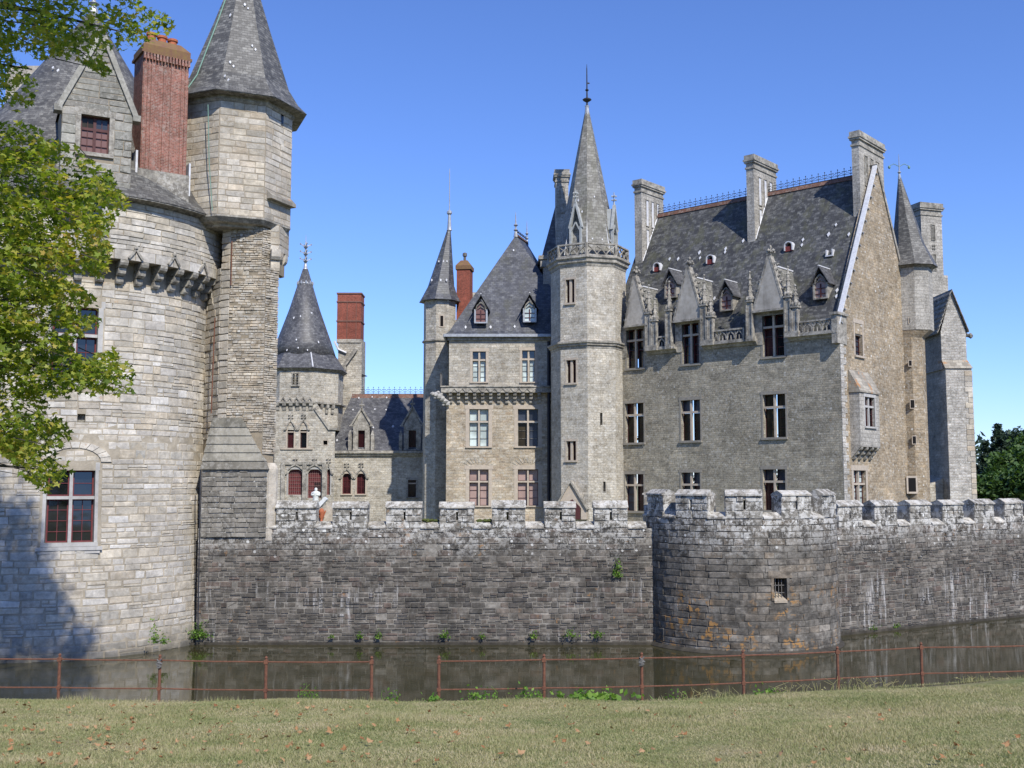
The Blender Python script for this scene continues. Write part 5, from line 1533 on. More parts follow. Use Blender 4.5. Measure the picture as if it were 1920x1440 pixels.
# ================================================================== PAVILION
T = thing('pavilion', (0, 75, 4.8), 'warm stone pavilion with blue slate hipped roof, machicolated band and six mullioned windows', 'pavilion')
PY = 75.0
S = Plane(0, PY, 0)
xl = S.inv(837, 780)[0]; xlu = S.inv(842, 680)[0]; xr = 4.6
zm0 = S.inv(900, 757)[1]; zm1 = S.inv(900, 737)[1]; zmt = S.inv(900, 727)[1]; zev = S.inv(900, 630)[1]
wm = [S.rect(880, 767, 916, 837), S.rect(971, 767, 1009, 837)]; wl = [S.rect(880, 880, 916, 948), S.rect(971, 880, 1009, 948)]
m = wall_grid(MB(), S, xl, xr, 2.8, zm1, wm + wl, .4)
m.add([S.pt(xl, 2.8), S.pt(xl, zm1), S.pt(xl, zm1, -9), S.pt(xl, 2.8, -9)], [(0, 1, 2, 3)])
lower = build('lower_wall', m, M['rubble'], T)
SU = Plane(0, PY - .0, 0)
wu = [S.rect(886, 659, 911, 716), S.rect(979, 657, 1003, 716)]
m = wall_grid(MB(), SU, xlu, xr, zm1, zev, wu, .35)
m.add([S.pt(xlu, zm1), S.pt(xlu, zev), S.pt(xlu, zev, -9), S.pt(xlu, zm1, -9)], [(0, 1, 2, 3)])
build('upper_wall', m, M['rubble_grey'], T)
window(T, S, wm[0], .35, 2, (.66,), .12, 'carved_dark', 'blind_white', None, (0, 2), (0, 0), 'dressed', .26, .1, .28, True)
window(T, S, wm[1], .35, 2, (.66,), .12, 'carved_dark', 'glass_blue', None, (0, 2), (0, 0), 'dressed', .26, .1, .28, True)
for q in wl: window(T, S, q, .35, 2, (.66,), .12, 'dark_red', 'blind_pink', None, (0, 2), (0, 0), 'dressed', .26, .1, .28, True)
for q in wu: window(T, S, q, .3, 2, (.72,), .12, 'carved_dark', 'blind_white', 'glass', (0, 3), (0, 0), 'dressed', .18, .08, .22, True)
# relieving arches: fans of thin stones
for q in wl:
    uc = (q[0] + q[1]) / 2; zc = q[3] - .1
    for k in range(9):
        t = math.pi * (.2 + .6 * k / 8); e = .045
        m = MB(); spoly(m, S, [(uc + rr * 1.25 * math.cos(t + g), zc + rr * .95 * math.sin(t + g)) for rr, g in ((.62, -e), (1.05, -e), (1.05, e), (.62, e))], -.01, .03); build('voussoir', m, M['shale'], T)
n = 12
for k in range(n):
    u = xl + .3 + (S.inv(1012, 750)[0] - xl - .35) * k / (n - 1) * 1.0
    corbel(T, S, u, zm0, zm1 - .02, .22, .48, 3, 'carved')
m = MB(); sbox(m, S, xl - .35, xr - 1.2, zm1, zmt, -.3, .55); sbox(m, S, xl - .4, xr - 1.2, zmt, zmt + .09, -.3, .62); build('machicolation_band', m, M['carved'], T)
for k in range(n - 1):
    u = xl + .3 + (S.inv(1012, 750)[0] - xl - .35) * (k + .5) / (n - 1)
    m = MB()
    sbar(m, S, (u - .26, zm1 + .03), (u, zm1 + .3), .07, .5, .6); sbar(m, S, (u, zm1 + .3), (u + .26, zm1 + .03), .07, .5, .6); build('ogee_carving', m, M['carved'], T)
g = S.pt(xl - .3, zm1 - .3, .4)
m = MB()
for (du_, dz_, dd_, r_) in ((.05, -.75, .2, .24), (-.12, -.6, .32, .26), (-.3, -.42, .45, .27), (-.5, -.28, .58, .25), (-.72, -.16, .72, .23), (-.9, -.12, .85, .17), (-.55, .0, .6, .14), (-.35, -.12, .45, .15), (-.78, -.38, .72, .11), (-.2, -.85, .3, .12)):
    m.blob(S.pt(xl + du_, zm1 + dz_, dd_), r_, r_ * .8, r_ * .8, 7, 4, .25)
build('gargoyle', m, M['pale_dressed'], T)
m = MB()
for k in range(4): m.tube(S.pt(xl - .35 - .02 * k, zmt, -.3 + .25 * k), S.pt(xl - .35 - .02 * k, zmt + 1.0, -.3 + .25 * k), .02, n=4)
m.tube(S.pt(xl - .35, zmt + 1, -.3), S.pt(xl - .4, zmt + 1, .5), .02, n=4); build('iron_railing', m, M['galv'], T)
# roof
e = .35
zr_ = at(968, 441, 79.4).z
ra = at(967, 441, 79.4); rb_ = at(988, 460, 82.2)
c0 = [Vector((xlu - e, PY - e, zev)), Vector((xr + .6, PY - e, zev)), Vector((xr + .6, 86.5, zev)), Vector((xlu - e, 86.5, zev))]
k0 = [c + (Vector((.2, 79.8, zev)) - c) * .07 + Vector((0, 0, .35)) for c in c0]
m = MB(); m.add(c0 + k0, [(0, 1, 5, 4), (1, 2, 6, 5), (2, 3, 7, 6), (3, 0, 4, 7)])
m.add(k0 + [Vector((ra.x, ra.y, zr_)), Vector((rb_.x, rb_.y, zr_ - .0))], [(0, 1, 4), (1, 2, 5, 4), (2, 3, 5), (3, 0, 4, 5)])
m.add(c0, [(0, 1, 2, 3)])
build('roof', m, M['slate_blue'], T)
m = MB(); m.box(xlu - e - .02, xr + .6, PY - e - .06, PY - e + .06, zev - .1, zev + .1); m.box(xlu - e - .06, xlu - e + .06, PY - e, 86, zev - .1, zev + .1); build('gutter', m, M['lead'], T)
m = MB(); m.box(xlu - .12, xr, PY - .14, PY - .001, zev - .32, zev - .02); build('cornice', m, M['carved'], T)
m = MB(); m.tube((ra.x, ra.y, zr_), (rb_.x, rb_.y, zr_), .14, .14, 6); build('ridge_tiles', m, M['ridge_tile'], T)
finial(T, ra.x, ra.y, zr_ - .1, 1.9, .09, 2, 'lead'); finial(T, rb_.x, rb_.y, zr_ - .1, 1.9, .07, 2, 'lead')
ridge_crest(T, (ra.x, ra.y, zr_ + .1), (rb_.x, rb_.y, zr_ + .1), .4, .35)
rnp = Vector((0, -(zr_ - zev), 4.4)).normalized()
for px, py in ((902, 608), (993, 606)):
    b_ = on_plane(px, py, k0[0], (k0[1] - k0[0]).cross(Vector((ra.x, ra.y, zr_)) - k0[0]).normalized())
    small_dormer(T, S, b_ + Vector((0, -.5, 0)), .95, 1.0, 1.0, 1.0, 'blind_brown' if px < 950 else 'blind_white', 'slate_blue', wallm='lead')
nn = (k0[1] - k0[0]).cross(Vector((ra.x, ra.y, zr_)) - k0[0]).normalized()
if nn.z < 0: nn = -nn
patches(T, [on_plane(px, py, k0[0], nn) for px, py in ((963, 470), (873, 614), (920, 614), (965, 613))], nn, s=.16)
m = MB(); m.path([at(1029, 640, 74.7), at(1029, 800, 74.7), at(1029, 960, 74.7)], .11, 8); build('downpipe', m, M['blue_pipe'], T)
# ================================================================== SLIM SPIRED TURRET + its wall
T = thing('slim_turret', (-5.4, 78.5, 4.8), 'slim square-shouldered turret with sharp blue slate spire beside a red brick chimney', 'turret')
c = at(826, 600, 78.6); OC = (c.x - .1, 79.2); OR = 1.22; n0 = 22 - 8
ze = at(822, 562, 78.1).z; zj = at(815, 640, 78.1).z
m = MB(); m.loft([octring(*OC, OR, n0, 2.8), octring(*OC, OR, n0, ze)]); build('wall', m, M['rubble_grey'], T)
m = MB(); m.loft([octring(*OC, OR + .02, n0, zj), octring(*OC, OR + .12, n0, zj + .05), octring(*OC, OR + .12, n0, zj + .16), octring(*OC, OR + .02, n0, zj + .2)], False, False); build('string_course', m, M['carved'], T)
P_ = facet(*OC, OR + .02, n0); q = P_.rect(825.5, 592, 831, 612); slit(T, Plane(P_.o.x, P_.o.y, n0), q, -.0, 'dressed', .08)
zap = at(843, 425, 79.2).z; ax = at(842.5, 425, 79.2).x
m = MB(); m.loft([octring(*OC, OR + .38, n0, ze), octring(OC[0], OC[1], OR + .12, n0, ze + .45), octring(OC[0] + .08, OC[1], OR - .2, n0, ze + 1.2), octring(ax, OC[1], .09, n0, zap)]); build('spire', m, M['slate_blue'], T)
m = MB(); m.lathe(ax, OC[1], [(.2, zap - .3), (.16, zap - .1), (.1, zap + .9), (.2, zap + 1.0), (.2, zap + 1.15), (.04, zap + 1.3), (.03, zap + 4.2), (.012, zap + 4.5)], 8); build('lightning_rod', m, M['lead'], T)
for t, uo in ((.16, -.1), (.16, .55), (.16, -1.1), (.45, -.2), (.45, .4), (.45, -1)):
    rr = (OR - .2) * (1 - (t - .1) / .9); z = ze + 1.2 + (zap - ze - 1.2) * (t - .1) / .9
    p = Vector((OC[0] + .08 + (ax - OC[0]) * t + uo * rr * .7, OC[1] - rr * .93, z)); patches(T, [p], (0, -.97, .2), s=.13)
# brick chimney of the slim turret
Bc = Plane(at(868, 560, 79.5).x, 79.5, -8); br = Bc.rect(856, 500, 881, 610)
m = MB(); sbox(m, Bc, br[0], br[1], br[2] - 3, br[3] - .2, -1.2, 0); ch = build('chimney', m, M['brick_far'], T)
m = MB(); sbox(m, Bc, br[0] - .08, br[1] + .08, br[3] - .2, br[3] + .1, -1.28, .08)
m.hexa([Bc.pt(br[0] - .08, br[3] + .1, .08), Bc.pt(br[1] + .08, br[3] + .1, .08), Bc.pt(br[1] + .08, br[3] + .1, -1.2), Bc.pt(br[0] - .08, br[3] + .1, -1.2)], [Bc.pt(br[0] + .25, br[3] + .55, -.3), Bc.pt(br[1] - .25, br[3] + .55, -.3), Bc.pt(br[1] - .25, br[3] + .55, -.9), Bc.pt(br[0] + .25, br[3] + .55, -.9)]); build('chimney_cap', m, M['mossy_brick'], ch)
c = Bc.pt((br[0] + br[1]) / 2, 0, -.6); m = MB(); m.lathe(c.x, c.y, [(.1, br[3] + .4), (.1, br[3] + .9), (.17, br[3] + .92), (.17, br[3] + 1.15), (.1, br[3] + 1.2)], 8); build('chimney_pot', m, M['galv'], ch)
m = MB(); a = at(880, 548, 84); m.box(a.x - .8, a.x + .9, 84, 85, zev - 1, a.z + .0); build('stone_base', m, M['rubble_grey'], ch)
# link wall between turret and pavilion
m = MB(); m.box(OC[0] - .2, xl + .5, 79.6, 82, 2.8, at(830, 600, 79.6).z); build('link_wall', m, M['rubble_grey'], T)
m = MB(); m.box(at(826, 700, 79.5).x, at(832, 700, 79.5).x, 79.4, 79.62, at(826, 940, 79.5).z, at(826, 920, 79.5).z); m.box(at(826, 700, 79.5).x, at(832, 700, 79.5).x, 79.4, 79.62, at(826, 835, 79.5).z, at(826, 812, 79.5).z); build('small_window', m, M['glass'], T)

# ================================================================== GALLERY WING
T = thing('gallery_wing', (-8, 85, 4.8), 'low rear gallery with slate roof, iron cresting and two ogee windows', 'castle wing')
S = Plane(0, 85, 0)
xa, xb = S.inv(622, 880)[0], S.inv(800, 880)[0]
ze = S.inv(700, 850)[1]; zr_ = at(730, 742, 89.5).z
aw = [S.rect(642, 888, 658, 926), S.rect(669, 888, 685, 926)]
dk = S.rect(765, 900, 780, 932)
m = wall_grid(MB(), S, xa, xb, 2.8, ze, aw + [dk], .3); m.add([S.pt(xa, 2.8), S.pt(xa, ze), S.pt(xa, ze, -8), S.pt(xa, 2.8, -8)], [(0, 1, 2, 3)])
build('wall', m, M['rubble_grey'], T)
def ogee(parent, S, q, lift=.1):
    uc = (q[0] + q[1]) / 2; h = (q[1] - q[0]) / 2; z = q[3]
    m = MB()
    for s_ in (-1, 1):
        pts = [(uc + s_ * (h + .1), z - .35), (uc + s_ * (h + .06), z - .05), (uc + s_ * h * .6, z + .2), (uc, z + .38)]
        for k in range(3): sbar(m, S, pts[k], pts[k + 1], .1, -.02, .12)
        sbar(m, S, pts[0], (pts[0][0] + s_ * .16, pts[0][1]), .1, -.02, .13)
        # rounded corners of the opening
        spoly(m, S, [(uc + s_ * h, z + .02), (uc + s_ * h, z - .32), (uc + s_ * h * .75, z - .1), (uc + s_ * h * .3, z + .01)], -.12, .01)
    c = S.pt(uc, z + .38, .08); m.tube(c, c + Vector((0, 0, .5)), .05, .04, 5)
    for k, zz in enumerate((.2, .42)):
        for s_ in (-1, 1): m.blob(c + Vector((s_ * .13, 0, zz)), .08, .06, .06, 5, 3, .2)
    build('ogee_hood', m, M['carved'], parent)
for q in aw:
    w = window(T, S, q, .28, 1, (), .08, 'red_paint', 'glass_red', None, (1, 2), sur='dressed', sw=.12, sill=.1, stonecross=False, fw=.05); ogee(w, S, q)
window(T, S, dk, .25, 1, (.8,), .1, 'dark_red', 'glass', None, (0, 0), sur='carved', sw=.14)
m = MB(); sprofile(m, S, [(0, ze - .25), (.15, ze - .2), (.2, ze - .08), (.32, ze), (.32, ze + .2), (-.3, ze + .2), (-.3, ze - .2)], xa - .1, xb); build('cornice', m, M['carved'], T)
m = MB(); A0 = [S.pt(xa - .4, ze + .2, .1), S.pt(xb, ze + .2, .1), S.pt(xb, zr_, -4.5), S.pt(at(660, 742, 89.5).x, zr_, -4.5)]
m.add(A0, [(0, 1, 2, 3)]); m.add([A0[3], A0[2], S.pt(xb, ze, -9), S.pt(xa - .4, ze, -9)], [(0, 1, 2, 3)]); build('roof', m, M['slate_far'], T)
m = MB(); sprofile(m, S, [(-4.25, zr_ - .3), (-4.5, zr_ + .14), (-4.75, zr_ - .3)], at(660, 742, 89.5).x, xb); build('ridge_tiles', m, M['ridge_tile'], T)
ridge_crest(T, S.pt(at(680, 742, 89.5).x, zr_ + .1, -4.5), S.pt(xb, zr_ + .1, -4.5), .42, .62)
def gal_dormer(px0, px1, yb, yt, yk, yp, pcx):
    SD = Plane(0, 84.9, 0); u0, u1, z0, z1 = SD.rect(px0, yt, px1, yb); zk = SD.inv(pcx, yk)[1]; zp = SD.inv(pcx, yp)[1]; e = .55
    m = MB(); sbox(m, SD, u0 - e * .7, u0, z0 - .1, zk, -.4, 0); sbox(m, SD, u1, u1 + e * .7, z0 - .1, zk, -.4, 0); sbox(m, SD, u0, u1, z1, zk, -.4, 0); sbox(m, SD, u0, u1, z0 - .1, z0, -.4, .05)
    uc = (u0 + u1) / 2; spoly(m, SD, [(u0 - e * .7, zk), (u1 + e * .7, zk), (uc, zp)], -.4, 0)
    d = build('dormer', m, M['carved'], T)
    m = MB()
    for s_, ue in ((-1, u0), (1, u1)):
        sbar(m, SD, (ue + s_ * e, zk - .02), (uc, zp + .1), .13, -.2, .12); sbox(m, SD, ue + s_ * e - .13, ue + s_ * e + .13, zk - .1, zk, -.2, .14)
        sbox(m, SD, ue + s_ * .62 - .13, ue + s_ * .62 + .13, z0 - .1, z0 + 1.1, -.2, .12); m.loft([ring(SD.pt(ue + s_ * .62, 0).x, 84.92, .2, 4, .785, z0 + 1.1), ring(SD.pt(ue + s_ * .62, 0).x, 84.92, .03, 4, .785, z0 + 1.5)])
    c = SD.pt(uc, zp, 0); m.tube(c, c + Vector((0, 0, .8)), .08, .04, 5)
    for s_ in (-1, 1): m.blob(c + Vector((s_ * .12, 0, .35)), .1, .1, .1, 5, 3, .2)
    build('gable_coping', m, M['carved'], d)
    m = MB(); spoly(m, SD, [(u0, z0), (u1, z0), (u1, z1), (u0, z1)], -.3, -.27); build('pane', m, M['glass_red'], d)
    m = MB()
    for s_, ue in ((-1, u0 - e * .7), (1, u1 + e * .7)): m.add([SD.pt(ue, zk - .1, -.1), SD.pt(uc, zp - .1, -.1), SD.pt(uc, zp - .1, -3.6), SD.pt(ue, zk - .1, -2.2)], [(0, 1, 2, 3)]); m.add([SD.pt(ue, zk - .1, -.1), SD.pt(ue, z0, -.1), SD.pt(ue, zk - .1, -2.2)], [(0, 1, 2)])
    build('dormer_roof', m, M['slate_far'], d)
gal_dormer(671, 684, 842, 807, 797, 768, 678); gal_dormer(766, 780, 842, 807, 797, 765, 773)
nn = (A0[1] - A0[0]).cross(A0[3] - A0[0]).normalized()
if nn.z < 0: nn = -nn
patches(T, [on_plane(px, py, A0[0], nn) for px, py in ((673, 747), (698, 745), (725, 746), (703, 768), (724, 769), (662, 769), (737, 800), (700, 802), (632, 826))], nn, s=.17)
m = MB(); m.path([at(625, 858, 84.6), at(625, 900, 84.6), at(626, 985, 84.6)], .07, 6); build('downpipe', m, M['yellow_pipe'], T)
# ================================================================== REAR CHAPEL TOWER
T = thing('rear_round_roofed_tower', (-16, 84, 4.8), 'grey stone tower with conical slate roof, corbel band and red grilled doors', 'tower')
S = Plane(0, 83.5, 0)
xa, xb = S.inv(500, 800)[0], S.inv(628, 830)[0]
zt = S.inv(560, 755)[1]
aw = [S.rect(539, 797, 551, 840), S.rect(563, 797, 575, 840)]; sq = S.rect(606, 826, 614, 834)
dw = [S.rect(540, 880, 567, 928), S.rect(577, 880, 603, 934)]; dn = S.rect(612.5, 880, 619, 928)
m = wall_grid(MB(), S, xa, xb, 2.8, S.inv(600, 806)[1], aw + [sq] + dw + [dn], .3)
zk = S.inv(600, 806)[1]; uk = S.inv(592, 770)[0]
spoly(m, S, [(xa, zk), (xb, zk), (xb - .1, zk + .05), (uk, zt), (xa, zt)], -.3, 0)
low = build('lower_wall', m, M['rubble_grey'], T)
for q in aw:
    w = window(T, S, q, .28, 1, (.7,), .08, 'dark_red', 'glass', None, (0, 0), sur='dressed', sw=.12, sill=.0, mullmat='dressed', fw=.04); ogee(w, S, q)
m = MB(); sbox(m, S, aw[0][0] - .5, aw[1][1] + .5, aw[0][2] - .12, aw[0][2], -.04, .1); build('sill', m, M['dressed'], T)
slit(T, S, sq, .28, 'dressed', .06)
for q in dw + [dn]:
    w = window(T, S, q, .28, 1, (), .08, 'door_lattice', 'door_red', None, (6 if q is not dn else 1, 6), sur='pale_dressed', sw=.1, sill=.0, stonecross=False, fw=.04); ogee(w, S, q)
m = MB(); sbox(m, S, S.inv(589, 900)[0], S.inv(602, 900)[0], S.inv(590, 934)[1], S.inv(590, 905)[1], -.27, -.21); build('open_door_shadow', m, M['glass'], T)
m = MB()
for px in (531, 571, 608): u = S.inv(px, 900)[0]; sbox(m, S, u - .15, u + .15, 4.5, S.inv(px, 866)[1], -.02, .16)
sbox(m, S, S.inv(531, 868)[0], S.inv(610, 868)[0], S.inv(570, 871)[1], S.inv(570, 866)[1], -.02, .13)
build('carved_frame', m, M['carved'], T)
m = MB(); sbar(m, S, (S.inv(590, 765)[0], S.inv(590, 765)[1]), (S.inv(618, 805)[0], S.inv(618, 805)[1]), .16, -.3, .12); sbox(m, S, S.inv(616, 805)[0], S.inv(632, 805)[0], S.inv(620, 806)[1], S.inv(620, 802)[1], -.3, .13); build('gable_coping', m, M['carved'], T)
# upper stage: polygonal drum on corbels
UC = (at(566, 720, 86).x, 86.6)
ze2 = at(560, 690, 83.6).z; zc_ = at(560, 757, 83.6).z; UR = 3.3
m = MB(); m.loft([octring(*UC, UR, 0, zc_ - 2), octring(*UC, UR, 0, ze2)]); up = build('upper_wall', m, M['rubble_grey'], T)
PU = facet(*UC, UR, 0); PV = facet(*UC, UR, 45)
hs = UR * math.sin(R(22.5))
for k in range(6):
    u = -hs - .1 + (2 * hs + .1) * k / 5
    corbel(up, PU, u, zc_ - .55, zc_ + .05, .28, .26, 2); m = MB(); sbar(m, PU, (u + .2, zc_ + .15), (u + .42, zc_ + .5), .07, 0, .1); sbar(m, PU, (u + .42, zc_ + .5), (u + .64, zc_ + .15), .07, 0, .1)
    if k < 5: build('ogee_carving', m, M['carved'], up)
for k in range(4): corbel(up, PV, -hs + .3 + k * .55, zc_ - .75, zc_ + .0, .24, .26, 2)
m = MB(); m.loft([octring(*UC, UR + .02, 0, zc_ - .02), octring(*UC, UR + .3, 0, zc_ + .02), octring(*UC, UR + .3, 0, zc_ + .14), octring(*UC, UR + .02, 0, zc_ + .18)], False, False); build('string_course', m, M['carved'], up)
q = PU.rect(549, 700, 560, 722); window(up, Plane(PU.o.x, PU.o.y - .02, 0), q, .0, 2, (.75,), .1, 'carved_dark', 'glass', sur='carved', sw=.1)
# roof: cone over a polygonal skirt
zap = at(562, 505, 86.6).z; ax = at(562, 505, 86.6).x
m = MB(); n_ = 32; zz = at(580, 640, 84.3).z
m.lathe(UC[0], UC[1], [(2.62, ze2 + 1.2), (2.22, ze2 + 2.4), (1.25, ze2 + 5.1), (.22, zap)], n_); cone = build('cone_roof', m, M['slate_far'], T, cyl=(UC[0], UC[1], 2.4), smooth=True)
m = MB(); m.loft([octring(*UC, UR + .35, 0, ze2), octring(*UC, 3.2, 0, ze2 + .62), octring(*UC, 2.74, 0, ze2 + 1.27)]); build('skirt_roof', m, M['slate_far'], T)
m = MB(); m.loft([octring(*UC, UR + .02, 0, ze2 - .22), octring(*UC, UR + .34, 0, ze2 - .02)]); build('eaves_board', m, M['carved_dark'], T)
m = MB(); m.lathe(UC[0], UC[1], [(.62, zap - 1.25), (.5, zap - 1.0), (.2, zap + .05)], 12)
for k in range(10): t = k * math.pi / 5; m.blob((UC[0] + math.cos(t) * .62, UC[1] + math.sin(t) * .62, zap - 1.2), .09, .09, .2, 5, 3)
build('lead_cap', m, M['lead'], T)
finial(T, UC[0], UC[1], zap - .1, 3.0, .1, 3, 'lead', cross=True)
m = MB(); t = R(22.5); m.tube((UC[0] + (UR + .35) * math.sin(t), UC[1] - (UR + .35) * math.cos(t), ze2 + .05), (UC[0] + 2.76 * math.sin(t), UC[1] - 2.76 * math.cos(t), ze2 + 1.3), .06, .05, 5); build('lead_hip', m, M['lead_white'], T)
for px, py in ((533, 593), (558, 590), (535, 560), (546, 560), (600, 582), (604, 640), (553, 637), (534, 657), (559, 653), (579, 657), (550, 572), (570, 572)):
    a_ = math.asin(max(-1, min(1, (at(px, py, 84).x - UC[0]) / 3.0))); z = at(px, py, 84.2).z; rr = 3.25 - (z - ze2 - .4) * .455
    rr = min(rr, 2.62 - (z - ze2 - 1.2) * .345) + .02 if z > ze2 + 1.2 else 3.45 - (z - ze2) * .5
    patches(T, [(UC[0] + rr * math.sin(a_), UC[1] - rr * math.cos(a_) - .02, z)], (math.sin(a_) * .88, -math.cos(a_) * .88, .45), s=.15)
# stone gable stub with the red brick stack
Cq = Plane(at(655, 640, 89.8).x, 89.8, 0); q = Cq.rect(632, 550, 677, 636)
qs = Cq.rect(640, 636, 678, 735)
m = MB(); sbox(m, Cq, q[0], q[1], q[2], q[3], -1.8, 0); ch = build('chimney', m, M['brick_far'], T)
m = MB()
for z in (q[2] + (q[3] - q[2]) * .38, q[2] + (q[3] - q[2]) * .8, q[3] - .06): sbox(m, Cq, q[0] - .06, q[1] + .06, z, z + .12, -1.86, .06)
for f in (.42, .8): u = q[0] + (q[1] - q[0]) * f; sbox(m, Cq, u - .03, u + .03, q[2], q[3] - .7, -.02, .035)
build('brick_band', m, M['brick_rib_dark'] if 'brick_rib_dark' in M else M['brick_far'], ch)
m = MB(); sbox(m, Cq, qs[0] - .3, qs[1], 5, q[2], -2.2, -.02); sbox(m, Cq, q[0], q[1] + .03, q[2] - .3, q[2], -2, .05); build('stone_base', m, M['rubble_grey'], ch)
m = MB(); sbar(m, Cq, Cq.inv(643, 690), Cq.inv(668, 655), .3, -.05, .3); sbox(m, Cq, Cq.inv(640, 690)[0], Cq.inv(650, 690)[0], Cq.inv(640, 695)[1], Cq.inv(640, 688)[1], -.05, .35); build('gable_coping', m, M['carved'], ch)
for yy in (706, 722): 
    a_ = Cq.inv(642, yy); m = MB(); m.blob(Cq.pt(a_[0], a_[1], .25), .22, .3, .16, 6, 3, .2); build('corbel', m, M['carved'], ch)
m = MB(); g = Cq.inv(680, 705); m.tube(Cq.pt(g[0] - .2, g[1] + .1, -.3), Cq.pt(g[0] + .35, g[1], -.1), .2, .04, 4); build('waterspout', m, M['iron'], ch)
m = MB(); m.tube(Cq.pt(*Cq.inv(627, 640), .1), Cq.pt(*Cq.inv(634, 655), .1), .1, .1, 5); m.tube(Cq.pt(*Cq.inv(634, 655), .1), Cq.pt(*Cq.inv(650, 662), .1), .1, .1, 5); build('lead_flashing', m, M['lead_white'], ch)
# well-head and statue beside the wall
M['door_red'] = M['door_red']
c = at(592, 944, 78)
o = thing('garden_statue', (c.x, 78, 4.85), 'white robed statue standing before the red grilled door behind the moat wall', 'statue')
zt_ = at(591, 916, 78).z; H = zt_ - c.z
m = MB()
m.lathe(c.x, 78, [(.22, c.z), (.25, c.z + H * .05), (.2, c.z + H * .3), (.25, c.z + H * .55), (.29, c.z + H * .7), (.22, c.z + H * .8), (.09, c.z + H * .84), (.08, c.z + H * .87)], 12)
m.blob((c.x, 78, c.z + H * .93), .12, .13, .15, 8, 5)
for s_ in (-1, 1): m.path([(c.x + s_ * .24, 78, c.z + H * .74), (c.x + s_ * .3, 77.9, c.z + H * .55), (c.x + s_ * .08, 77.78, c.z + H * .58)], (.08, .07, .05), 6)
build('figure', m, M['white_stone'], o, smooth=True)
m = MB(); m.box(c.x - .35, c.x + .35, 77.65, 78.35, 4.85, c.z - .1); m.box(c.x - .42, c.x + .42, 77.58, 78.42, c.z - .1, c.z); build('pedestal', m, M['pale_dressed'], o)
# stair parapet that climbs behind the crenel, with terracotta figure set in it
a_ = at(594, 952, 50.6); b_ = at(610, 934, 50.6)
o = thing('stair_parapet', (a_.x, 50.6, 4.85), 'pale sloping coping of a small stair behind the second crenel of the moat wall', 'parapet')
m = MB(); v = (b_ - a_); nn_ = Vector((-v.z, 0, v.x)).normalized() * .09
m.hexa([a_ - nn_, b_ - nn_, b_ - nn_ + Vector((0, .5, 0)), a_ - nn_ + Vector((0, .5, 0))], [a_ + nn_, b_ + nn_, b_ + nn_ + Vector((0, .5, 0)), a_ + nn_ + Vector((0, .5, 0))]); build('coping', m, M['white_stone'], o)
m = MB(); m.hexa([(a_.x - .05, 50.65, 4.85), (b_.x + .35, 50.65, 4.85), (b_.x + .35, 51, 4.85), (a_.x - .05, 51, 4.85)], [(a_.x - .05, 50.65, a_.z - .12), (b_.x + .35, 50.65, b_.z - .14), (b_.x + .35, 51, b_.z - .14), (a_.x - .05, 51, a_.z - .12)]); build('parapet_wall', m, M['turret_stone'], o)
c = at(603, 974, 50.4); zt_ = at(603, 953, 50.4).z
o = thing('terracotta_ornament', (c.x, 50.4, 4.85), 'small orange terracotta ornament standing behind the second crenel', 'ornament')
m = MB(); h = zt_ - c.z
m.lathe(c.x, 50.35, [(.06, 4.85), (.06, c.z), (.05, c.z + .02), (.13, c.z + h * .2), (.08, c.z + h * .4), (.15, c.z + h * .62), (.12, c.z + h * .85), (.04, c.z + h)], 8); build('urn_body', m, M['terracotta'], o, smooth=True)
m = MB(); m.tube((c.x + .1, 50.35, c.z + h * .3), (c.x + .2, 50.35, c.z + h * .8), .03, .03, 5); m.tube((c.x - .1, 50.35, c.z + h * .3), (c.x - .16, 50.35, c.z + h * .8), .03, .03, 5); build('handle', m, M['terracotta'], o)
# ================================================================== FENCES ON THE BANK
FY = lambda px: 18.9 + max(0, px - 1203) * .0030
posts1 = [(-88, 1234), (112, 1236), (300, 1238), (499, 1241), (697, 1241)]
posts2 = [(823, 1240), (1020, 1237), (1203, 1234), (1393, 1229), (1570, 1222), (1727, 1214), (1925, 1211), (2140, 1204)]
def fence(posts, lab):
    p0 = at(*posts[0], FY(posts[0][0]))
    T = thing('iron_fence', (p0.x, p0.y, 3.4), lab, 'fence', 'rusty two-rail fences along the bank')
    top = []; low = []
    for k, (px, py) in enumerate(posts):
        t = at(px, py, FY(px)); b = at(px, py + 53 - max(0, px - 1203) * .008, FY(px)); gz = lawn_z(t.x, t.y)
        m = MB(); lean = rnd.uniform(-.012, .012)
        m.lathe(t.x, t.y, [(.028, gz - .3), (.027, t.z + .02), (.02, t.z + .05), (.03, t.z + .07), (.012, t.z + .1)], 8)
        m.box(t.x - .034, t.x + .034, t.y - .034, t.y + .034, t.z - .035, t.z + .03); m.box(t.x - .032, t.x + .032, t.y - .032, t.y + .032, b.z - .03, b.z + .03)
        build('post', m, M['rust'], T)
        if px in (300, 1203):
            m = MB()
            for q in range(5): m.blob((t.x + .015 * (q % 2) - .01, t.y - .03, t.z - .03 - .022 * q), .045, .035, .018, 8, 3, .1)
            m.tube((t.x - .04, t.y - .04, t.z + .02), (t.x + .05, t.y - .04, t.z - .06), .014, n=5); m.tube((t.x + .04, t.y - .04, t.z + .03), (t.x - .05, t.y - .04, t.z - .07), .014, n=5)
            build('chain_lock', m, M['galv'], T)
        top.append(t); low.append(b)
    for k in range(len(top) - 1):
        for L_ in (top, low):
            m = MB(); a, b = L_[k], L_[k + 1]; c = a.lerp(b, .5) - Vector((0, 0, .008))
            m.path([a, c, b], .013, 6); build('rail', m, M['rust'], T)
fence(posts1, 'rusty two-rail iron fence whose right end stops before the gap')
fence(posts2, 'rusty two-rail iron fence starting right of the gap and running to the right')

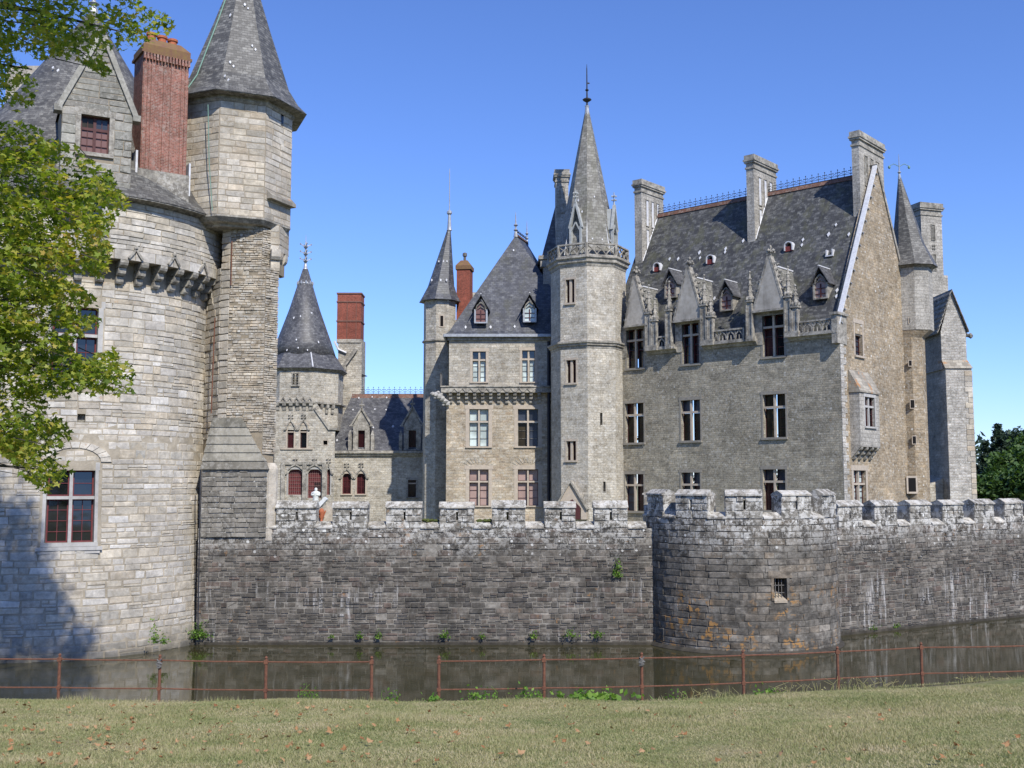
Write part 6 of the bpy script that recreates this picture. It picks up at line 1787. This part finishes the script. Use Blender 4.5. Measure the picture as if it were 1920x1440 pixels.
# ================================================================== LEAVES, GRASS, PLANTS
def mat_leaf(name, cols, trans=.35, rough=.5, tscale=.5, rw=.7):
    N = NT(name)
    oi = N.n('ShaderNodeObjectInfo')
    r_ = N.math('FRACT', N.math('ADD', oi.outputs['Random'], N.geo.outputs['Random Per Island']))
    big = N.noise(tscale, detail=3)
    r_ = N.math('ADD', N.math('MULTIPLY', r_, rw), N.math('MULTIPLY', N.math('MULTIPLY_ADD', big, 2.2, -.6), 1.05 - rw), clamp=True)
    k = len(cols)
    col = N.ramp(r_, [(i / max(k - 1, 1), c) for i, c in enumerate(cols)])
    N.fin(col, rough, .35)
    tr = N.n('ShaderNodeBsdfTranslucent'); tc = N.mix(1., col, (1.6, 1.7, .6), 'MULTIPLY'); N.l(tc, tr.inputs[0])
    mx = N.n('ShaderNodeMixShader'); mx.inputs[0].default_value = trans
    N.l(N.b.outputs[0], mx.inputs[1]); N.l(tr.outputs[0], mx.inputs[2]); N.l(mx.outputs[0], N.out.inputs[0])
    return N.m
M['maple'] = mat_leaf('maple', [(.06, .10, .018), (.12, .18, .024), (.20, .265, .034), (.29, .33, .05), (.40, .37, .075), (.44, .29, .08)], .45)
M['weed'] = mat_leaf('weed', [(.06, .13, .02), (.10, .20, .03), (.15, .27, .04), (.22, .33, .06)])
M['dead_leaf'] = mat_leaf('dead_leaf', [(.17, .075, .035), (.26, .12, .05), (.34, .18, .08), (.42, .26, .14), (.20, .10, .05)], .15, .8)
M['grass'] = mat_leaf('grass', [(.13, .168, .06), (.215, .238, .095), (.315, .30, .15), (.41, .355, .215), (.50, .42, .30)], .2, .7, .9, .5)
M['dry_stem'] = mat_leaf('dry_stem', [(.25, .24, .10), (.35, .31, .16), (.16, .2, .06)], .2, .8)
M['bark'] = mat_plain('bark', (.07, .06, .045), (.035, .03, .025), .95, 7, .6)
M['conifer'] = mat_leaf('conifer', [(.016, .034, .022), (.028, .052, .032), (.045, .075, .042)], .15, .6, .3)
M['decid'] = mat_leaf('decid', [(.03, .065, .018), (.05, .10, .028), (.075, .135, .035), (.10, .16, .04)], .25, .6, .3)

_ml = []
for k, (a, r_) in enumerate([(-90, .12), (-35, .55), (-8, .38), (22, .95), (50, .5), (90, 1.1), (130, .5), (158, .95), (188, .38), (215, .55)]):
    _ml.append((r_ * math.cos(R(a)), r_ * math.sin(R(a)), 0))
MAPLE = np.array(_ml, 'f') * .5
MAPLE[:, 2] = -.22 * (MAPLE[:, 0] ** 2 + MAPLE[:, 1] ** 2) ** .5
QUAD = np.array([(0, -.5, 0), (.32, -.05, -.06), (0, .5, 0), (-.32, -.05, -.06)], 'f')

def rot_frames(n, rng, up=.6):
    nz = rng.normal(size=(n, 3)); nz[:, 2] = np.abs(nz[:, 2]) + up; nz /= np.linalg.norm(nz, axis=1)[:, None]
    t = rng.normal(size=(n, 3)); t -= (t * nz).sum(1)[:, None] * nz; t /= np.linalg.norm(t, axis=1)[:, None]
    b = np.cross(nz, t)
    return t, b, nz
def leaf_mesh(name, P, size, shape, mat, parent=None, kind=None, seed=1, up=.6, frames=None):
    rng = np.random.default_rng(seed); n = len(P); t, b, nz = frames or rot_frames(n, rng, up)
    k = len(shape); s = size if hasattr(size, '__len__') else np.full(n, size)
    V = P[:, None, :] + (shape[None, :, 0:1] * t[:, None, :] + shape[None, :, 1:2] * b[:, None, :] + shape[None, :, 2:3] * nz[:, None, :]) * s[:, None, None]
    V = V - np.array(base_of(parent))[None, None, :]
    me = bpy.data.meshes.new(name)
    me.vertices.add(n * k); me.vertices.foreach_set('co', V.astype('f').ravel())
    me.loops.add(n * k); me.loops.foreach_set('vertex_index', np.arange(n * k, dtype='i'))
    me.polygons.add(n); me.polygons.foreach_set('loop_start', np.arange(0, n * k, k, dtype='i')); me.polygons.foreach_set('loop_total', np.full(n, k, 'i'))
    me.update(); me.validate()
    o = link(name, me, mat, parent)
    if kind: o['kind'] = kind
    return o

# ---- the big tree on the bank: trunk out of the frame on the left, low boughs hanging in
T = thing('maple_tree', (-13.5, 17.2, 3.6), 'leafy maple on the bank whose boughs hang in from the left', 'tree')
m = MB()
m.path([(-13.5, 17.2, 3.2), (-13.4, 17.3, 7), (-13.1, 17.6, 12), (-12.9, 18, 18), (-12.6, 18.6, 26)], (.48, .4, .33, .24, .08), 12)
build('trunk', m, M['bark'], T)
rng = np.random.default_rng(11)
def in_poly(x, y, poly):
    c = False; n = len(poly); j = n - 1
    for i in range(n):
        if (poly[i][1] > y) != (poly[j][1] > y) and x < (poly[j][0] - poly[i][0]) * (y - poly[i][1]) / (poly[j][1] - poly[i][1]) + poly[i][0]: c = not c
        j = i
    return c
LOW = [(-260, 300), (0, 285), (60, 262), (135, 268), (170, 295), (205, 322), (212, 345), (243, 378), (215, 400), (196, 430), (204, 470), (188, 520), (150, 505), (120, 520), (172, 550), (186, 600), (128, 640), (165, 680), (212, 655), (250, 690), (244, 732), (195, 742), (150, 730), (120, 745), (70, 735), (112, 775), (132, 815), (100, 838), (118, 870), (140, 872), (82, 922), (44, 890), (10, 850), (-60, 830), (-260, 700)]
UP = [(-260, -60), (250, -60), (262, 10), (322, 30), (318, 60), (285, 70), (262, 88), (235, 98), (215, 84), (180, 95), (206, 128), (192, 140), (160, 118), (110, 100), (72, 108), (40, 90), (22, 95), (48, 128), (70, 158), (46, 200), (18, 205), (-40, 170), (-260, 190)]
MID = [(-260, 225), (30, 232), (72, 240), (60, 262), (20, 275), (-40, 300), (-260, 320)]
def fill(poly, n, y0, y1, seed):
    r_ = random.Random(seed); out = []
    xs_ = [p[0] for p in poly]; ys_ = [p[1] for p in poly]
    while len(out) < n:
        x, y = r_.uniform(min(xs_), max(xs_)), r_.uniform(min(ys_), max(ys_))
        if in_poly(x, y, poly): out.append((x, y, r_.uniform(y0, y1)))
    return out
cl = fill(LOW, 700, 17.2, 20.5, 1) + fill(UP, 190, 17.0, 20.5, 2) + fill(MID, 46, 17, 19.5, 3)
PL = []
anch = []
for (x, y, Y) in cl:
    c = np.array(at(x, y, Y)); anch.append(c); n = int(rng.integers(26, 46)); 
    d = rng.normal(size=(n, 3)) * np.array([.15, .24, .09]); PL.append(c + d)
PL = np.concatenate(PL)
# thin out what would leave the mass too ragged
keep = []
for p in PL:
    px, py = project(p); keep.append(any(in_poly(px + dx, py + dy, q) for q in (LOW, UP, MID) for dx, dy in ((0, 0), (5, 5), (-5, -5))) )
PL = PL[np.array(keep)]
# front-most leaves become leaves of their own, the rest one mass
vis = [i for i, p in enumerate(PL) if 0 < project(p)[0] < 1920 and 0 < project(p)[1] < 1440]
vis.sort(key=lambda i: PL[i][1])
pick = vis[:900:3][:300]
pk = set(pick)
rest = np.array([p for i, p in enumerate(PL) if i not in pk])
crown = leaf_mesh('crown', rest, rng.uniform(.11, .19, len(rest)), MAPLE, M['maple'], T, 'stuff', 5, .5)
lm = bpy.data.meshes.new('leaf'); lm.from_pydata([tuple(p) for p in MAPLE], [], [tuple(range(len(MAPLE)))]); lm.update(); lm.materials.append(M['maple'])
bT = base_of(T); rr_ = random.Random(3)
for i in pick:
    o = link('leaf', lm, None, T); o.location = Vector(PL[i]) - bT; o.rotation_euler = (rr_.gauss(.4, .6), rr_.gauss(0, .5), rr_.uniform(0, 6.3)); s = rr_.uniform(.13, .2); o.scale = (s, s, s)
# boughs
m = MB()
for (x, y, Y, z0) in ((60, 130, 18.5, 13.5), (230, 60, 19, 15), (20, 330, 18.3, 10.5), (150, 380, 19, 10.5), (120, 560, 19, 8.6), (210, 690, 19, 7.8), (90, 640, 18.5, 7.8), (110, 800, 18.6, 6.8), (80, 880, 18.4, 6.4), (130, 460, 19, 9.2)):
    e = at(x, y, Y); s = Vector((-13.2, 17.5, z0)); md = s.lerp(e, .5) + Vector((0, 0, .5)); m.path([s, s.lerp(md, .5) + Vector((0, 0, .25)), md, md.lerp(e, .5) + Vector((0, 0, .12)), e], (.13, .1, .06, .035, .012), 6)
for i in range(0, len(anch), 3):
    a = Vector(anch[i]); b = a + Vector((rr_.uniform(-.9, -.3), rr_.uniform(-.3, .3), rr_.uniform(.0, .35))); m.tube(b, a, .013, .006, 4)
build('boughs', m, M['bark'], T, kind='stuff')
# high crown above the frame: it throws the dappled shade on the round tower
hc = []
SH = [(-60, 930), (0, 935), (12, 960), (34, 940), (56, 965), (60, 1010), (84, 1060), (96, 1105), (122, 1140), (130, 1185), (165, 1212), (165, 1240), (-60, 1240)]
ST = Cyl(*TC, 6.5)
r_ = random.Random(21)
for (x, y, _) in fill(SH, 300, 0, 1, 9):
    u, z = ST.inv(x, y); p = ST.pt(u, z) + SUNV * r_.uniform(28, 34)
    hc.append(p)
hp = []
for p in hc: hp.append(np.array(p) + rng.normal(size=(24, 3)) * np.array([.24, .36, .26]))
for (x, y, Yq) in fill(UP, 150, 17.2, 20.2, 44) + fill(MID, 30, 17.2, 19.5, 45):  # unseen leaf clumps added up-sun to keep the upper boughs in shade
    if x < 215:
        for kk in (r_.uniform(5.5, 7), r_.uniform(7, 9)):
            c = at(x, y, Yq) + SUNV * kk; pr_ = project(c)
            if pr_[1] < -60: hp.append(np.array(c) + rng.normal(size=(30, 3)) * np.array([.25, .3, .2]))
hp = np.concatenate(hp)
hp = np.array([q for q in hp if not (-5 < project(q)[0] < 1925 and project(q)[1] > -8)])
extra = np.array([-14.5, 17.5, 22.5]) + rng.normal(size=(260, 3)) * np.array([1.6, 2.2, 3.0])
ex = np.concatenate([c + rng.normal(size=(30, 3)) * .4 for c in extra])
ex = np.array([p for p in ex if p[0] < -.56 * p[1] or p[1] < 12])
hp = np.concatenate([hp, ex])
leaf_mesh('upper_shade_crown', hp, rng.uniform(.2, .34, len(hp)), MAPLE, M['maple'], T, 'stuff', 6, .5)
m = MB(); c = hc[0]
for p in hc[::40]: m.path([(-12.9, 18, 18), (Vector((-12.9, 18, 19)) + p) / 2 + Vector((0, 0, 1)), p], (.12, .08, .03), 5)
build('upper_boughs', m, M['bark'], T)

# ---- lawn grass
rng = np.random.default_rng(3)
n = 480000
Y = 9.5 + (rng.random(n) ** .8) * 9.6; Xr = (rng.random(n) * 2 - 1) * (.52 * Y + .8)
ye = np.interp(Xr, [e[0] for e in EDGE], [e[1] for e in EDGE]); ok = Y < ye + .2; Xr, Y, ye = Xr[ok], Y[ok], ye[ok]
Z = 5.55 - .11 * np.minimum(Y, ye) + .035 * np.clip(np.minimum(Xr, 14) - 2, 0, None) - np.where(Y > ye - .5, .06 * (Y - ye + .5), 0) - np.where(Y > ye, (Y - ye) * .95, 0) + .02 * np.sin(Xr * 1.3 + Y * .7) + .015 * np.sin(Xr * .6 - Y * 1.9)
tall = np.zeros(len(Y))
k_ = 9000; xe = rng.uniform(-11, 12, k_); te = np.interp(xe, [e[0] for e in EDGE], [e[1] for e in EDGE]) + rng.normal(size=k_) * .09; cl_ = np.clip(np.sin(xe * 2.3) + np.sin(xe * 5.1 + 2) + rng.normal(size=k_) * .5, 0, 2.5)
ee = np.interp(xe, [e[0] for e in EDGE], [e[1] for e in EDGE]); ze_ = 5.55 - .11 * np.minimum(te, ee) + .035 * np.clip(np.minimum(xe, 14) - 2, 0, None) - .06 * (te - ee + .5) - np.clip(te - ee, 0, None) * .95
Xr = np.concatenate([Xr, xe]); Y = np.concatenate([Y, te]); Z = np.concatenate([Z, ze_]); tall = np.concatenate([tall, cl_ * rng.uniform(.01, .06, k_)])
n = len(Y)
h = tall + rng.uniform(.012, .038, n) * (1 + .5 * np.sin(Xr * 1.7 + 1) * np.sin(Y * 1.1)); a = rng.random(n) * 6.283; w = rng.uniform(.0035, .007, n)
lx, ly = rng.normal(size=n) * .022, rng.normal(size=n) * .022
V = np.zeros((n, 3, 3), 'f')
V[:, 0] = np.stack([Xr - np.cos(a) * w, Y - np.sin(a) * w, Z - .005], 1); V[:, 1] = np.stack([Xr + np.cos(a) * w, Y + np.sin(a) * w, Z - .005], 1); V[:, 2] = np.stack([Xr + lx, Y + ly, Z + h], 1)
me = bpy.data.meshes.new('lawn_grass'); me.vertices.add(n * 3); me.vertices.foreach_set('co', V.ravel()); me.loops.add(n * 3); me.loops.foreach_set('vertex_index', np.arange(n * 3, dtype='i'))
me.polygons.add(n); me.polygons.foreach_set('loop_start', np.arange(0, n * 3, 3, dtype='i')); me.polygons.foreach_set('loop_total', np.full(n, 3, 'i')); me.update(); me.validate()
o = link('lawn_grass', me, M['grass']); tag(o, 'short half-dry grass of the lawn in front of the moat', 'grass', kind='stuff')

# ---- fallen leaves
dm = []
for k in range(5):
    v = MAPLE.copy(); r2 = np.random.default_rng(k); v[:, 2] = r2.normal(size=len(v)) * .07 + (v[:, 0] ** 2) * .5; me = bpy.data.meshes.new('fallen_leaf'); me.from_pydata([tuple(p) for p in v], [], [tuple(range(len(v)))]); me.update(); me.materials.append(M['dead_leaf']); dm.append(me)
r_ = random.Random(14); spots = []
bigs = [(330, 1392), (270, 1392), (205, 1385), (80, 1371), (110, 1388), (160, 1366), (185, 1402), (18, 1400), (455, 1381), (500, 1383), (605, 1400), (620, 1375), (480, 1345), (440, 1325), (703, 1362), (693, 1395), (785, 1397), (842, 1395), (857, 1372), (955, 1363), (1073, 1359), (1043, 1385), (1083, 1373), (1268, 1385), (1279, 1378), (1118, 1380), (873, 1340), (1400, 1420), (1465, 1417), (1425, 1419), (1583, 1363), (1652, 1351), (1617, 1409), (1760, 1430), (1770, 1425), (1825, 1418), (1888, 1395), (1794, 1398), (976, 1420), (785, 1434), (142, 1434), (75, 1428), (165, 1425), (265, 1410), (250, 1350), (380, 1350), (520, 1340)]
for q in bigs: spots.append((*q, 1.25))
while len(spots) < 300:
    x = r_.uniform(0, 1920); y = 1318 + 120 * r_.random() ** 1.2
    dens = (1 if x < 700 else .45 if x < 1300 else .22) * (1.3 if y < 1370 and x < 640 else .8)
    if r_.random() < dens: spots.append((x, y, r_.uniform(.7, 1.05)))
for (x, y, s) in spots:
    rr = ray(x, y); k = 8.0
    for _ in range(60):
        p = EYE + rr * (k / rr.y)
        if p.z < lawn_z(p.x, p.y) + .045: break
        k += .2
    if p.y > yedge(p.x) - .1: continue
    o = link('fallen_leaf', dm[r_.randrange(5)], None); o.location = (p.x, p.y, lawn_z(p.x, p.y) + .052); o.rotation_euler = (r_.gauss(0, .35) + .15, r_.gauss(0, .35), r_.uniform(0, 6.3)); s2 = s * r_.uniform(.08, .125); o.scale = (s2, s2, s2)
    tag(o, 'dry brown maple leaf fallen on the short lawn grass', 'leaf', 'fallen leaves scattered on the lawn')

# ---- weeds on the bank edge and at the foot of the walls
def weed(px, py, Yd, w, h, n, lab, size=.09, mat='weed', stems=0, seed=0, grp='weeds along the bank edge', zoff=0.0, spread=1.0, up=.3):
    r_ = np.random.default_rng(seed + int(px)); p = at(px, py, Yd)
    T = thing('weed_plant', (p.x, p.y, p.z), lab, 'plant', grp)
    if stems:
        m = MB()
        for k in range(stems):
            a = r_.uniform(-w, w); hh = h * r_.uniform(.6, 1.15); q = Vector((p.x + a, p.y + r_.uniform(-.1, .1), p.z - .05)); m.path([q, q + Vector((r_.normal() * .04, 0, hh * .6)), q + Vector((r_.normal() * .1, 0, hh))], (.006, .005, .003), 4)
        build('stems', m, M['dry_stem' if mat == 'dry_stem' else 'weed'], T)
    P = np.stack([p.x + r_.normal(size=n) * w * .5, p.y + r_.normal(size=n) * w * .35 * spread, p.z + np.abs(r_.normal(size=n)) * h * .45 + zoff], 1)
    leaf_mesh('foliage', P, r_.uniform(.6, 1.2, n) * size, QUAD, M[mat], T, 'stuff', seed, up)
Yw = 48.25
for (px, py, w, h, n, lab) in ((372, 1197, .42, .75, 260, 'large bright green clump at the foot of the wall where tower meets curtain wall'), (290, 1205, .22, .8, 110, 'tall thin weed growing from the foot of the round tower'), (306, 1207, .2, .4, 60, 'low weed tuft beside the tall one at the foot of the round tower'),
                               (675, 1197, .16, .35, 50, 'small bright weed at the wall foot, below the third merlon'), (710, 1198, .18, .3, 50, 'green weed at the wall foot just right of the small bright one'), (835, 1197, .2, .38, 70, 'yellow-green weed at the wall foot, below the fourth merlon'), (1000, 1197, .18, .36, 60, 'green weed at the wall foot, below the fifth crenel'),
                               (1070, 1194, .3, .3, 70, 'wide green weed at the wall foot, below the sixth merlon'), (1120, 1195, .24, .3, 70, 'rounded green weed at the wall foot, nearest the bastion'), (620, 1196, .12, .3, 30, 'thin dull weed at the wall foot, left of the small bright one'), (905, 1197, .14, .26, 30, 'low dull weed at the wall foot between two brighter ones')):
    y_ = 44.7 if px < 320 else Yw
    weed(px, py, y_, w, h, n, lab, .12, grp='weeds growing at the foot of the moat wall')
weed(1158, 1082, 48.35, .2, .75, 140, 'dark fern-like plant hanging on the moat wall near the bastion', .12, grp='plants on the moat wall')
SW = Plane(*WP, 30.6)
for px, lab in ((1637, 'green tuft at the foot of the right moat wall, close to the bastion'), (1680, 'mossy low weed at the foot of the right moat wall')):
    u, z = SW.inv(px, 1172); p = SW.pt(u, .1, .15); weed(px, project(p)[1], p.y, .3, .22, 60, lab, .1, grp='weeds growing at the foot of the moat wall')
def edge_at(px):
    k = 18.7
    for _ in range(6): k = yedge(at(px, 1300, k).x)
    return k
for (px, w, h, n, size, st, mt, lab) in ((572, .18, .3, 40, .05, 5, 'weed', 'thin upright weed on the bank edge beneath the left fence'), (590, .12, .2, 25, .05, 3, 'weed', 'short leaning weed beside the thin upright one'), (733, .15, .22, 40, .06, 3, 'weed', 'pale weed on the bank edge in the fence gap'),
                                  (812, .14, .12, 60, .08, 0, 'weed', 'low leafy clump at the foot of the first post after the gap'), (900, .28, .26, 90, .07, 6, 'weed', 'spreading green weed under the fence right of the gap'), (985, .25, .22, 80, .07, 5, 'weed', 'leafy green weed left of the broad-leaved clump'),
                                  (1112, .62, .17, 170, .13, 0, 'weed', 'bright broad-leaved clump on the bank edge in the middle'), (1265, .2, .2, 40, .05, 4, 'weed', 'thin weed right of the padlocked post'), (1440, .25, .12, 40, .08, 2, 'weed', 'small bright leaf clump on the bank edge to the right'),
                                  (1330, .5, .25, 30, .04, 16, 'dry_stem', 'dry grass stalks on the bank edge near the bastion'), (1500, .7, .2, 30, .04, 18, 'dry_stem', 'dry grass stalks on the bank between two right-hand posts'), (1620, .7, .25, 40, .04, 22, 'dry_stem', 'tall dry grass stalks below the right fence'), (1850, .6, .15, 30, .04, 14, 'dry_stem', 'short dry stalks on the bank edge at the far right')):
    ye_ = edge_at(px) - .02; p = at(px, 1300, ye_); z = lawn_z(p.x, ye_); q = project((p.x, ye_, z)); weed(px, q[1], ye_, w, h, n, lab, size, mt, st, 5)

# ================================================================== TREES BEYOND THE RIGHT WALL
def far_tree(px, pyt, Yd, w, kind, lab, seed, n=260, mat='decid'):
    r_ = np.random.default_rng(seed); top = at(px, pyt, Yd); gz = 4.85
    T = thing('conifer_tree' if kind == 'c' else 'broadleaf_tree', (top.x, Yd, gz), lab, 'tree', 'trees beyond the moat wall')
    m = MB(); m.path([(top.x, Yd, gz), (top.x + .2, Yd, (gz + top.z) / 2), (top.x, Yd, top.z - .6)], (.4, .26, .05), 8); build('trunk', m, M['bark'], T)
    H = top.z - gz; P = []
    if kind == 'c':
        k = 0; z = top.z
        while z > gz + H * .12:
            f = (top.z - z) / H; rad = w * (f ** .8) * r_.uniform(.75, 1.1) + .1
            for q in range(7):
                a = r_.uniform(0, 6.28); L = rad * r_.uniform(.7, 1.1); nn = int(26 + L * 30)
                t = r_.random(nn); P.append(np.stack([top.x + np.cos(a) * L * t + r_.normal(size=nn) * .12, Yd + np.sin(a) * L * t + r_.normal(size=nn) * .12, z - t * L * .28 + r_.normal(size=nn) * .12], 1))
            z -= .55
    else:
        for k in range(n):
            d = r_.normal(size=3); d /= np.linalg.norm(d); rr = r_.uniform(.55, 1) ; c = np.array([top.x + d[0] * w * rr, Yd + d[1] * w * rr, gz + H * .55 + d[2] * H * .42 * rr])
            P.append(c + r_.normal(size=(46, 3)) * np.array([.35, .35, .26]) * (w / 3) ** .5)
    P = np.concatenate(P); leaf_mesh('crown', P, r_.uniform(.3, .55, len(P)), QUAD, M[mat], T, 'stuff', seed, .4)
far_tree(1871, 800, 108, 2.6, 'c', 'dark pointed conifer showing just right of the pale buttress', 31, mat='conifer')
far_tree(1848, 832, 112, 2.4, 'c', 'small dark conifer hugging the edge of the pale buttress', 32, mat='conifer')
far_tree(1907, 800, 116, 2.6, 'b', 'dark round-topped tree rising highest at the right edge', 33, mat='conifer')
far_tree(1925, 838, 98, 3.4, 'b', 'green broadleaf tree at the right edge of the view', 34)
far_tree(1860, 892, 92, 2.0, 'b', 'low bright green shrubby tree just above the moat wall', 35, 160)
far_tree(1895, 885, 94, 2.6, 'b', 'mid-green tree behind the last merlons', 36, 200)
far_tree(1975, 800, 104, 4.5, 'b', 'large green tree standing past the right edge of the view', 37)
far_tree(1835, 868, 118, 3.0, 'b', 'shaded tree partly hidden by the pale buttress', 38, mat='conifer')
far_tree(1960, 870, 90, 3.4, 'b', 'leafy green tree beside the last merlons on the right', 39)
# wooded skyline further off
rng = np.random.default_rng(77); P = []
for k in range(700):
    x = rng.uniform(20, 260); y = rng.uniform(150, 200); P.append(np.array([x, y, 4.8 + rng.uniform(0, 9)]) + rng.normal(size=(14, 3)) * .9)
P = np.concatenate(P); o = leaf_mesh('distant_wood', P, 1.3, QUAD, M['conifer'], None, 'stuff', 8, .4); tag(o, 'dark line of distant woodland behind the right moat wall', 'woodland', kind='stuff')
